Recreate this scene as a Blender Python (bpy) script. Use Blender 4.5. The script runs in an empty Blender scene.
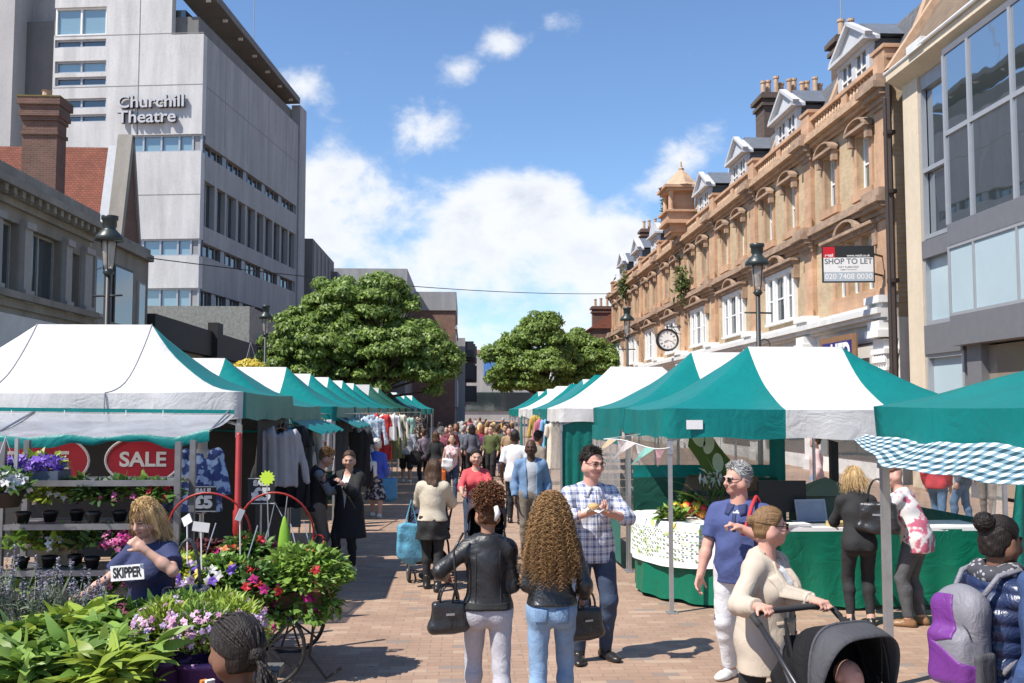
import bpy, math, random
import numpy as np
from mathutils import Vector, Matrix

# ------------------------------------------------------------------ camera, sky, sun, exposure
scene = bpy.context.scene
COL = scene.collection
CAMH, FPX = 2.2, 995.0
PITCH = math.atan(68.5 / FPX)
YAW = math.atan(47 * math.cos(PITCH) / FPX)
cd = bpy.data.cameras.new('camera'); cam = bpy.data.objects.new('camera', cd); COL.objects.link(cam)
cd.sensor_width = 36.0; cd.lens = FPX * 36 / 1024; cd.clip_start = 0.1; cd.clip_end = 3000
cam.location = (0, 0, CAMH); cam.rotation_euler = (math.pi / 2 + PITCH, 0, -YAW)
scene.camera = cam

SUN_EL = math.radians(54)
SUN_AZ = math.atan2(-0.86, -0.50)          # horizontal bearing of the sun, atan2(x, y)
SUN = Vector((math.sin(SUN_AZ) * math.cos(SUN_EL), math.cos(SUN_AZ) * math.cos(SUN_EL), math.sin(SUN_EL)))
ld = bpy.data.lights.new('sun', 'SUN'); lo = bpy.data.objects.new('sun', ld); COL.objects.link(lo)
ld.energy = 5.0; ld.angle = math.radians(0.53); ld.color = (1.0, 0.945, 0.86)
lo.rotation_euler = SUN.to_track_quat('Z', 'Y').to_euler(); lo.location = (-20, -10, 40)

CLOUDS = [  # bearing (deg, right of the street), elevation (deg), angular radius (deg), weight
    (-7.4, 13.4, 3.0, .40), (-9.6, 12.2, 2.6, .30), (-10.3, 17.6, 2.6, .32), (-2.3, 15.9, 2.4, .42), (-8.6, 10.2, 3.0, .3), (-4.8, 11.6, 2.0, .22), (6.2, 12.4, 2.4, .3), (8.6, 10.4, 2.6, .3), (0.6, 11.3, 3.6, .50), (3.4, 11.9, 3.0, .46), (2.0, 9.0, 4.2, .30), (6.6, 9.2, 3.4, .34),
    (1.9, 20.6, 1.5, .36), (-0.3, 19.2, 1.4, .34), (13.4, 14.9, 2.4, .36), (11.2, 13.0, 2.4, .26), (10.6, 23.6, 1.3, .22), (-6.5, 9.0, 3.6, .28), (12.6, 23.2, 1.1, .24), (5.6, 21.6, 1.4, .18), (9.5, 7.5, 3.5, .3), (-3.2, 8.0, 3.0, .2)]
world = bpy.data.worlds.new("World"); scene.world = world; world.use_nodes = True
def build_world():
    nt = world.node_tree; N = nt.nodes; L = nt.links; N.clear()
    out = N.new('ShaderNodeOutputWorld'); bg = N.new('ShaderNodeBackground'); bg.inputs[1].default_value = 0.118
    L.new(bg.outputs[0], out.inputs[0])
    sky = N.new('ShaderNodeTexSky'); sky.sky_type = 'NISHITA'; sky.sun_disc = False
    sky.sun_elevation = SUN_EL; sky.sun_rotation = SUN_AZ % (2 * math.pi); sky.air_density = 1.0; sky.dust_density = 0.15; sky.ozone_density = 3.0
    tc = N.new('ShaderNodeTexCoord')
    nrm = N.new('ShaderNodeVectorMath'); nrm.operation = 'NORMALIZE'; L.new(tc.outputs['Generated'], nrm.inputs[0])
    st = N.new('ShaderNodeVectorMath'); st.operation = 'MULTIPLY'; st.inputs[1].default_value = (1, 1, 1.45); L.new(nrm.outputs[0], st.inputs[0])
    def noise(sc, det, rough, src, dist=0.0):
        n = N.new('ShaderNodeTexNoise'); n.inputs['Scale'].default_value = sc; n.inputs['Detail'].default_value = det
        n.inputs['Roughness'].default_value = rough; n.inputs['Distortion'].default_value = dist; L.new(src, n.inputs['Vector']); return n.outputs['Fac']
    def math_(op, a, b=None, clamp=False):
        m = N.new('ShaderNodeMath'); m.operation = op; m.use_clamp = clamp
        for i, v in enumerate((a, b)):
            if v is None: continue
            if isinstance(v, (int, float)): m.inputs[i].default_value = v
            else: L.new(v, m.inputs[i])
        return m.outputs[0]
    def mrange(v, a, b, c, d):
        m = N.new('ShaderNodeMapRange'); m.interpolation_type = 'SMOOTHSTEP'; L.new(v, m.inputs[0])
        for i, x in enumerate((a, b, c, d)): m.inputs[i + 1].default_value = x
        return m.outputs[0]
    n1 = noise(11.0, 8, 0.62, st.outputs[0], 0.25)
    n2 = noise(26.0, 6, 0.6, st.outputs[0], 0.3)
    tot = math_('ADD', math_('MULTIPLY', n1, 0.95), math_('MULTIPLY', n2, 0.30))
    tot = math_('SUBTRACT', tot, 0.415)
    for az, el, r, w in CLOUDS:
        a, e = math.radians(az), math.radians(el)
        c = Vector((math.sin(a) * math.cos(e), math.cos(a) * math.cos(e), math.sin(e) * 1.45))
        d = N.new('ShaderNodeVectorMath'); d.operation = 'DISTANCE'; L.new(st.outputs[0], d.inputs[0]); d.inputs[1].default_value = c
        tot = math_('ADD', tot, mrange(d.outputs['Value'], math.radians(r) * 1.5, 0.0, 0.0, w))
    sep = N.new('ShaderNodeSeparateXYZ'); L.new(nrm.outputs[0], sep.inputs[0])
    low = mrange(sep.outputs['Z'], 0.20, 0.05, 0.0, 0.36)
    tot = math_('ADD', tot, low)
    mask = mrange(tot, 0.36, 0.70, 0.0, 1.0)
    mask = math_('MULTIPLY', mask, 0.93)
    thick = mrange(tot, 0.55, 1.0, 0.0, 1.0)
    n3 = noise(15.0, 5, 0.55, st.outputs[0], 0.1)
    sh = math_('MULTIPLY', thick, mrange(n3, 0.38, 0.66, 0.0, 1.0))
    cr = N.new('ShaderNodeMix'); cr.data_type = 'RGBA'; L.new(sh, cr.inputs['Factor'])
    cr.inputs['A'].default_value = (6.1, 6.2, 6.4, 1); cr.inputs['B'].default_value = (4.5, 4.75, 5.3, 1)
    mx = N.new('ShaderNodeMix'); mx.data_type = 'RGBA'; L.new(mask, mx.inputs['Factor']); tn = N.new('ShaderNodeVectorMath'); tn.operation = 'MULTIPLY'; tn.inputs[1].default_value = (.88, .985, 1.10); L.new(sky.outputs[0], tn.inputs[0]); L.new(tn.outputs[0], mx.inputs['A']); L.new(cr.outputs['Result'], mx.inputs['B'])
    L.new(mx.outputs['Result'], bg.inputs[0])
build_world()
vs = scene.view_settings
vs.view_transform = 'Standard'; vs.look = 'None'; vs.gamma = 1.0; vs.use_curve_mapping = False; vs.exposure = 0.48
scene.render.engine = 'CYCLES'
scene.cycles.max_bounces = 7; scene.cycles.transparent_max_bounces = 14; scene.cycles.use_denoising = True
scene.cycles.diffuse_bounces = 3; scene.cycles.glossy_bounces = 3; scene.cycles.caustics_reflective = False; scene.cycles.caustics_refractive = False

# ------------------------------------------------------------------ helpers
rng = np.random.default_rng(7)
random.seed(7)
PI = math.pi
_sa, _ca, _sp, _cp = math.sin(YAW), math.cos(YAW), math.sin(PITCH), math.cos(PITCH)
_fw = np.array((_sa * _cp, _ca * _cp, _sp)); _rt = np.array((_ca, -_sa, 0.0)); _up = np.cross(_rt, _fw)
def ray(px, py): return _fw * FPX + _rt * (px - 512) - _up * (py - 341.5)
def at(px, py, Y):
    d = ray(px, py); t = Y / d[1]; return Vector((d[0] * t, Y, CAMH + d[2] * t))
def onplane(px, py, p0, n):
    d = ray(px, py); o = np.array((0, 0, CAMH)); n = np.array(n); t = np.dot(np.array(p0) - o, n) / np.dot(d, n); return o + d * t
def facX(px, py, X):
    d = ray(px, py); t = X / d[0]; return d[1] * t, CAMH + d[2] * t          # (Y, Z) on the plane x = X

MATS = {}
def mat(name, col, rough=0.8, var=0.12, scale=6.0, bump=0.0, bscale=40.0, metal=0.0, spec=0.5, trans=0.0, alpha=1.0, sheen=0.0, island=0.0, coat=0.0, stretch=(1, 1, 1), wrinkle=0.0, wscale=9.0):
    if name in MATS: return MATS[name]
    m = bpy.data.materials.new(name); m.use_nodes = True; nt = m.node_tree; N = nt.nodes; L = nt.links
    b = N['Principled BSDF']; b.inputs['Roughness'].default_value = rough; b.inputs['Metallic'].default_value = metal
    b.inputs['Specular IOR Level'].default_value = spec
    if coat: b.inputs['Coat Weight'].default_value = coat
    if sheen: b.inputs['Sheen Weight'].default_value = sheen
    if alpha < 1: b.inputs['Alpha'].default_value = alpha
    col = tuple(col)
    b.inputs['Base Color'].default_value = (*col, 1)
    tc = N.new('ShaderNodeTexCoord'); mp = N.new('ShaderNodeMapping'); mp.inputs['Scale'].default_value = stretch; L.new(tc.outputs['Object'], mp.inputs['Vector'])
    last = None
    if var > 0:
        n = N.new('ShaderNodeTexNoise'); n.inputs['Scale'].default_value = scale; n.inputs['Detail'].default_value = 6; n.inputs['Roughness'].default_value = .65
        L.new(mp.outputs[0], n.inputs['Vector'])
        r = N.new('ShaderNodeMapRange'); L.new(n.outputs['Fac'], r.inputs[0]); r.inputs[1].default_value = .25; r.inputs[2].default_value = .75
        r.inputs[3].default_value = 1 - var; r.inputs[4].default_value = 1 + var
        fac = r.outputs[0]
        if island:
            g = N.new('ShaderNodeNewGeometry'); r2 = N.new('ShaderNodeMapRange'); L.new(g.outputs['Random Per Island'], r2.inputs[0])
            r2.inputs[3].default_value = 1 - island; r2.inputs[4].default_value = 1 + island
            mm = N.new('ShaderNodeMath'); mm.operation = 'MULTIPLY'; L.new(fac, mm.inputs[0]); L.new(r2.outputs[0], mm.inputs[1]); fac = mm.outputs[0]
        v = N.new('ShaderNodeVectorMath'); v.operation = 'SCALE'; v.inputs[0].default_value = col; L.new(fac, v.inputs['Scale'])
        L.new(v.outputs[0], b.inputs['Base Color'])
    if bump > 0:
        n = N.new('ShaderNodeTexNoise'); n.inputs['Scale'].default_value = bscale; n.inputs['Detail'].default_value = 5; L.new(mp.outputs[0], n.inputs['Vector'])
        bp = N.new('ShaderNodeBump'); bp.inputs['Strength'].default_value = bump; bp.inputs['Distance'].default_value = .02; L.new(n.outputs['Fac'], bp.inputs['Height']); L.new(bp.outputs[0], b.inputs['Normal'])
    if wrinkle > 0:   # soft creases of cloth
        n = N.new('ShaderNodeTexNoise'); n.inputs['Scale'].default_value = wscale; n.inputs['Detail'].default_value = 3; n.inputs['Distortion'].default_value = 1.6; L.new(mp.outputs[0], n.inputs['Vector'])
        a = N.new('ShaderNodeMath'); a.operation = 'SUBTRACT'; L.new(n.outputs['Fac'], a.inputs[0]); a.inputs[1].default_value = .5; c = N.new('ShaderNodeMath'); c.operation = 'ABSOLUTE'; L.new(a.outputs[0], c.inputs[0])
        bp = N.new('ShaderNodeBump'); bp.inputs['Strength'].default_value = wrinkle; bp.inputs['Distance'].default_value = .22 / wscale; L.new(c.outputs[0], bp.inputs['Height'])
        pl = b.inputs['Normal'].links
        if pl: L.new(pl[0].from_socket, bp.inputs['Normal'])
        L.new(bp.outputs[0], b.inputs['Normal'])
    if trans > 0:   # thin translucent sheet or leaf
        t = N.new('ShaderNodeBsdfTranslucent'); s = N.new('ShaderNodeMixShader'); s.inputs[0].default_value = trans
        src = b.inputs['Base Color'].links
        if src: L.new(src[0].from_socket, t.inputs['Color'])
        else: t.inputs['Color'].default_value = (*col, 1)
        L.new(b.outputs[0], s.inputs[1]); L.new(t.outputs[0], s.inputs[2]); L.new(s.outputs[0], N['Material Output'].inputs['Surface'])
    MATS[name] = m; return m
def nodes(m): return m.node_tree.nodes, m.node_tree.links, m.node_tree.nodes['Principled BSDF']

class MB:
    """collects shapes that become ONE mesh object"""
    def __init__(s): s.v = []; s.f = []; s.m = []; s.cur = 0; s.M = None
    def add(s, vs, fs, mi=None):
        o = len(s.v)
        if s.M is not None: vs = [tuple(s.M @ Vector(p)) for p in vs]
        s.v.extend(tuple(p) for p in vs); s.f.extend(tuple(i + o for i in f) for f in fs); s.m.extend([s.cur if mi is None else mi] * len(fs)); return s
    def box(s, x0, x1, y0, y1, z0, z1):
        if x0 > x1: x0, x1 = x1, x0
        if y0 > y1: y0, y1 = y1, y0
        if z0 > z1: z0, z1 = z1, z0
        return s.add([(x0, y0, z0), (x1, y0, z0), (x1, y1, z0), (x0, y1, z0), (x0, y0, z1), (x1, y0, z1), (x1, y1, z1), (x0, y1, z1)],
                     [(0, 3, 2, 1), (4, 5, 6, 7), (0, 1, 5, 4), (1, 2, 6, 5), (2, 3, 7, 6), (3, 0, 4, 7)])
    def obox(s, M, hx, hy, hz):
        vs = [tuple(M @ Vector((a * hx, b * hy, c * hz))) for c in (-1, 1) for a, b in ((-1, -1), (1, -1), (1, 1), (-1, 1))]
        return s.add(vs, [(0, 3, 2, 1), (4, 5, 6, 7), (0, 1, 5, 4), (1, 2, 6, 5), (2, 3, 7, 6), (3, 0, 4, 7)])
    def bar(s, a, b, w, h=None):
        a, b = Vector(a), Vector(b); d = b - a; q = d.to_track_quat('Z', 'Y').to_matrix().to_4x4(); q.translation = (a + b) / 2
        return s.obox(q, w / 2, (h or w) / 2, d.length / 2)
    def tube(s, pts, r, n=8, cap=True, closed=False):
        P = [Vector(p) for p in pts]; k = len(P); rs = r if isinstance(r, (list, tuple)) else [r] * k
        vs = []; fs = []; up = None
        for i in range(k):
            if closed: t = P[(i + 1) % k] - P[i - 1]
            else: t = P[min(i + 1, k - 1)] - P[max(i - 1, 0)]
            t = t.normalized() if t.length > 1e-9 else Vector((0, 0, 1))
            if up is None: up = t.orthogonal().normalized()
            else:
                up = up - t * up.dot(t); up = up.normalized() if up.length > 1e-6 else t.orthogonal().normalized()
            w = t.cross(up)
            for j in range(n):
                a = 2 * PI * j / n; vs.append(P[i] + (up * math.cos(a) + w * math.sin(a)) * rs[i])
        for i in range(k if closed else k - 1):
            i2 = (i + 1) % k
            for j in range(n):
                j2 = (j + 1) % n; fs.append((i * n + j, i * n + j2, i2 * n + j2, i2 * n + j))
        if cap and not closed:
            fs.append(tuple(range(n - 1, -1, -1))); fs.append(tuple((k - 1) * n + j for j in range(n)))
        return s.add(vs, fs)
    def lathe(s, prof, n=20, c=(0, 0, 0), sx=1, sy=1):
        vs = []; fs = []; k = len(prof)
        for r, z in prof:
            for j in range(n):
                a = 2 * PI * j / n; vs.append((c[0] + sx * r * math.cos(a), c[1] + sy * r * math.sin(a), c[2] + z))
        for i in range(k - 1):
            for j in range(n):
                j2 = (j + 1) % n; fs.append((i * n + j, i * n + j2, (i + 1) * n + j2, (i + 1) * n + j))
        if prof[0][0] > 1e-4: fs.append(tuple(range(n - 1, -1, -1)))
        if prof[-1][0] > 1e-4: fs.append(tuple((k - 1) * n + j for j in range(n)))
        return s.add(vs, fs)
    def grid(s, P, mi=None, closed_u=False):
        a = len(P); b = len(P[0]); vs = [p for row in P for p in row]; fs = []
        for i in range(a if closed_u else a - 1):
            i2 = (i + 1) % a
            for j in range(b - 1): fs.append((i * b + j, i2 * b + j, i2 * b + j + 1, i * b + j + 1))
        return s.add(vs, fs, mi)
    def prism(s, poly, axis, d0, d1):
        """poly of 2D points; axis 'x': (y,z) points, 'y': (x,z), 'z': (x,y)"""
        def p3(p, d): return {'x': (d, p[0], p[1]), 'y': (p[0], d, p[1]), 'z': (p[0], p[1], d)}[axis]
        n = len(poly); vs = [p3(p, d0) for p in poly] + [p3(p, d1) for p in poly]
        fs = [tuple(range(n - 1, -1, -1)), tuple(range(n, 2 * n))] + [(i, (i + 1) % n, n + (i + 1) % n, n + i) for i in range(n)]
        return s.add(vs, fs)
    def build(s, name, mats, parent=None, smooth=False, loc=None, solid=0.0, bevel=0.0):
        me = bpy.data.meshes.new(name); me.from_pydata(s.v, [], s.f)
        ms = mats if isinstance(mats, (list, tuple)) else [mats]
        for m in ms: me.materials.append(m)
        me.polygons.foreach_set('material_index', np.array(s.m, dtype=np.int32))
        if smooth: me.polygons.foreach_set('use_smooth', np.ones(len(me.polygons), dtype=bool))
        me.update(); return link(name, me, parent, loc, solid, bevel)
def link(name, me, parent=None, loc=None, solid=0.0, bevel=0.0):
    o = bpy.data.objects.new(name, me); COL.objects.link(o)
    if parent is not None: o.parent = parent
    if loc is not None: o.location = loc
    if bevel:
        md = o.modifiers.new('bevel', 'BEVEL'); md.width = bevel; md.segments = 2; md.limit_method = 'ANGLE'
    if solid:
        md = o.modifiers.new('solid', 'SOLIDIFY'); md.thickness = solid; md.offset = 0
    return o
def npmesh(name, V, Fq, mats, parent=None, mi=None, smooth=True):
    """V (n,3) array, Fq (m,3|4) int array -> one mesh object"""
    me = bpy.data.meshes.new(name); V = np.asarray(V, dtype=np.float32); Fq = np.asarray(Fq, dtype=np.int32); m, k = Fq.shape
    me.vertices.add(len(V)); me.vertices.foreach_set('co', V.ravel()); me.loops.add(m * k); me.loops.foreach_set('vertex_index', Fq.ravel())
    me.polygons.add(m); me.polygons.foreach_set('loop_start', np.arange(0, m * k, k, dtype=np.int32))
    try: me.polygons.foreach_set('loop_total', np.full(m, k, dtype=np.int32))
    except Exception: pass
    for x in (mats if isinstance(mats, (list, tuple)) else [mats]): me.materials.append(x)
    if mi is not None: me.polygons.foreach_set('material_index', np.asarray(mi, dtype=np.int32))
    if smooth: me.polygons.foreach_set('use_smooth', np.ones(m, dtype=bool))
    me.update(calc_edges=True); me.validate(); return link(name, me, parent)
def empty(name, loc=(0, 0, 0), rz=0.0):
    o = bpy.data.objects.new(name, None); COL.objects.link(o); o.location = loc; o.rotation_euler = (0, 0, rz); o.empty_display_size = .2; return o
def tag(o, label=None, cat=None, group=None, kind=None):
    for k, v in (('label', label), ('category', cat), ('group', group), ('kind', kind)):
        if v: o[k] = v
    return o
def thing(name, label, cat, loc=(0, 0, 0), rz=0.0, group=None): return tag(empty(name, loc, rz), label, cat, group)
def copy_tree(o, parent=None):
    c = o.copy(); COL.objects.link(c)
    if parent is not None: c.parent = parent
    for ch in list(o.children): copy_tree(ch, c)
    return c
def text_mesh(name, body, size, m, parent, M, extrude=.004, align='CENTER', bold=0.0, sx=1.0):
    cu = bpy.data.curves.new(name, 'FONT'); cu.body = body; cu.size = size; cu.extrude = extrude; cu.align_x = align; cu.align_y = 'CENTER'; cu.offset = bold
    o = bpy.data.objects.new('tmp', cu); COL.objects.link(o); bpy.context.view_layer.update()
    me = bpy.data.meshes.new_from_object(o.evaluated_get(bpy.context.evaluated_depsgraph_get())); bpy.data.objects.remove(o)
    me.transform(M @ Matrix.Diagonal((sx, 1, 1, 1))); me.materials.clear(); me.materials.append(m); me.name = name
    return link(name, me, parent)
def bold_text(name, body, size, m, parent, M, extrude, align, sx, d):
    V = []; F = []
    for i, (a, b) in enumerate(((0, 0), (-d, .0), (d, 0), (0, d), (0, -d))):
        o = text_mesh(name, body, size, m, None, M @ Matrix.Translation((a, b, -.004 * i)), extrude, align, .006, sx); n = len(V); V += [tuple(v.co) for v in o.data.vertices]; F += [tuple(j + n for j in p.vertices) for p in o.data.polygons]; bpy.data.objects.remove(o)
    me = bpy.data.meshes.new(name); me.from_pydata(V, [], F); me.materials.append(m); me.materials.append(mat('letter_return_shade', (.035, .035, .04), .6, 0)); n = Vector((M[0][2], M[1][2], M[2][2]))  # letter sides coloured dark to stand in for the letters' shadow
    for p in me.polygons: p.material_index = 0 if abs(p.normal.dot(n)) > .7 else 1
    return link(name, me, parent)
def face_matrix(origin, right, up):
    r, u = Vector(right).normalized(), Vector(up).normalized(); n = r.cross(u)
    return Matrix(((r.x, u.x, n.x, origin[0]), (r.y, u.y, n.y, origin[1]), (r.z, u.z, n.z, origin[2]), (0, 0, 0, 1)))

# leaves: many small bent blades as one mesh
def leaf_arrays(P, D, length, width, bend=.3, nseg=2, rnd=rng, up=(0, 0, 1), shape=None):
    P = np.asarray(P, float); D = np.asarray(D, float); n = len(P); D = D / (np.linalg.norm(D, axis=1, keepdims=True) + 1e-9)
    R = rnd.normal(size=(n, 3)) * .45 + np.array(up); S = np.cross(D, R); S /= np.linalg.norm(S, axis=1, keepdims=True) + 1e-9
    Nn = np.cross(S, D); L = np.broadcast_to(np.asarray(length, float), (n,)); W = np.broadcast_to(np.asarray(width, float), (n,)); B = np.broadcast_to(np.asarray(bend, float), (n,))
    prof = shape or ([.25, 1.0, .12] if nseg == 2 else [.22, .85, 1.0, .7, .06][:nseg + 1] if nseg == 4 else [.3, 1.0, .85, .06])
    V = np.empty((n, nseg + 1, 2, 3))
    for k in range(nseg + 1):
        t = k / nseg; c = P + D * (L * t)[:, None] - Nn * (B * L * t * t)[:, None]
        off = S * (W * .5 * prof[k])[:, None]; lift = Nn * (W * .12 * prof[k])[:, None]
        V[:, k, 0] = c - off + lift; V[:, k, 1] = c + off + lift
    V = V.reshape(-1, 3); st = (nseg + 1) * 2; base = (np.arange(n) * st)[:, None]
    F = np.concatenate([base + np.array([[2 * k, 2 * k + 1, 2 * k + 3, 2 * k + 2]]) for k in range(nseg)], axis=1).reshape(-1, 4)
    return V, F
def join_arrays(parts):
    Vs = []; Fs = []; mi = []; o = 0
    for V, F, m in parts:
        Vs.append(V); Fs.append(F + o); mi.append(np.full(len(F), m)); o += len(V)
    return np.concatenate(Vs), np.concatenate(Fs), np.concatenate(mi)
def sphere_dirs(n, rnd=rng):
    d = rnd.normal(size=(n, 3)); return d / np.linalg.norm(d, axis=1, keepdims=True)
# ------------------------------------------------------------------ figure modelling: implicit surfaces -> one continuous mesh
class SDF:
    def __init__(s, lo, hi, vox):
        s.o = np.array(lo, float); s.h = vox; s.n = np.ceil((np.array(hi) - s.o) / vox).astype(int) + 1
        s.F = np.full(s.n, 1.0, np.float32); s.ax = [s.o[i] + vox * np.arange(s.n[i]) for i in range(3)]
    def _loc(s, lo, hi):
        a = np.clip(np.floor((np.array(lo) - s.o) / s.h).astype(int), 0, s.n); b = np.clip(np.ceil((np.array(hi) - s.o) / s.h).astype(int) + 1, 0, s.n)
        if np.any(b <= a): return None, None
        sl = tuple(slice(a[i], b[i]) for i in range(3)); X, Y, Z = np.meshgrid(*[s.ax[i][sl[i]] for i in range(3)], indexing='ij', sparse=True)
        return sl, (X, Y, Z)
    def _comb(s, sl, d, k, op):
        f = s.F[sl]; d = d.astype(np.float32)
        if op == 'add':
            if k > 0:
                h = np.clip(.5 + .5 * (f - d) / k, 0, 1); s.F[sl] = f + (d - f) * h - k * h * (1 - h)
            else: s.F[sl] = np.minimum(f, d)
        elif op == 'sub': 
            if k > 0:
                d = -d; h = np.clip(.5 - .5 * (f - d) / k, 0, 1); s.F[sl] = f + (d - f) * h + k * h * (1 - h)
            else: s.F[sl] = np.maximum(f, -d)
    def cap(s, a, b, ra, rb, k=.02, flat=None, R=None, op='add', cut=False):
        """tapered capsule; flat scales cross-section along the rows of R"""
        a = np.array(a, float); b = np.array(b, float); m = max(ra, rb) + k + 2.5 * s.h
        sl, G = s._loc(np.minimum(a, b) - m, np.maximum(a, b) + m)
        if sl is None: return s
        ba = b - a; L2 = max(np.dot(ba, ba), 1e-12); P = [G[i] - a[i] for i in range(3)]
        t = np.clip((P[0] * ba[0] + P[1] * ba[1] + P[2] * ba[2]) / L2, 0, 1)
        Q = [P[i] - ba[i] * t for i in range(3)]
        if flat is not None:
            R = np.eye(3) if R is None else R
            Q = [(R[j][0] * Q[0] + R[j][1] * Q[1] + R[j][2] * Q[2]) / flat[j] for j in range(3)]; mn = min(flat)
        else: mn = 1.0
        d = (np.sqrt(Q[0] ** 2 + Q[1] ** 2 + Q[2] ** 2) - (ra + (rb - ra) * t)) * mn
        if cut:
            n = ba / math.sqrt(L2); d = np.maximum(d, (G[0] - b[0]) * n[0] + (G[1] - b[1]) * n[1] + (G[2] - b[2]) * n[2])
        s._comb(sl, d, k, op); return s
    def ell(s, c, r, R=None, k=.02, op='add'):
        c = np.array(c, float); m = max(r) + k + 2.5 * s.h; sl, G = s._loc(c - m, c + m)
        if sl is None: return s
        P = [G[i] - c[i] for i in range(3)]
        if R is not None: P = [R[j][0] * P[0] + R[j][1] * P[1] + R[j][2] * P[2] for j in range(3)]
        q = [P[i] / r[i] for i in range(3)]; k0 = np.sqrt(q[0] ** 2 + q[1] ** 2 + q[2] ** 2); k1 = np.sqrt((q[0] / r[0]) ** 2 + (q[1] / r[1]) ** 2 + (q[2] / r[2]) ** 2) + 1e-9
        s._comb(sl, k0 * (k0 - 1) / k1, k, op); return s
    def rbox(s, c, h, r=.01, R=None, k=.0, op='add'):
        c = np.array(c, float); m = float(np.linalg.norm(h)) + r + k + 2.5 * s.h; sl, G = s._loc(c - m, c + m)
        if sl is None: return s
        P = [G[i] - c[i] for i in range(3)]
        if R is not None: P = [R[j][0] * P[0] + R[j][1] * P[1] + R[j][2] * P[2] for j in range(3)]
        q = [np.abs(P[i]) - (h[i] - r) for i in range(3)]
        d = np.sqrt(np.maximum(q[0], 0) ** 2 + np.maximum(q[1], 0) ** 2 + np.maximum(q[2], 0) ** 2) + np.minimum(np.maximum(np.maximum(q[0], q[1]), q[2]), 0) - r
        s._comb(sl, d, k, op); return s
    def grid(s): return np.meshgrid(*s.ax, indexing='ij', sparse=True)
    def plane(s, p, n, op='cut'):
        """keep the side n points away from"""
        n = np.array(n, float); n /= np.linalg.norm(n); X, Y, Z = s.grid()
        s.F = np.maximum(s.F, ((X - p[0]) * n[0] + (Y - p[1]) * n[1] + (Z - p[2]) * n[2]).astype(np.float32)); return s
    def wedge(s, planes):
        """remove the intersection of the half spaces (p, n) that n points away from"""
        X, Y, Z = s.grid(); d = None
        for p, n in planes:
            n = np.array(n, float); n /= np.linalg.norm(n); e = (X - p[0]) * n[0] + (Y - p[1]) * n[1] + (Z - p[2]) * n[2]; d = e if d is None else np.maximum(d, e)
        s.F = np.maximum(s.F, -d.astype(np.float32)); return s
    def folds(s, amp, fr=(10, 10, 6.5), seed=0):
        X, Y, Z = s.grid(); r = np.random.default_rng(seed); ph = r.uniform(0, 6.28, 12)
        a = np.sin(X * fr[0] + 2.1 * np.sin(Z * 7 + ph[0]) + ph[1]) * np.sin(Z * fr[2] * 2.2 + 1.7 * np.sin(X * 9 + ph[2]) + 1.3 * np.sin(Y * 11 + ph[3]))
        b = np.sin(Y * fr[1] * 1.7 + Z * 13 + ph[4] + 1.5 * np.sin(X * 13 + ph[5])) * np.sin(Z * 23 + X * 17 + ph[6])
        c = np.sin(X * 41 + Z * 37 + 2 * np.sin(Z * 11 + ph[7])) * np.sin(Y * 37 - Z * 29 + ph[8])
        s.F = s.F + (amp * (a + .7 * b + .16 * c)).astype(np.float32); return s
    def drape(s, amp, fx=38, seed=0):
        X, Y, Z = s.grid(); s.F = s.F + (amp * (np.sin(X * fx + seed + 1.6 * np.sin(Z * 2.3 + seed)) + .6 * np.sin(X * fx * 2.1 + 2 * np.sin(Z * 3.1)) + .5 * np.sin(Y * 30 + X * 9 + Z * 2))).astype(np.float32); return s
    def mesh(s):
        F = s.F.copy(); F[0] = F[-1] = 1; F[:, 0] = F[:, -1] = 1; F[:, :, 0] = F[:, :, -1] = 1
        ins = F < 0; nx, ny, nz = F.shape
        c = [ins[i:nx - 1 + i, j:ny - 1 + j, k:nz - 1 + k] for i in (0, 1) for j in (0, 1) for k in (0, 1)]
        cnt = sum(x.astype(np.int8) for x in c); act = (cnt > 0) & (cnt < 8); idx = np.argwhere(act)
        if len(idx) == 0: return np.zeros((0, 3)), np.zeros((0, 4), int)
        ids = np.full(act.shape, -1, np.int32); ids[act] = np.arange(len(idx))
        acc = np.zeros((len(idx), 3)); num = np.zeros(len(idx)); I, J, K = idx.T
        for ax in range(3):
            for u in (0, 1):
                for w in (0, 1):
                    o0 = [0, 0, 0]; others = [a for a in range(3) if a != ax]; o0[others[0]] = u; o0[others[1]] = w; o1 = list(o0); o1[ax] = 1
                    f0 = F[I + o0[0], J + o0[1], K + o0[2]]; f1 = F[I + o1[0], J + o1[1], K + o1[2]]; m = (f0 < 0) != (f1 < 0)
                    t = np.where(m, f0 / np.where(m, f0 - f1, 1), 0)
                    for a in range(3): acc[:, a] += np.where(m, (t if a == ax else o0[a]), 0)
                    num += m
        V = s.o + s.h * (idx + acc / num[:, None]); faces = []
        for ax in range(3):
            o1, o2 = [a for a in range(3) if a != ax]
            sl0 = [slice(1, -1)] * 3; sl0[ax] = slice(0, -1); sl1 = [slice(1, -1)] * 3; sl1[ax] = slice(1, None)
            A = ins[tuple(sl0)]; Bm = ins[tuple(sl1)]; ch = np.argwhere(A != Bm)
            if len(ch) == 0: continue
            inside0 = A[tuple(ch.T)]; e = ch + 1; e[:, ax] -= 1
            def cell(d1, d2):
                q = e.copy(); q[:, o1] -= d1; q[:, o2] -= d2; return ids[tuple(q.T)]
            q = np.stack([cell(1, 1), cell(0, 1), cell(0, 0), cell(1, 0)], 1)
            flip = inside0 if ax != 1 else ~inside0
            q[~flip] = q[~flip][:, ::-1]; faces.append(q)
        Fq = np.concatenate(faces); Fq = Fq[(Fq >= 0).all(1)]
        return V, Fq

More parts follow.
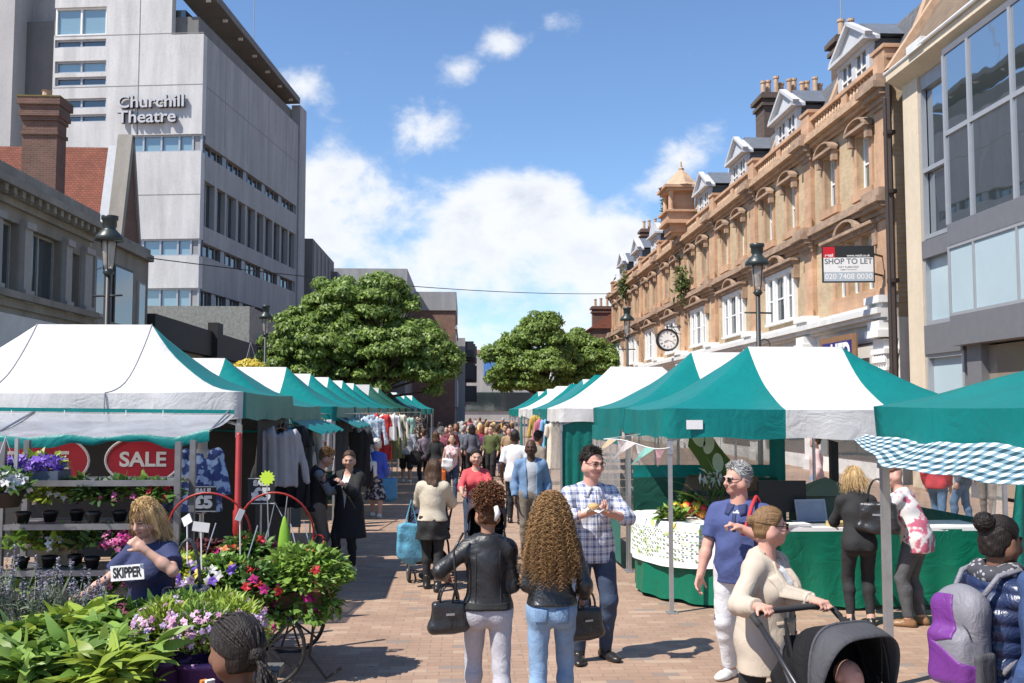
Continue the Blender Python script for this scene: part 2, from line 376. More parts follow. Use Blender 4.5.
def rot(ax, a):
    c, s_ = math.cos(a), math.sin(a)
    return np.array({'x': ((1, 0, 0), (0, c, -s_), (0, s_, c)), 'y': ((c, 0, s_), (0, 1, 0), (-s_, 0, c)), 'z': ((c, -s_, 0), (s_, c, 0), (0, 0, 1))}[ax])
def unit(v): v = np.array(v, float); return v / (np.linalg.norm(v) + 1e-9)
def ik(a, t, l1, l2, pole):
    a = np.array(a, float); d = np.array(t, float) - a; L = np.linalg.norm(d); n = d / L; L = min(L, (l1 + l2) * .998)
    x = (l1 * l1 - l2 * l2 + L * L) / (2 * L); hh = math.sqrt(max(l1 * l1 - x * x, 0)); p = np.array(pole, float); p = unit(p - n * np.dot(p, n))
    return a + n * x + p * hh, a + n * L

SKIN = {'fair': (.56, .33, .245), 'pink': (.58, .31, .235), 'tan': (.36, .19, .12), 'brown': (.17, .082, .05), 'dark': (.075, .036, .023)}
HAIR = {'blonde': (.56, .38, .18), 'brown': (.075, .038, .02), 'dark': (.016, .011, .009), 'grey': (.38, .37, .36), 'white': (.72, .70, .66), 'curl': (.30, .17, .07), 'auburn': (.15, .06, .025), 'fairbrown': (.21, .12, .055)}
def skin_mat(k):
    m = mat('skin_' + k, SKIN[k], .55, .08, 30, .06, 120, spec=.35)
    nodes(m)[2].inputs['Subsurface Weight'].default_value = 0.0; return m
def hair_mat(k): return mat('hair_' + k, HAIR[k], .48, .35, 60, .5, 160, stretch=(1, 1, .18), spec=.35, island=.5 if k in ('curl', 'blonde', 'auburn') else .2)
def lips_mat(k): c = SKIN[k]; return mat('lips_' + k, (c[0] * .78, c[1] * .5, c[2] * .52), .5, .05)

class Fig:
    def __init__(s, h=1.7, heavy=1.0, female=False, feet=None, hands=(None, None), lean=0.0, side=0.0, twist=0.0, head=(0, 0), drop=0.0, elbows=(None, None), hipyaw=0.0, hip_xy=(0, 0)):
        k = s.k = h / 1.75; s.w = heavy; s.fem = female
        feet = feet or ((-.1, 0, 0), (.1, .0, 0))
        s.hip = np.array((hip_xy[0], hip_xy[1], (.925 - drop) * k)); s.Rp = rot('z', hipyaw)
        s.R = rot('z', twist) @ rot('y', side) @ rot('x', -lean)
        T = lambda x, y, z: s.hip + s.R @ (np.array((x, y, z)) * k); s.T = T
        s.neck = T(0, -.005, .52); s.Rh = s.R @ rot('z', head[0]) @ rot('x', head[1]); s.hc = s.neck + s.Rh @ (np.array((0, .025, .18)) * k) 
        sw = (.148 if female else .172) * (1 + .35 * (heavy - 1)); s.sh = [T(-sw, -.01, .442), T(sw, -.01, .442)]
        s.hj = [s.hip + s.Rp @ (np.array((x * .092 * (1 + .3 * (heavy - 1)), 0, -.02)) * k) for x in (-1, 1)]
        s.kn = []; s.an = []; s.footdir = []
        for i in (0, 1):
            f = feet[i]; t = np.array((f[0], f[1], f[2] + .085 * k if len(f) < 5 else f[2])); fy = f[3] if len(f) > 3 else (.12 if i == 0 else -.12)
            pole = np.array((-math.sin(fy) * .6, 1, 0.15)); kn, an = ik(s.hj[i], t, .425 * k, .42 * k, pole); s.kn.append(kn); s.an.append(an); s.footdir.append(np.array((-math.sin(fy), math.cos(fy), 0)))
            s.pitch = f[4] if len(f) > 4 else 0
        s.footp = [(feet[i][4] if len(feet[i]) > 4 else 0.0) for i in (0, 1)]
        s.el = []; s.wr = []
        for i in (0, 1):
            sg = -1 if i == 0 else 1; t = hands[i]
            if t is None: t = s.sh[i] + np.array((sg * .07, .05, -.505)) * k
            pole = elbows[i] if elbows[i] is not None else (sg * .45, -1.0, -.25)
            e, w = ik(s.sh[i], t, .285 * k, .255 * k, pole); s.el.append(e); s.wr.append(w)
    def bounds(s, parts='all', pad=.12):
        P = [s.neck, s.hc, s.hc + (0, 0, .14 * s.k), s.hip] + s.sh + s.hj
        if parts in ('all', 'top'): P += s.el + s.wr
        if parts in ('all', 'legs'): P += s.kn + s.an
        if parts == 'all':
            for i in (0, 1): P += [s.an[i] + s.footdir[i] * .2 * s.k, s.an[i] - (0, 0, .085 * s.k), s.wr[i] + unit(s.wr[i] - s.el[i]) * .18]
        P = np.array(P); return P.min(0) - pad, P.max(0) + pad
    def torso(s, S, off=0.0, kk=.05, bust=True, seat=True):
        k, w, T, R, Rt = s.k, s.w, s.T, s.R, s.R.T
        f = s.fem; b = 1 + .8 * (w - 1)
        S.ell(s.hip + np.array((0, -.01, -.01)) * k, np.array(((.168 if f else .158) * (1 + .5 * (w - 1)), .118 * b, .135)) * k + off, s.Rp.T, .03)
        for sg in ((-1, 1) if seat else ()): S.ell(s.hip + s.Rp @ (np.array((sg * .075, -.055, -.055)) * k), np.array((.085, .085, .095)) * k * (1 + .4 * (w - 1)) + off, None, .04)
        S.ell(T(0, .0 + .03 * (w - 1), .14), np.array(((.120 if f else .140) * (1 + .7 * (w - 1)), .1 * b * (1 + .25 * (w - 1)), .17)) * k + off, Rt, kk)
        S.ell(T(0, -.005, .32), np.array(((.140 if f else .160) * (1 + .45 * (w - 1)), .112 * (1 + .5 * (w - 1)), .175)) * k + off, Rt, kk)
        for i, sg in ((0, -1), (1, 1)): S.cap(T(sg * .03, -.018, .485), s.sh[i] - s.R @ (np.array((sg * .006, 0, .01)) * k), .05 * k + off, .047 * k + off, .035)
        if f and bust:
            for sg in (-1, 1): S.ell(T(sg * .07, .085, .305), np.array((.067, .06, .068)) * k * (1 + .3 * (w - 1)) + off, Rt, .035)
    def arms(s, S, off=0.0, t=1.0, cut=False, kk=.03, widen=0.0):
        """t: 0..2 along upper arm then forearm"""
        k = s.k; w = 1 + .4 * (s.w - 1); g = .9 if s.fem else 1.0
        for i in (0, 1):
            e, wr = s.el[i], s.wr[i]
            if t <= 1:
                S.cap(s.sh[i], s.sh[i] + (e - s.sh[i]) * t, .046 * k * w * g + off, (.046 - .008 * t) * k * w * g + off + widen, kk, cut=cut)
            else:
                S.cap(s.sh[i], e, .046 * k * w * g + off, .038 * k * w * g + off, kk); q = t - 1
                S.cap(e, e + (wr - e) * .35, .038 * k * w * g + off, .041 * k * w * g + off, .02)
                S.cap(e + (wr - e) * .3, e + (wr - e) * q, .041 * k * w * g + off, (.041 - .015 * q) * k * w * g + off + widen, .02, cut=cut)
    def legs(s, S, off=0.0, end=None, cut=False, kk=.03, widen=0.0):
        k = s.k; w = 1 + .5 * (s.w - 1)
        for i in (0, 1):
            h, kn, an = s.hj[i], s.kn[i], s.an[i]
            tgt = an
            if end is not None:
                z = end
                if z >= kn[2]:
                    q = (h[2] - z) / max(h[2] - kn[2], 1e-3); S.cap(h, h + (kn - h) * q, .088 * k * w + off, (.088 - .033 * q) * k * w + off + widen, kk, cut=cut); continue
                q = min((kn[2] - z) / max(kn[2] - an[2], 1e-3), 1.12); tgt = kn + (an - kn) * q
            S.cap(h + np.array((0, 0, .02)), kn, .09 * k * w + off, .057 * k * w + off, kk)
            m = kn + (tgt - kn) * .32 - s.footdir[i] * .012 * k
            S.cap(kn, m, .056 * k * w + off, .056 * k * w + off, .025); S.cap(m, tgt, .056 * k * w + off, .037 * k * w + off + widen, .025, cut=cut)
    def head(s, S, hi=True):
        k = s.k * 1.03; c = s.hc; R = s.Rh; Rt = R.T; g = lambda x, y, z: c + R @ (np.array((x, y, z)) * k)
        S.ell(g(0, -.012, .022), np.array((.076, .096, .094)) * k, Rt, .0)
        S.ell(g(0, .022, -.036), np.array((.062, .073, .082)) * k, Rt, .03); S.ell(g(0, .052, -.09), np.array((.034, .034, .026)) * k, Rt, .03)
        S.cap(g(-.05, -.005, -.045), g(.05, -.005, -.045), .045 * k, .045 * k, .03)
        S.cap(s.neck - s.R @ (np.array((0, .0, .05)) * k), g(0, -.018, -.06), .062 * k * (.86 if s.fem else 1) * (1 + .4 * (s.w - 1)), .053 * k * (.88 if s.fem else 1) * (1 + .4 * (s.w - 1)), .025)
        if hi:
            for sg in (-1, 1):
                S.ell(g(sg * .033, .098, .004), np.array((.02, .016, .013)) * k, Rt, .012, 'sub')
                S.ell(g(sg * .033, .082, .002), np.array((.016, .014, .0125)) * k, Rt, .003)
                S.cap(g(sg * .012, .094, .02), g(sg * .048, .083, .021), .009 * k, .007 * k, .012)
                S.ell(g(sg * .079, -.006, -.012), np.array((.011, .02, .031)) * k, Rt, .008); S.ell(g(sg * .04, .072, -.035), np.array((.024, .02, .02)) * k, Rt, .025)
                S.ell(g(sg * .009, .103, -.036), np.array((.009, .01, .008)) * k, Rt, .008)
            S.cap(g(0, .092, .008), g(0, .113, -.032), .0085 * k, .012 * k, .012)
            S.ell(g(0, .089, -.062), np.array((.022, .012, .0055)) * k, Rt, .005); S.ell(g(0, .087, -.074), np.array((.019, .012, .006)) * k, Rt, .006)
    def hand(s, S, i, curl=.5, dirv=None, normal=None, thumb=1.0):
        k = s.k * (.92 if s.fem else 1.0); w = s.wr[i]; d = unit(dirv if dirv is not None else w - s.el[i]); sg = -1 if i == 0 else 1
        n = np.array(normal if normal is not None else (-sg, .25, 0), float); n = unit(n - d * np.dot(n, d)); sd = np.cross(d, n) * (1 if i == 0 else -1)   # sd: towards the thumb
        Rm = np.stack([sd, d, n]); S.rbox(w + d * .052 * k, np.array((.041, .05, .0145)) * k, .012 * k, Rm, .014)
        S.cap(w - d * .02 * k, w + d * .03 * k, .027 * k, .028 * k, .015)
        for j, L in enumerate((.068, .077, .073, .056)):
            b = w + d * (.098 - .004 * abs(j - 1)) * k + sd * (.031 - .0207 * j) * k; c1 = curl * (.7 + .1 * j); c2 = curl * 2.0
            d1 = d * math.cos(c1) + n * math.sin(c1); d2 = d * math.cos(c2) + n * math.sin(c2); p1 = b + d1 * L * .52 * k; p2 = p1 + d2 * L * .5 * k
            S.cap(b - d * .012 * k, p1, .0098 * k, .0088 * k, .004); S.cap(p1, p2, .0088 * k, .0074 * k, .003)
        tb = w + d * .028 * k + sd * .034 * k; td = unit(d * .75 + sd * .62 * thumb + n * .42); t1 = tb + td * .042 * k; td2 = unit(td + d * .35 + n * .5 * curl)
        S.cap(tb, t1, .0145 * k, .0112 * k, .012); S.cap(t1, t1 + td2 * .032 * k, .011 * k, .0088 * k, .004)
    def foot(s, S, i, off=0.0, hi=False, sole=0.0):
        k = s.k; a = s.an[i]; d = s.footdir[i]; p = s.footp[i]; d = np.array((d[0] * math.cos(p), d[1] * math.cos(p), -math.sin(p))); u = np.array((0, 0, 1.0)); u = unit(u - d * np.dot(u, d))
        g = lambda y, z, x=0: a + d * y * k + u * z * k + np.cross(d, u) * x * k
        S.cap(g(-.04, -.05), g(.1, -.058), .034 * k + off, .034 * k + off, .03, flat=(1, 1, 1)); S.ell(g(.12, -.06), np.array((.043, .085, .028)) * k + off, np.stack([np.cross(d, u), d, u]), .03)
        S.cap(a, g(-.01, -.045), .038 * k + off, .036 * k + off, .03)
        if hi: S.cap(g(0, .07), a, .044 * k + off, .042 * k + off, .02, cut=False)
        return g

def person(label, loc, face, fig, skin='fair', hair=None, clothes=(), vox=.012, lips=True, hands_spec=({}, {}), group=None, cat='person', glasses=None, brows='brown'):
    """clothes: (kind, name, material, options). The body is one mesh, hair and garments are children."""
    root = tag(empty('person', loc, face), label, cat, group); k = fig.k; hi = vox <= .0085
    lo, hi_ = fig.bounds('all'); S = SDF(lo, hi_, vox)
    fig.torso(S); fig.arms(S, t=2.0); fig.legs(S); fig.head(S, vox < .014)
    for i in (0, 1):
        fig.hand(S, i, **hands_spec[i]); fig.foot(S, i)
    V, Fq = S.mesh(); C = (V[Fq].mean(1) - fig.hc) @ fig.Rh / (k * 1.03)
    mi = np.zeros(len(Fq), int); x, y, z = C.T; near = (np.abs(C) < .15).all(1)
    if lips:
        mi[near & (((x / .021) ** 2 + ((z + .067) / .0125) ** 2) < 1) & (y > .075)] = 1
    for sg in (-1, 1):
        mi[near & (((x - sg * .033) / .0135) ** 2 + ((z - .003) / .0068) ** 2 < 1) & (y > .06)] = 2
        mi[near & (((x - sg * .033) / .019) ** 2 + ((z - .0235 + .1 * np.abs(x - sg * .03)) / .0048) ** 2 < 1) & (y > .055)] = 3
    npmesh('body', V, Fq, [skin_mat(skin), lips_mat(skin), mat('eye_dark', (.03, .022, .018), .25, 0), hair_mat(brows)], root, mi)
    g = lambda x, y, z: fig.hc + fig.Rh @ (np.array((x, y, z)) * k * 1.03)
    if hair: build_hair(root, fig, hair, g, min(vox, .009) if vox < .02 else vox)
    if glasses:
        S = MB()
        for sg in (-1, 1):
            if glasses == 'sun': S.tube([g(sg * .033 + .026 * math.cos(a) , .109 - .012 * abs(math.cos(a)) , .002 + .019 * math.sin(a)) for a in np.linspace(0, 6.28, 13)], .002, 5)
            if glasses == 'sun': S.add([g(sg * .033 + .026 * math.cos(a), .109 - .012 * abs(math.cos(a)), .002 + .019 * math.sin(a)) for a in np.linspace(0, 6.0, 14)], [tuple(range(14))])
            if glasses == 'clear': S.tube([g(sg * .034 + .026 * math.cos(a), .112 - .01 * abs(math.cos(a)), .002 + .017 * math.sin(a)) for a in np.linspace(0, 6.28, 13)], .0017, 5)
            S.tube([g(sg * .06, .098, .006), g(sg * .08, .02, .008), g(sg * .082, -.02, .0)], .003, 5)
        S.tube([g(-.01, .114, .006), g(.01, .114, .006)], .002, 5)
        S.build('glasses', mat('glasses_dark', (.012, .011, .012), .12, 0), root)
    for cl in clothes: garment(root, fig, *cl, vox=vox)
    return root

def garment(root, fig, kind, name, m, o, vox=.012):
    k = fig.k; off = o.get('off', .012); seed = abs(hash(name + str(o.get('hem', 0)))) % 1000 if False else int(off * 1e4) + len(name)
    if kind == 'top':
        lo, hi = fig.bounds('top', .16); hem = o.get('hem', -.1) * k; lo[2] = min(lo[2], fig.hip[2] + hem - .05)
        S = SDF(lo, hi, vox); fig.torso(S, off, o.get('blend', .06), seat=hem > -.2 * k)
        sl = o.get('sleeve', 1.9)
        if sl > 0: fig.arms(S, o.get('arm_off', off), sl, True, widen=o.get('widen', 0.0))
        if hem < -.1 * k:
            a = fig.hip + (0, 0, .08 * k); b = np.array((fig.hip[0], fig.hip[1] + o.get('sweep', 0), fig.hip[2] + hem - .06)); r = .152 * k * (1 + .4 * (fig.w - 1)) + off
            S.cap(a, b, r, r + o.get('flare', .02), .05, flat=(1, .74, 1))
        if o.get('collar'):
            S.cap(fig.T(0, -.005, .49), fig.T(0, .0, .49 + .06 * o['collar']), .078 * k + off, .07 * k + off, .02, cut=True)
        if o.get('puff'):   # quilted rings
            X, Y, Z = S.grid(); S.F -= (o['puff'] * np.abs(np.sin((Z - fig.hip[2]) * PI / .075))).astype(np.float32)
        if o.get('fold', .004): S.folds(o.get('fold', .004), seed=seed)
        up = fig.R @ np.array((0, 0, 1.0)); S.plane(fig.hip + (0, 0, hem), (0, 0, -1))
        S.plane(fig.neck + up * (o.get('neck', .015) + .03 * (o.get('collar') or 0)) * k, up + fig.R @ np.array((0, o.get('scoop', .55), 0)))
        if o.get('v'):       # open front: (half width at neck, half width at hem, lowest z in torso units)
            wn, wh, zb = o['v']; T = fig.T; fx = fig.R @ np.array((1.0, 0, 0)); fy = fig.R @ np.array((0, 1.0, 0)); fz = up
            ht = .52 - zb; sl_ = (wn - wh) / ht; n1 = fx - fz * sl_; n2 = -fx - fz * sl_
            S.wedge([(T(wh, 0, zb), n1), (T(-wh, 0, zb), n2), (T(0, .02, 0), -fy), (T(0, 0, zb), -fz)])
        if sl <= 0 :   # sleeveless: cut away beyond the shoulders
            for i, sg in ((0, -1), (1, 1)): S.plane(fig.sh[i] + fig.R @ np.array((sg * .012, 0, 0)), fig.R @ np.array((sg, 0, 0.15)))
    elif kind == 'legs':
        lo, hi = fig.bounds('legs', .15); hi[2] = fig.hip[2] + .2 * k; S = SDF(lo, hi, vox); end = o.get('end', .1)
        fig.legs(S, off, end, True, widen=o.get('widen', 0.0))
        S.ell(fig.hip + np.array((0, -.01, -.01)) * k, np.array(((.168 if fig.fem else .158) * (1 + .5 * (fig.w - 1)), .118 * (1 + .8 * (fig.w - 1)), .135)) * k + off, fig.Rp.T, .03)
        for sg in (-1, 1): S.ell(fig.hip + fig.Rp @ (np.array((sg * .075, -.055, -.055)) * k), np.array((.085, .085, .095)) * k * (1 + .4 * (fig.w - 1)) + off, None, .04)
        S.ell(fig.T(0, 0, .1), np.array((.135 * (1 + .7 * (fig.w - 1)), .1 * (1 + .8 * (fig.w - 1)), .13)) * k + off, fig.R.T, .04)
        if o.get('fold', .002): S.folds(o.get('fold', .002), (30, 30, 16), seed)
        S.plane(fig.hip + (0, 0, o.get('waist', .13) * k), (0, 0, 1))
    elif kind == 'skirt':
        end = o['end']; lo, hi = fig.bounds('legs', .3); hi[2] = fig.hip[2] + .25 * k; S = SDF(lo, hi, vox)
        fig.torso(S, off, .04, False); mid = (fig.kn[0] + fig.kn[1]) / 2; b = np.array((mid[0] * .5 + fig.hip[0] * .5, mid[1] * .5 + fig.hip[1] * .5, end - .08)); r = .165 * k * (1 + .4 * (fig.w - 1)) + off
        S.cap(fig.hip, b, r, r + o.get('flare', .05), .05, flat=(1, .8, 1)); S.folds(o.get('fold', .01), (26, 26, 3), seed)
        S.plane((0, 0, end), (0, 0, -1)); S.plane(fig.hip + (0, 0, o.get('waist', .07) * k), (0, 0, 1))
    elif kind == 'shoes':
        for i in (0, 1):
            c = fig.an[i]; S = SDF(c - .27, c + (.27, .27, .2), min(vox, .01)); fig.foot(S, i, off, o.get('boot', False)); S.plane((0, 0, c[2] + o.get('top', .02) * k), (0, 0, 1))
            z0 = c[2] - .085 * k if fig.footp[i] == 0 else None
            if z0 is not None: S.plane((0, 0, max(z0, .003)), (0, 0, -1))
            V, Fq = S.mesh()
            if len(V): npmesh(name, V, Fq, m, root)
        return
    elif kind == 'scarf':
        lo, hi = fig.neck - .3, fig.neck + .3; S = SDF(lo, hi, vox); 
        for q in np.linspace(0, 6.28, 15): S.cap(fig.neck + fig.R @ (np.array((.085 * math.cos(q), .08 * math.sin(q) + .01, .02 + .02 * math.sin(q * 2 + 1))) * k), fig.neck + fig.R @ (np.array((.085 * math.cos(q + .45), .08 * math.sin(q + .45) + .01, .02)) * k), .042 * k, .042 * k, .02)
        S.folds(.008, (40, 40, 20), 3)
    V, Fq = S.mesh()
    if len(V): return npmesh(name, V, Fq, m, root)

def strands(g, fig, N, length, spread, r, curl, R0=(.082, .102, .1), region=None, seed=1, n=5, backpull=0.0, step=.007, stiff=.5):
    """helical strands that leave the scalp and fall"""
    rd = np.random.default_rng(seed); Vs = []; Fs = []; o = 0; k = fig.k * 1.03
    ang = np.linspace(0, 2 * PI, n, endpoint=False)
    for _ in range(N):
        while True:
            d = unit(rd.normal(size=3)); 
            if d[2] > -.35 and not (d[1] > .25 and d[2] < .55 + .3 * rd.random()) and (region is None or region(d)): break
        base = np.array((d[0] * R0[0], d[1] * R0[1] - .012, d[2] * R0[2] + .022)); Ln = length * (.75 + .4 * rd.random()) * (1.0)
        sp_ = .75 + .5 * rd.random(); m = int(Ln / step); t = np.linspace(0, 1, m); out = np.array((d[0], d[1] - backpull, 0)); 
        s1 = t * Ln; rise = np.minimum(s1, .09)
        px = base[0] + d[0] * spread * sp_ * (1 - np.exp(-s1 * 9)) + rd.normal() * .035 * t; py = base[1] + (d[1] - backpull) * spread * (1 - np.exp(-s1 * 9)) + rd.normal() * .02 * t
        pz = base[2] + max(d[2], 0) * .02 * np.sin(np.minimum(s1 / .09, 1) * PI) - np.maximum(s1 - .05 * max(d[2], 0), 0) * (.55 + .45 * np.minimum(s1 / .15, 1)) * (1 if curl else 1)
        # keep outside the skull while falling
        q = np.stack([px / (R0[0] * 1.03), (py + .012) / (R0[1] * 1.03), (pz - .022) / (R0[2] * 1.03)]); nr = np.sqrt((q ** 2).sum(0)); f = np.where((nr < 1) & (pz > -.06), 1 / np.maximum(nr, .3), 1.0)
        px, py = px * f, (py + .012) * f - .012
        if curl:
            ph = rd.random() * 6.28; tw = s1 / (curl[1] * (.8 + .5 * rd.random())) * 2 * PI * (1 if rd.random() < .5 else -1) + ph; cr = curl[0] * np.minimum(s1 / .06, 1) * (.45 + .95 * rd.random())
            px = px + cr * np.cos(tw); py = py + cr * np.sin(tw)
        P = np.stack([px, py, pz], 1); tan = np.gradient(P, axis=0); tan /= np.linalg.norm(tan, axis=1, keepdims=True) + 1e-9
        u = np.cross(tan, np.array((.3, .8, .5))); u /= np.linalg.norm(u, axis=1, keepdims=True) + 1e-9; w = np.cross(tan, u); rr = r * (1 - .6 * t)[:, None, None]
        ring = P[:, None] + (u[:, None] * np.cos(ang)[None, :, None] + w[:, None] * np.sin(ang)[None, :, None]) * rr
        ii = np.arange(m - 1)[:, None] * n; jj = np.arange(n)[None]; j2 = (jj + 1) % n
        Fs.append(np.stack([ii + jj, ii + j2, ii + n + j2, ii + n + jj], -1).reshape(-1, 4) + o); Vs.append(ring.reshape(-1, 3)); o += m * n
    V = np.concatenate(Vs); return fig.hc + (V * k) @ fig.Rh.T, np.concatenate(Fs)

def build_hair(root, fig, hair, g, vox):
    style, col = hair[0], hair[1]; m = hair_mat(col); k = fig.k * 1.03; R, Rt = fig.Rh, fig.Rh.T
    S = SDF(fig.hc - .55 * k, fig.hc + .32 * k, vox); e = lambda c, r, kk=.02: S.ell(g(*c), np.array(r) * k, Rt, kk)
    def cap_(th=.012, y0=.068, z0=.066, slope=1.25, nape=-.07):
        e((0, -.014, .024), (.077 + th, .098 + th, .096 + th), 0); e((0, -.045, -.04), (.066 + th, .05 + th, .06), .03)
        S.plane(g(0, y0, z0), R @ np.array((0, 1, -slope * .55))); S.plane(g(0, -.0, -.02), R @ np.array((0, 1.0, -.75)))
        S.plane(g(0, 0, nape), R @ np.array((0, 0, -1.0)))
    if style in ('short', 'crop'):
        if style == 'short':
            e((0, -.012, .034), (.083, .106, .1), 0); e((0, -.05, -.03), (.07, .056, .055), .03)
            S.plane(g(0, .072, .088), R @ np.array((0, 1, -.5))); S.plane(g(0, .012, -.0), R @ np.array((0, 1.0, -.62))); S.plane(g(0, 0, -.062), R @ np.array((0, 0, -1.0)))
        else: cap_(.005)
        S.folds(.003 if style == 'short' else .001, (60, 55, 30), 2)
    elif style == 'cap':   # knitted or flat cap
        e((0, -.01, .035), (.087, .108, .092), 0); S.plane(g(0, 0, .035), R @ np.array((0, -.25, -1)))
    elif style == 'bun':
        cap_(.007, nape=-.075); S.folds(.0016, (90, 25, 25), 2); b = hair[2] if len(hair) > 2 else (0, -.11, .075, .042); e(b[:3], (b[3], b[3], b[3] * .95), .015); S.folds(.0022, (110, 90, 60), 5)
    elif style == 'ponytail':
        cap_(.008, nape=-.075); e((0, -.125, .02), (.03, .03, .03), .02); S.cap(g(0, -.13, .01), g(.01, -.15, -.17), .032 * k, .018 * k, .02); S.folds(.002, (90, 40, 20), 2)
    elif style == 'bob':
        ln = hair[2] if len(hair) > 2 else -.15
        e((0, -.016, .026), (.089, .109, .104), 0)
        for sg in (-1, 1): S.cap(g(sg * .068, -.01, .0), g(sg * .082, .018, ln), .036 * k, .030 * k, .03); S.cap(g(sg * .05, -.06, -.02), g(sg * .055, -.07, ln), .05 * k, .042 * k, .03)
        S.cap(g(0, -.075, 0), g(0, -.085, ln), .055 * k, .045 * k, .03)
        S.wedge([(g(.05, 0, 0), R @ np.array((1, -.3, .42))), (g(-.05, 0, 0), R @ np.array((-1, -.3, .42))), (g(0, .0, 0), R @ np.array((0, -1, 0))), (g(0, 0, .085), R @ np.array((0, 0, 1.0)))])
        S.folds(.0035, (75, 60, 5), 4); S.folds(.0016, (160, 140, 6), 6)
    elif style in ('long', 'curly'):
        ln = hair[2] if len(hair) > 2 else -.36; wd = .105 if style == 'long' else .13
        e((0, -.016, .026), (.088, .108, .104), 0)
        S.cap(g(0, -.06, -.03), g(0, -.085, ln + .06), .085 * k, wd * .78 * k, .05, flat=(1.25, .62, 1), R=Rt)
        for sg in (-1, 1): S.cap(g(sg * .07, -.02, .0), g(sg * .085, -.03, ln * .6), .03 * k, .034 * k, .03)
        S.wedge([(g(.052, 0, 0), R @ np.array((1, -.35, .4))), (g(-.052, 0, 0), R @ np.array((-1, -.35, .4))), (g(0, -.0, 0), R @ np.array((0, -1, 0))), (g(0, 0, .08), R @ np.array((0, 0, 1.0)))])
        S.folds(.004, (70, 55, 6), 4); S.folds(.002, (150, 120, 9), 6)
    elif style == 'afro':
        cap_(.008, nape=-.075); c = hair[2] if len(hair) > 2 else (0, -.06, .12, .085); e(c[:3], (c[3] * 1.15, c[3] * 1.05, c[3]), .02); S.folds(.006, (90, 80, 60), 3)
    elif style == 'frizz':
        e((0, -.02, .03), (.11, .12, .12), 0); S.wedge([(g(0, .02, 0), R @ np.array((0, -1, 0))), (g(0, 0, .06), R @ np.array((0, 0, 1.0)))]); S.folds(.006, (80, 70, 50), 3)
    V, Fq = S.mesh()
    if style == 'curly':
        Vs, Fs = strands(g, fig, 1150, -ln + .14, .085, .0027, (.0135, .038), seed=3, backpull=.4, n=4, step=.008)
        h0 = npmesh('hair', np.concatenate([V, Vs]), np.concatenate([Fq, Fs + len(V)]), [m], root); return h0
    if vox < .0095 and style in ('short', 'bun', 'bob'):
        rd = np.random.default_rng(9); mb = MB()
        if style == 'short':
            for _ in range(1300):
                d = unit(rd.normal(size=3)); d[2] = abs(d[2]) if rd.random() < .7 else d[2]
                if d[1] > .35 and d[2] < .62 or d[2] < -.45 or (d[2] < .1 and d[1] > .05): continue
                p0 = np.array((d[0] * .083, d[1] * .104 - .012, d[2] * .1 + .034)) * .97; t = unit(np.array((d[0] * .3 + rd.normal() * .28, -.6 + rd.normal() * .28 + (.9 if d[1] > .3 else 0), .25 * d[2] - .3 * (d[2] < .3) + rd.normal() * .3)) + d * .04); L = .02 + .014 * rd.random()
                mb.tube([g(*(p0 + t * L * q + d * .006 * math.sin(q * 2.6))) for q in (0, .3, .65, 1)], [.003 * k, .0034 * k, .0028 * k, .001 * k], 4, False)
        elif style == 'bun':
            b = hair[2] if len(hair) > 2 else (0, -.11, .075, .042)
            for i in range(150):
                a = -1.5 + 3.0 * i / 149; c0 = np.array((.084 * math.sin(a), .07 * math.cos(a * .85) - .012, .02 + .068 * math.cos(a))) + rd.normal(size=3) * .004; P = []
                for q in np.linspace(0, 1, 14):
                    v = c0 * (1 - q) + np.array((b[0] + .01 * math.sin(a), b[1] + .02, b[2])) * q - np.array((0, -.012, .022)); rr = np.linalg.norm(v / np.array((.0855, .1065, .1045)) ); v = v / max(rr, .35) * (1 + .012 * rd.random()) + np.array((0, -.012, .022)); P.append(g(*v))
                mb.tube(P, [.0026 * k] * 14, 4, False)
            for _ in range(60):
                ax = unit(rd.normal(size=3)); u = unit(np.cross(ax, (.3, .5, .7))); w = np.cross(ax, u); a0 = rd.random() * 6.28
                mb.tube([g(*(np.array(b[:3]) + (u * math.cos(a0 + t) + w * math.sin(a0 + t)) * b[3] * 1.02)) for t in np.linspace(0, 2.6, 9)], [.003 * k] * 9, 4, False)
        else:
            Vs, Fs = strands(g, fig, 900, -ln + .10, .020, .0021, None, R0=(.092, .111, .107), seed=4, step=.016, n=3)
            V = np.concatenate([V, Vs]); Fq = np.concatenate([Fq, Fs + len(V) - len(Vs)])
        if mb.v: o = len(V); V = np.concatenate([V, np.array(mb.v)]); Fq = np.concatenate([Fq, np.array(mb.f) + o])
    if style == 'afro' and vox < .01:
        rd = np.random.default_rng(5); c = hair[2]; Vs, Fs = [], []; mb = MB()
        for _ in range(620):
            d = unit(rd.normal(size=3)); p0 = np.array(c[:3]) + d * np.array((1.15, 1.05, 1)) * c[3] * .9; L = .035 + .03 * rd.random(); u = unit(np.cross(d, rd.normal(size=3))); w = np.cross(d, u); ph = rd.random() * 6
            mb.tube([g(*(p0 + d * L * q + (u * math.cos(q * 14 + ph) + w * math.sin(q * 14 + ph)) * .007)) for q in np.linspace(0, 1, 12)], [.0032 * k] * 12, 4, False)
        o = len(V); V = np.concatenate([V, np.array(mb.v)]); Fq = np.concatenate([Fq, np.array(mb.f) + o])
    if style == 'frizz':
        rd = np.random.default_rng(5)
    return npmesh('hair', V, Fq, m, root)

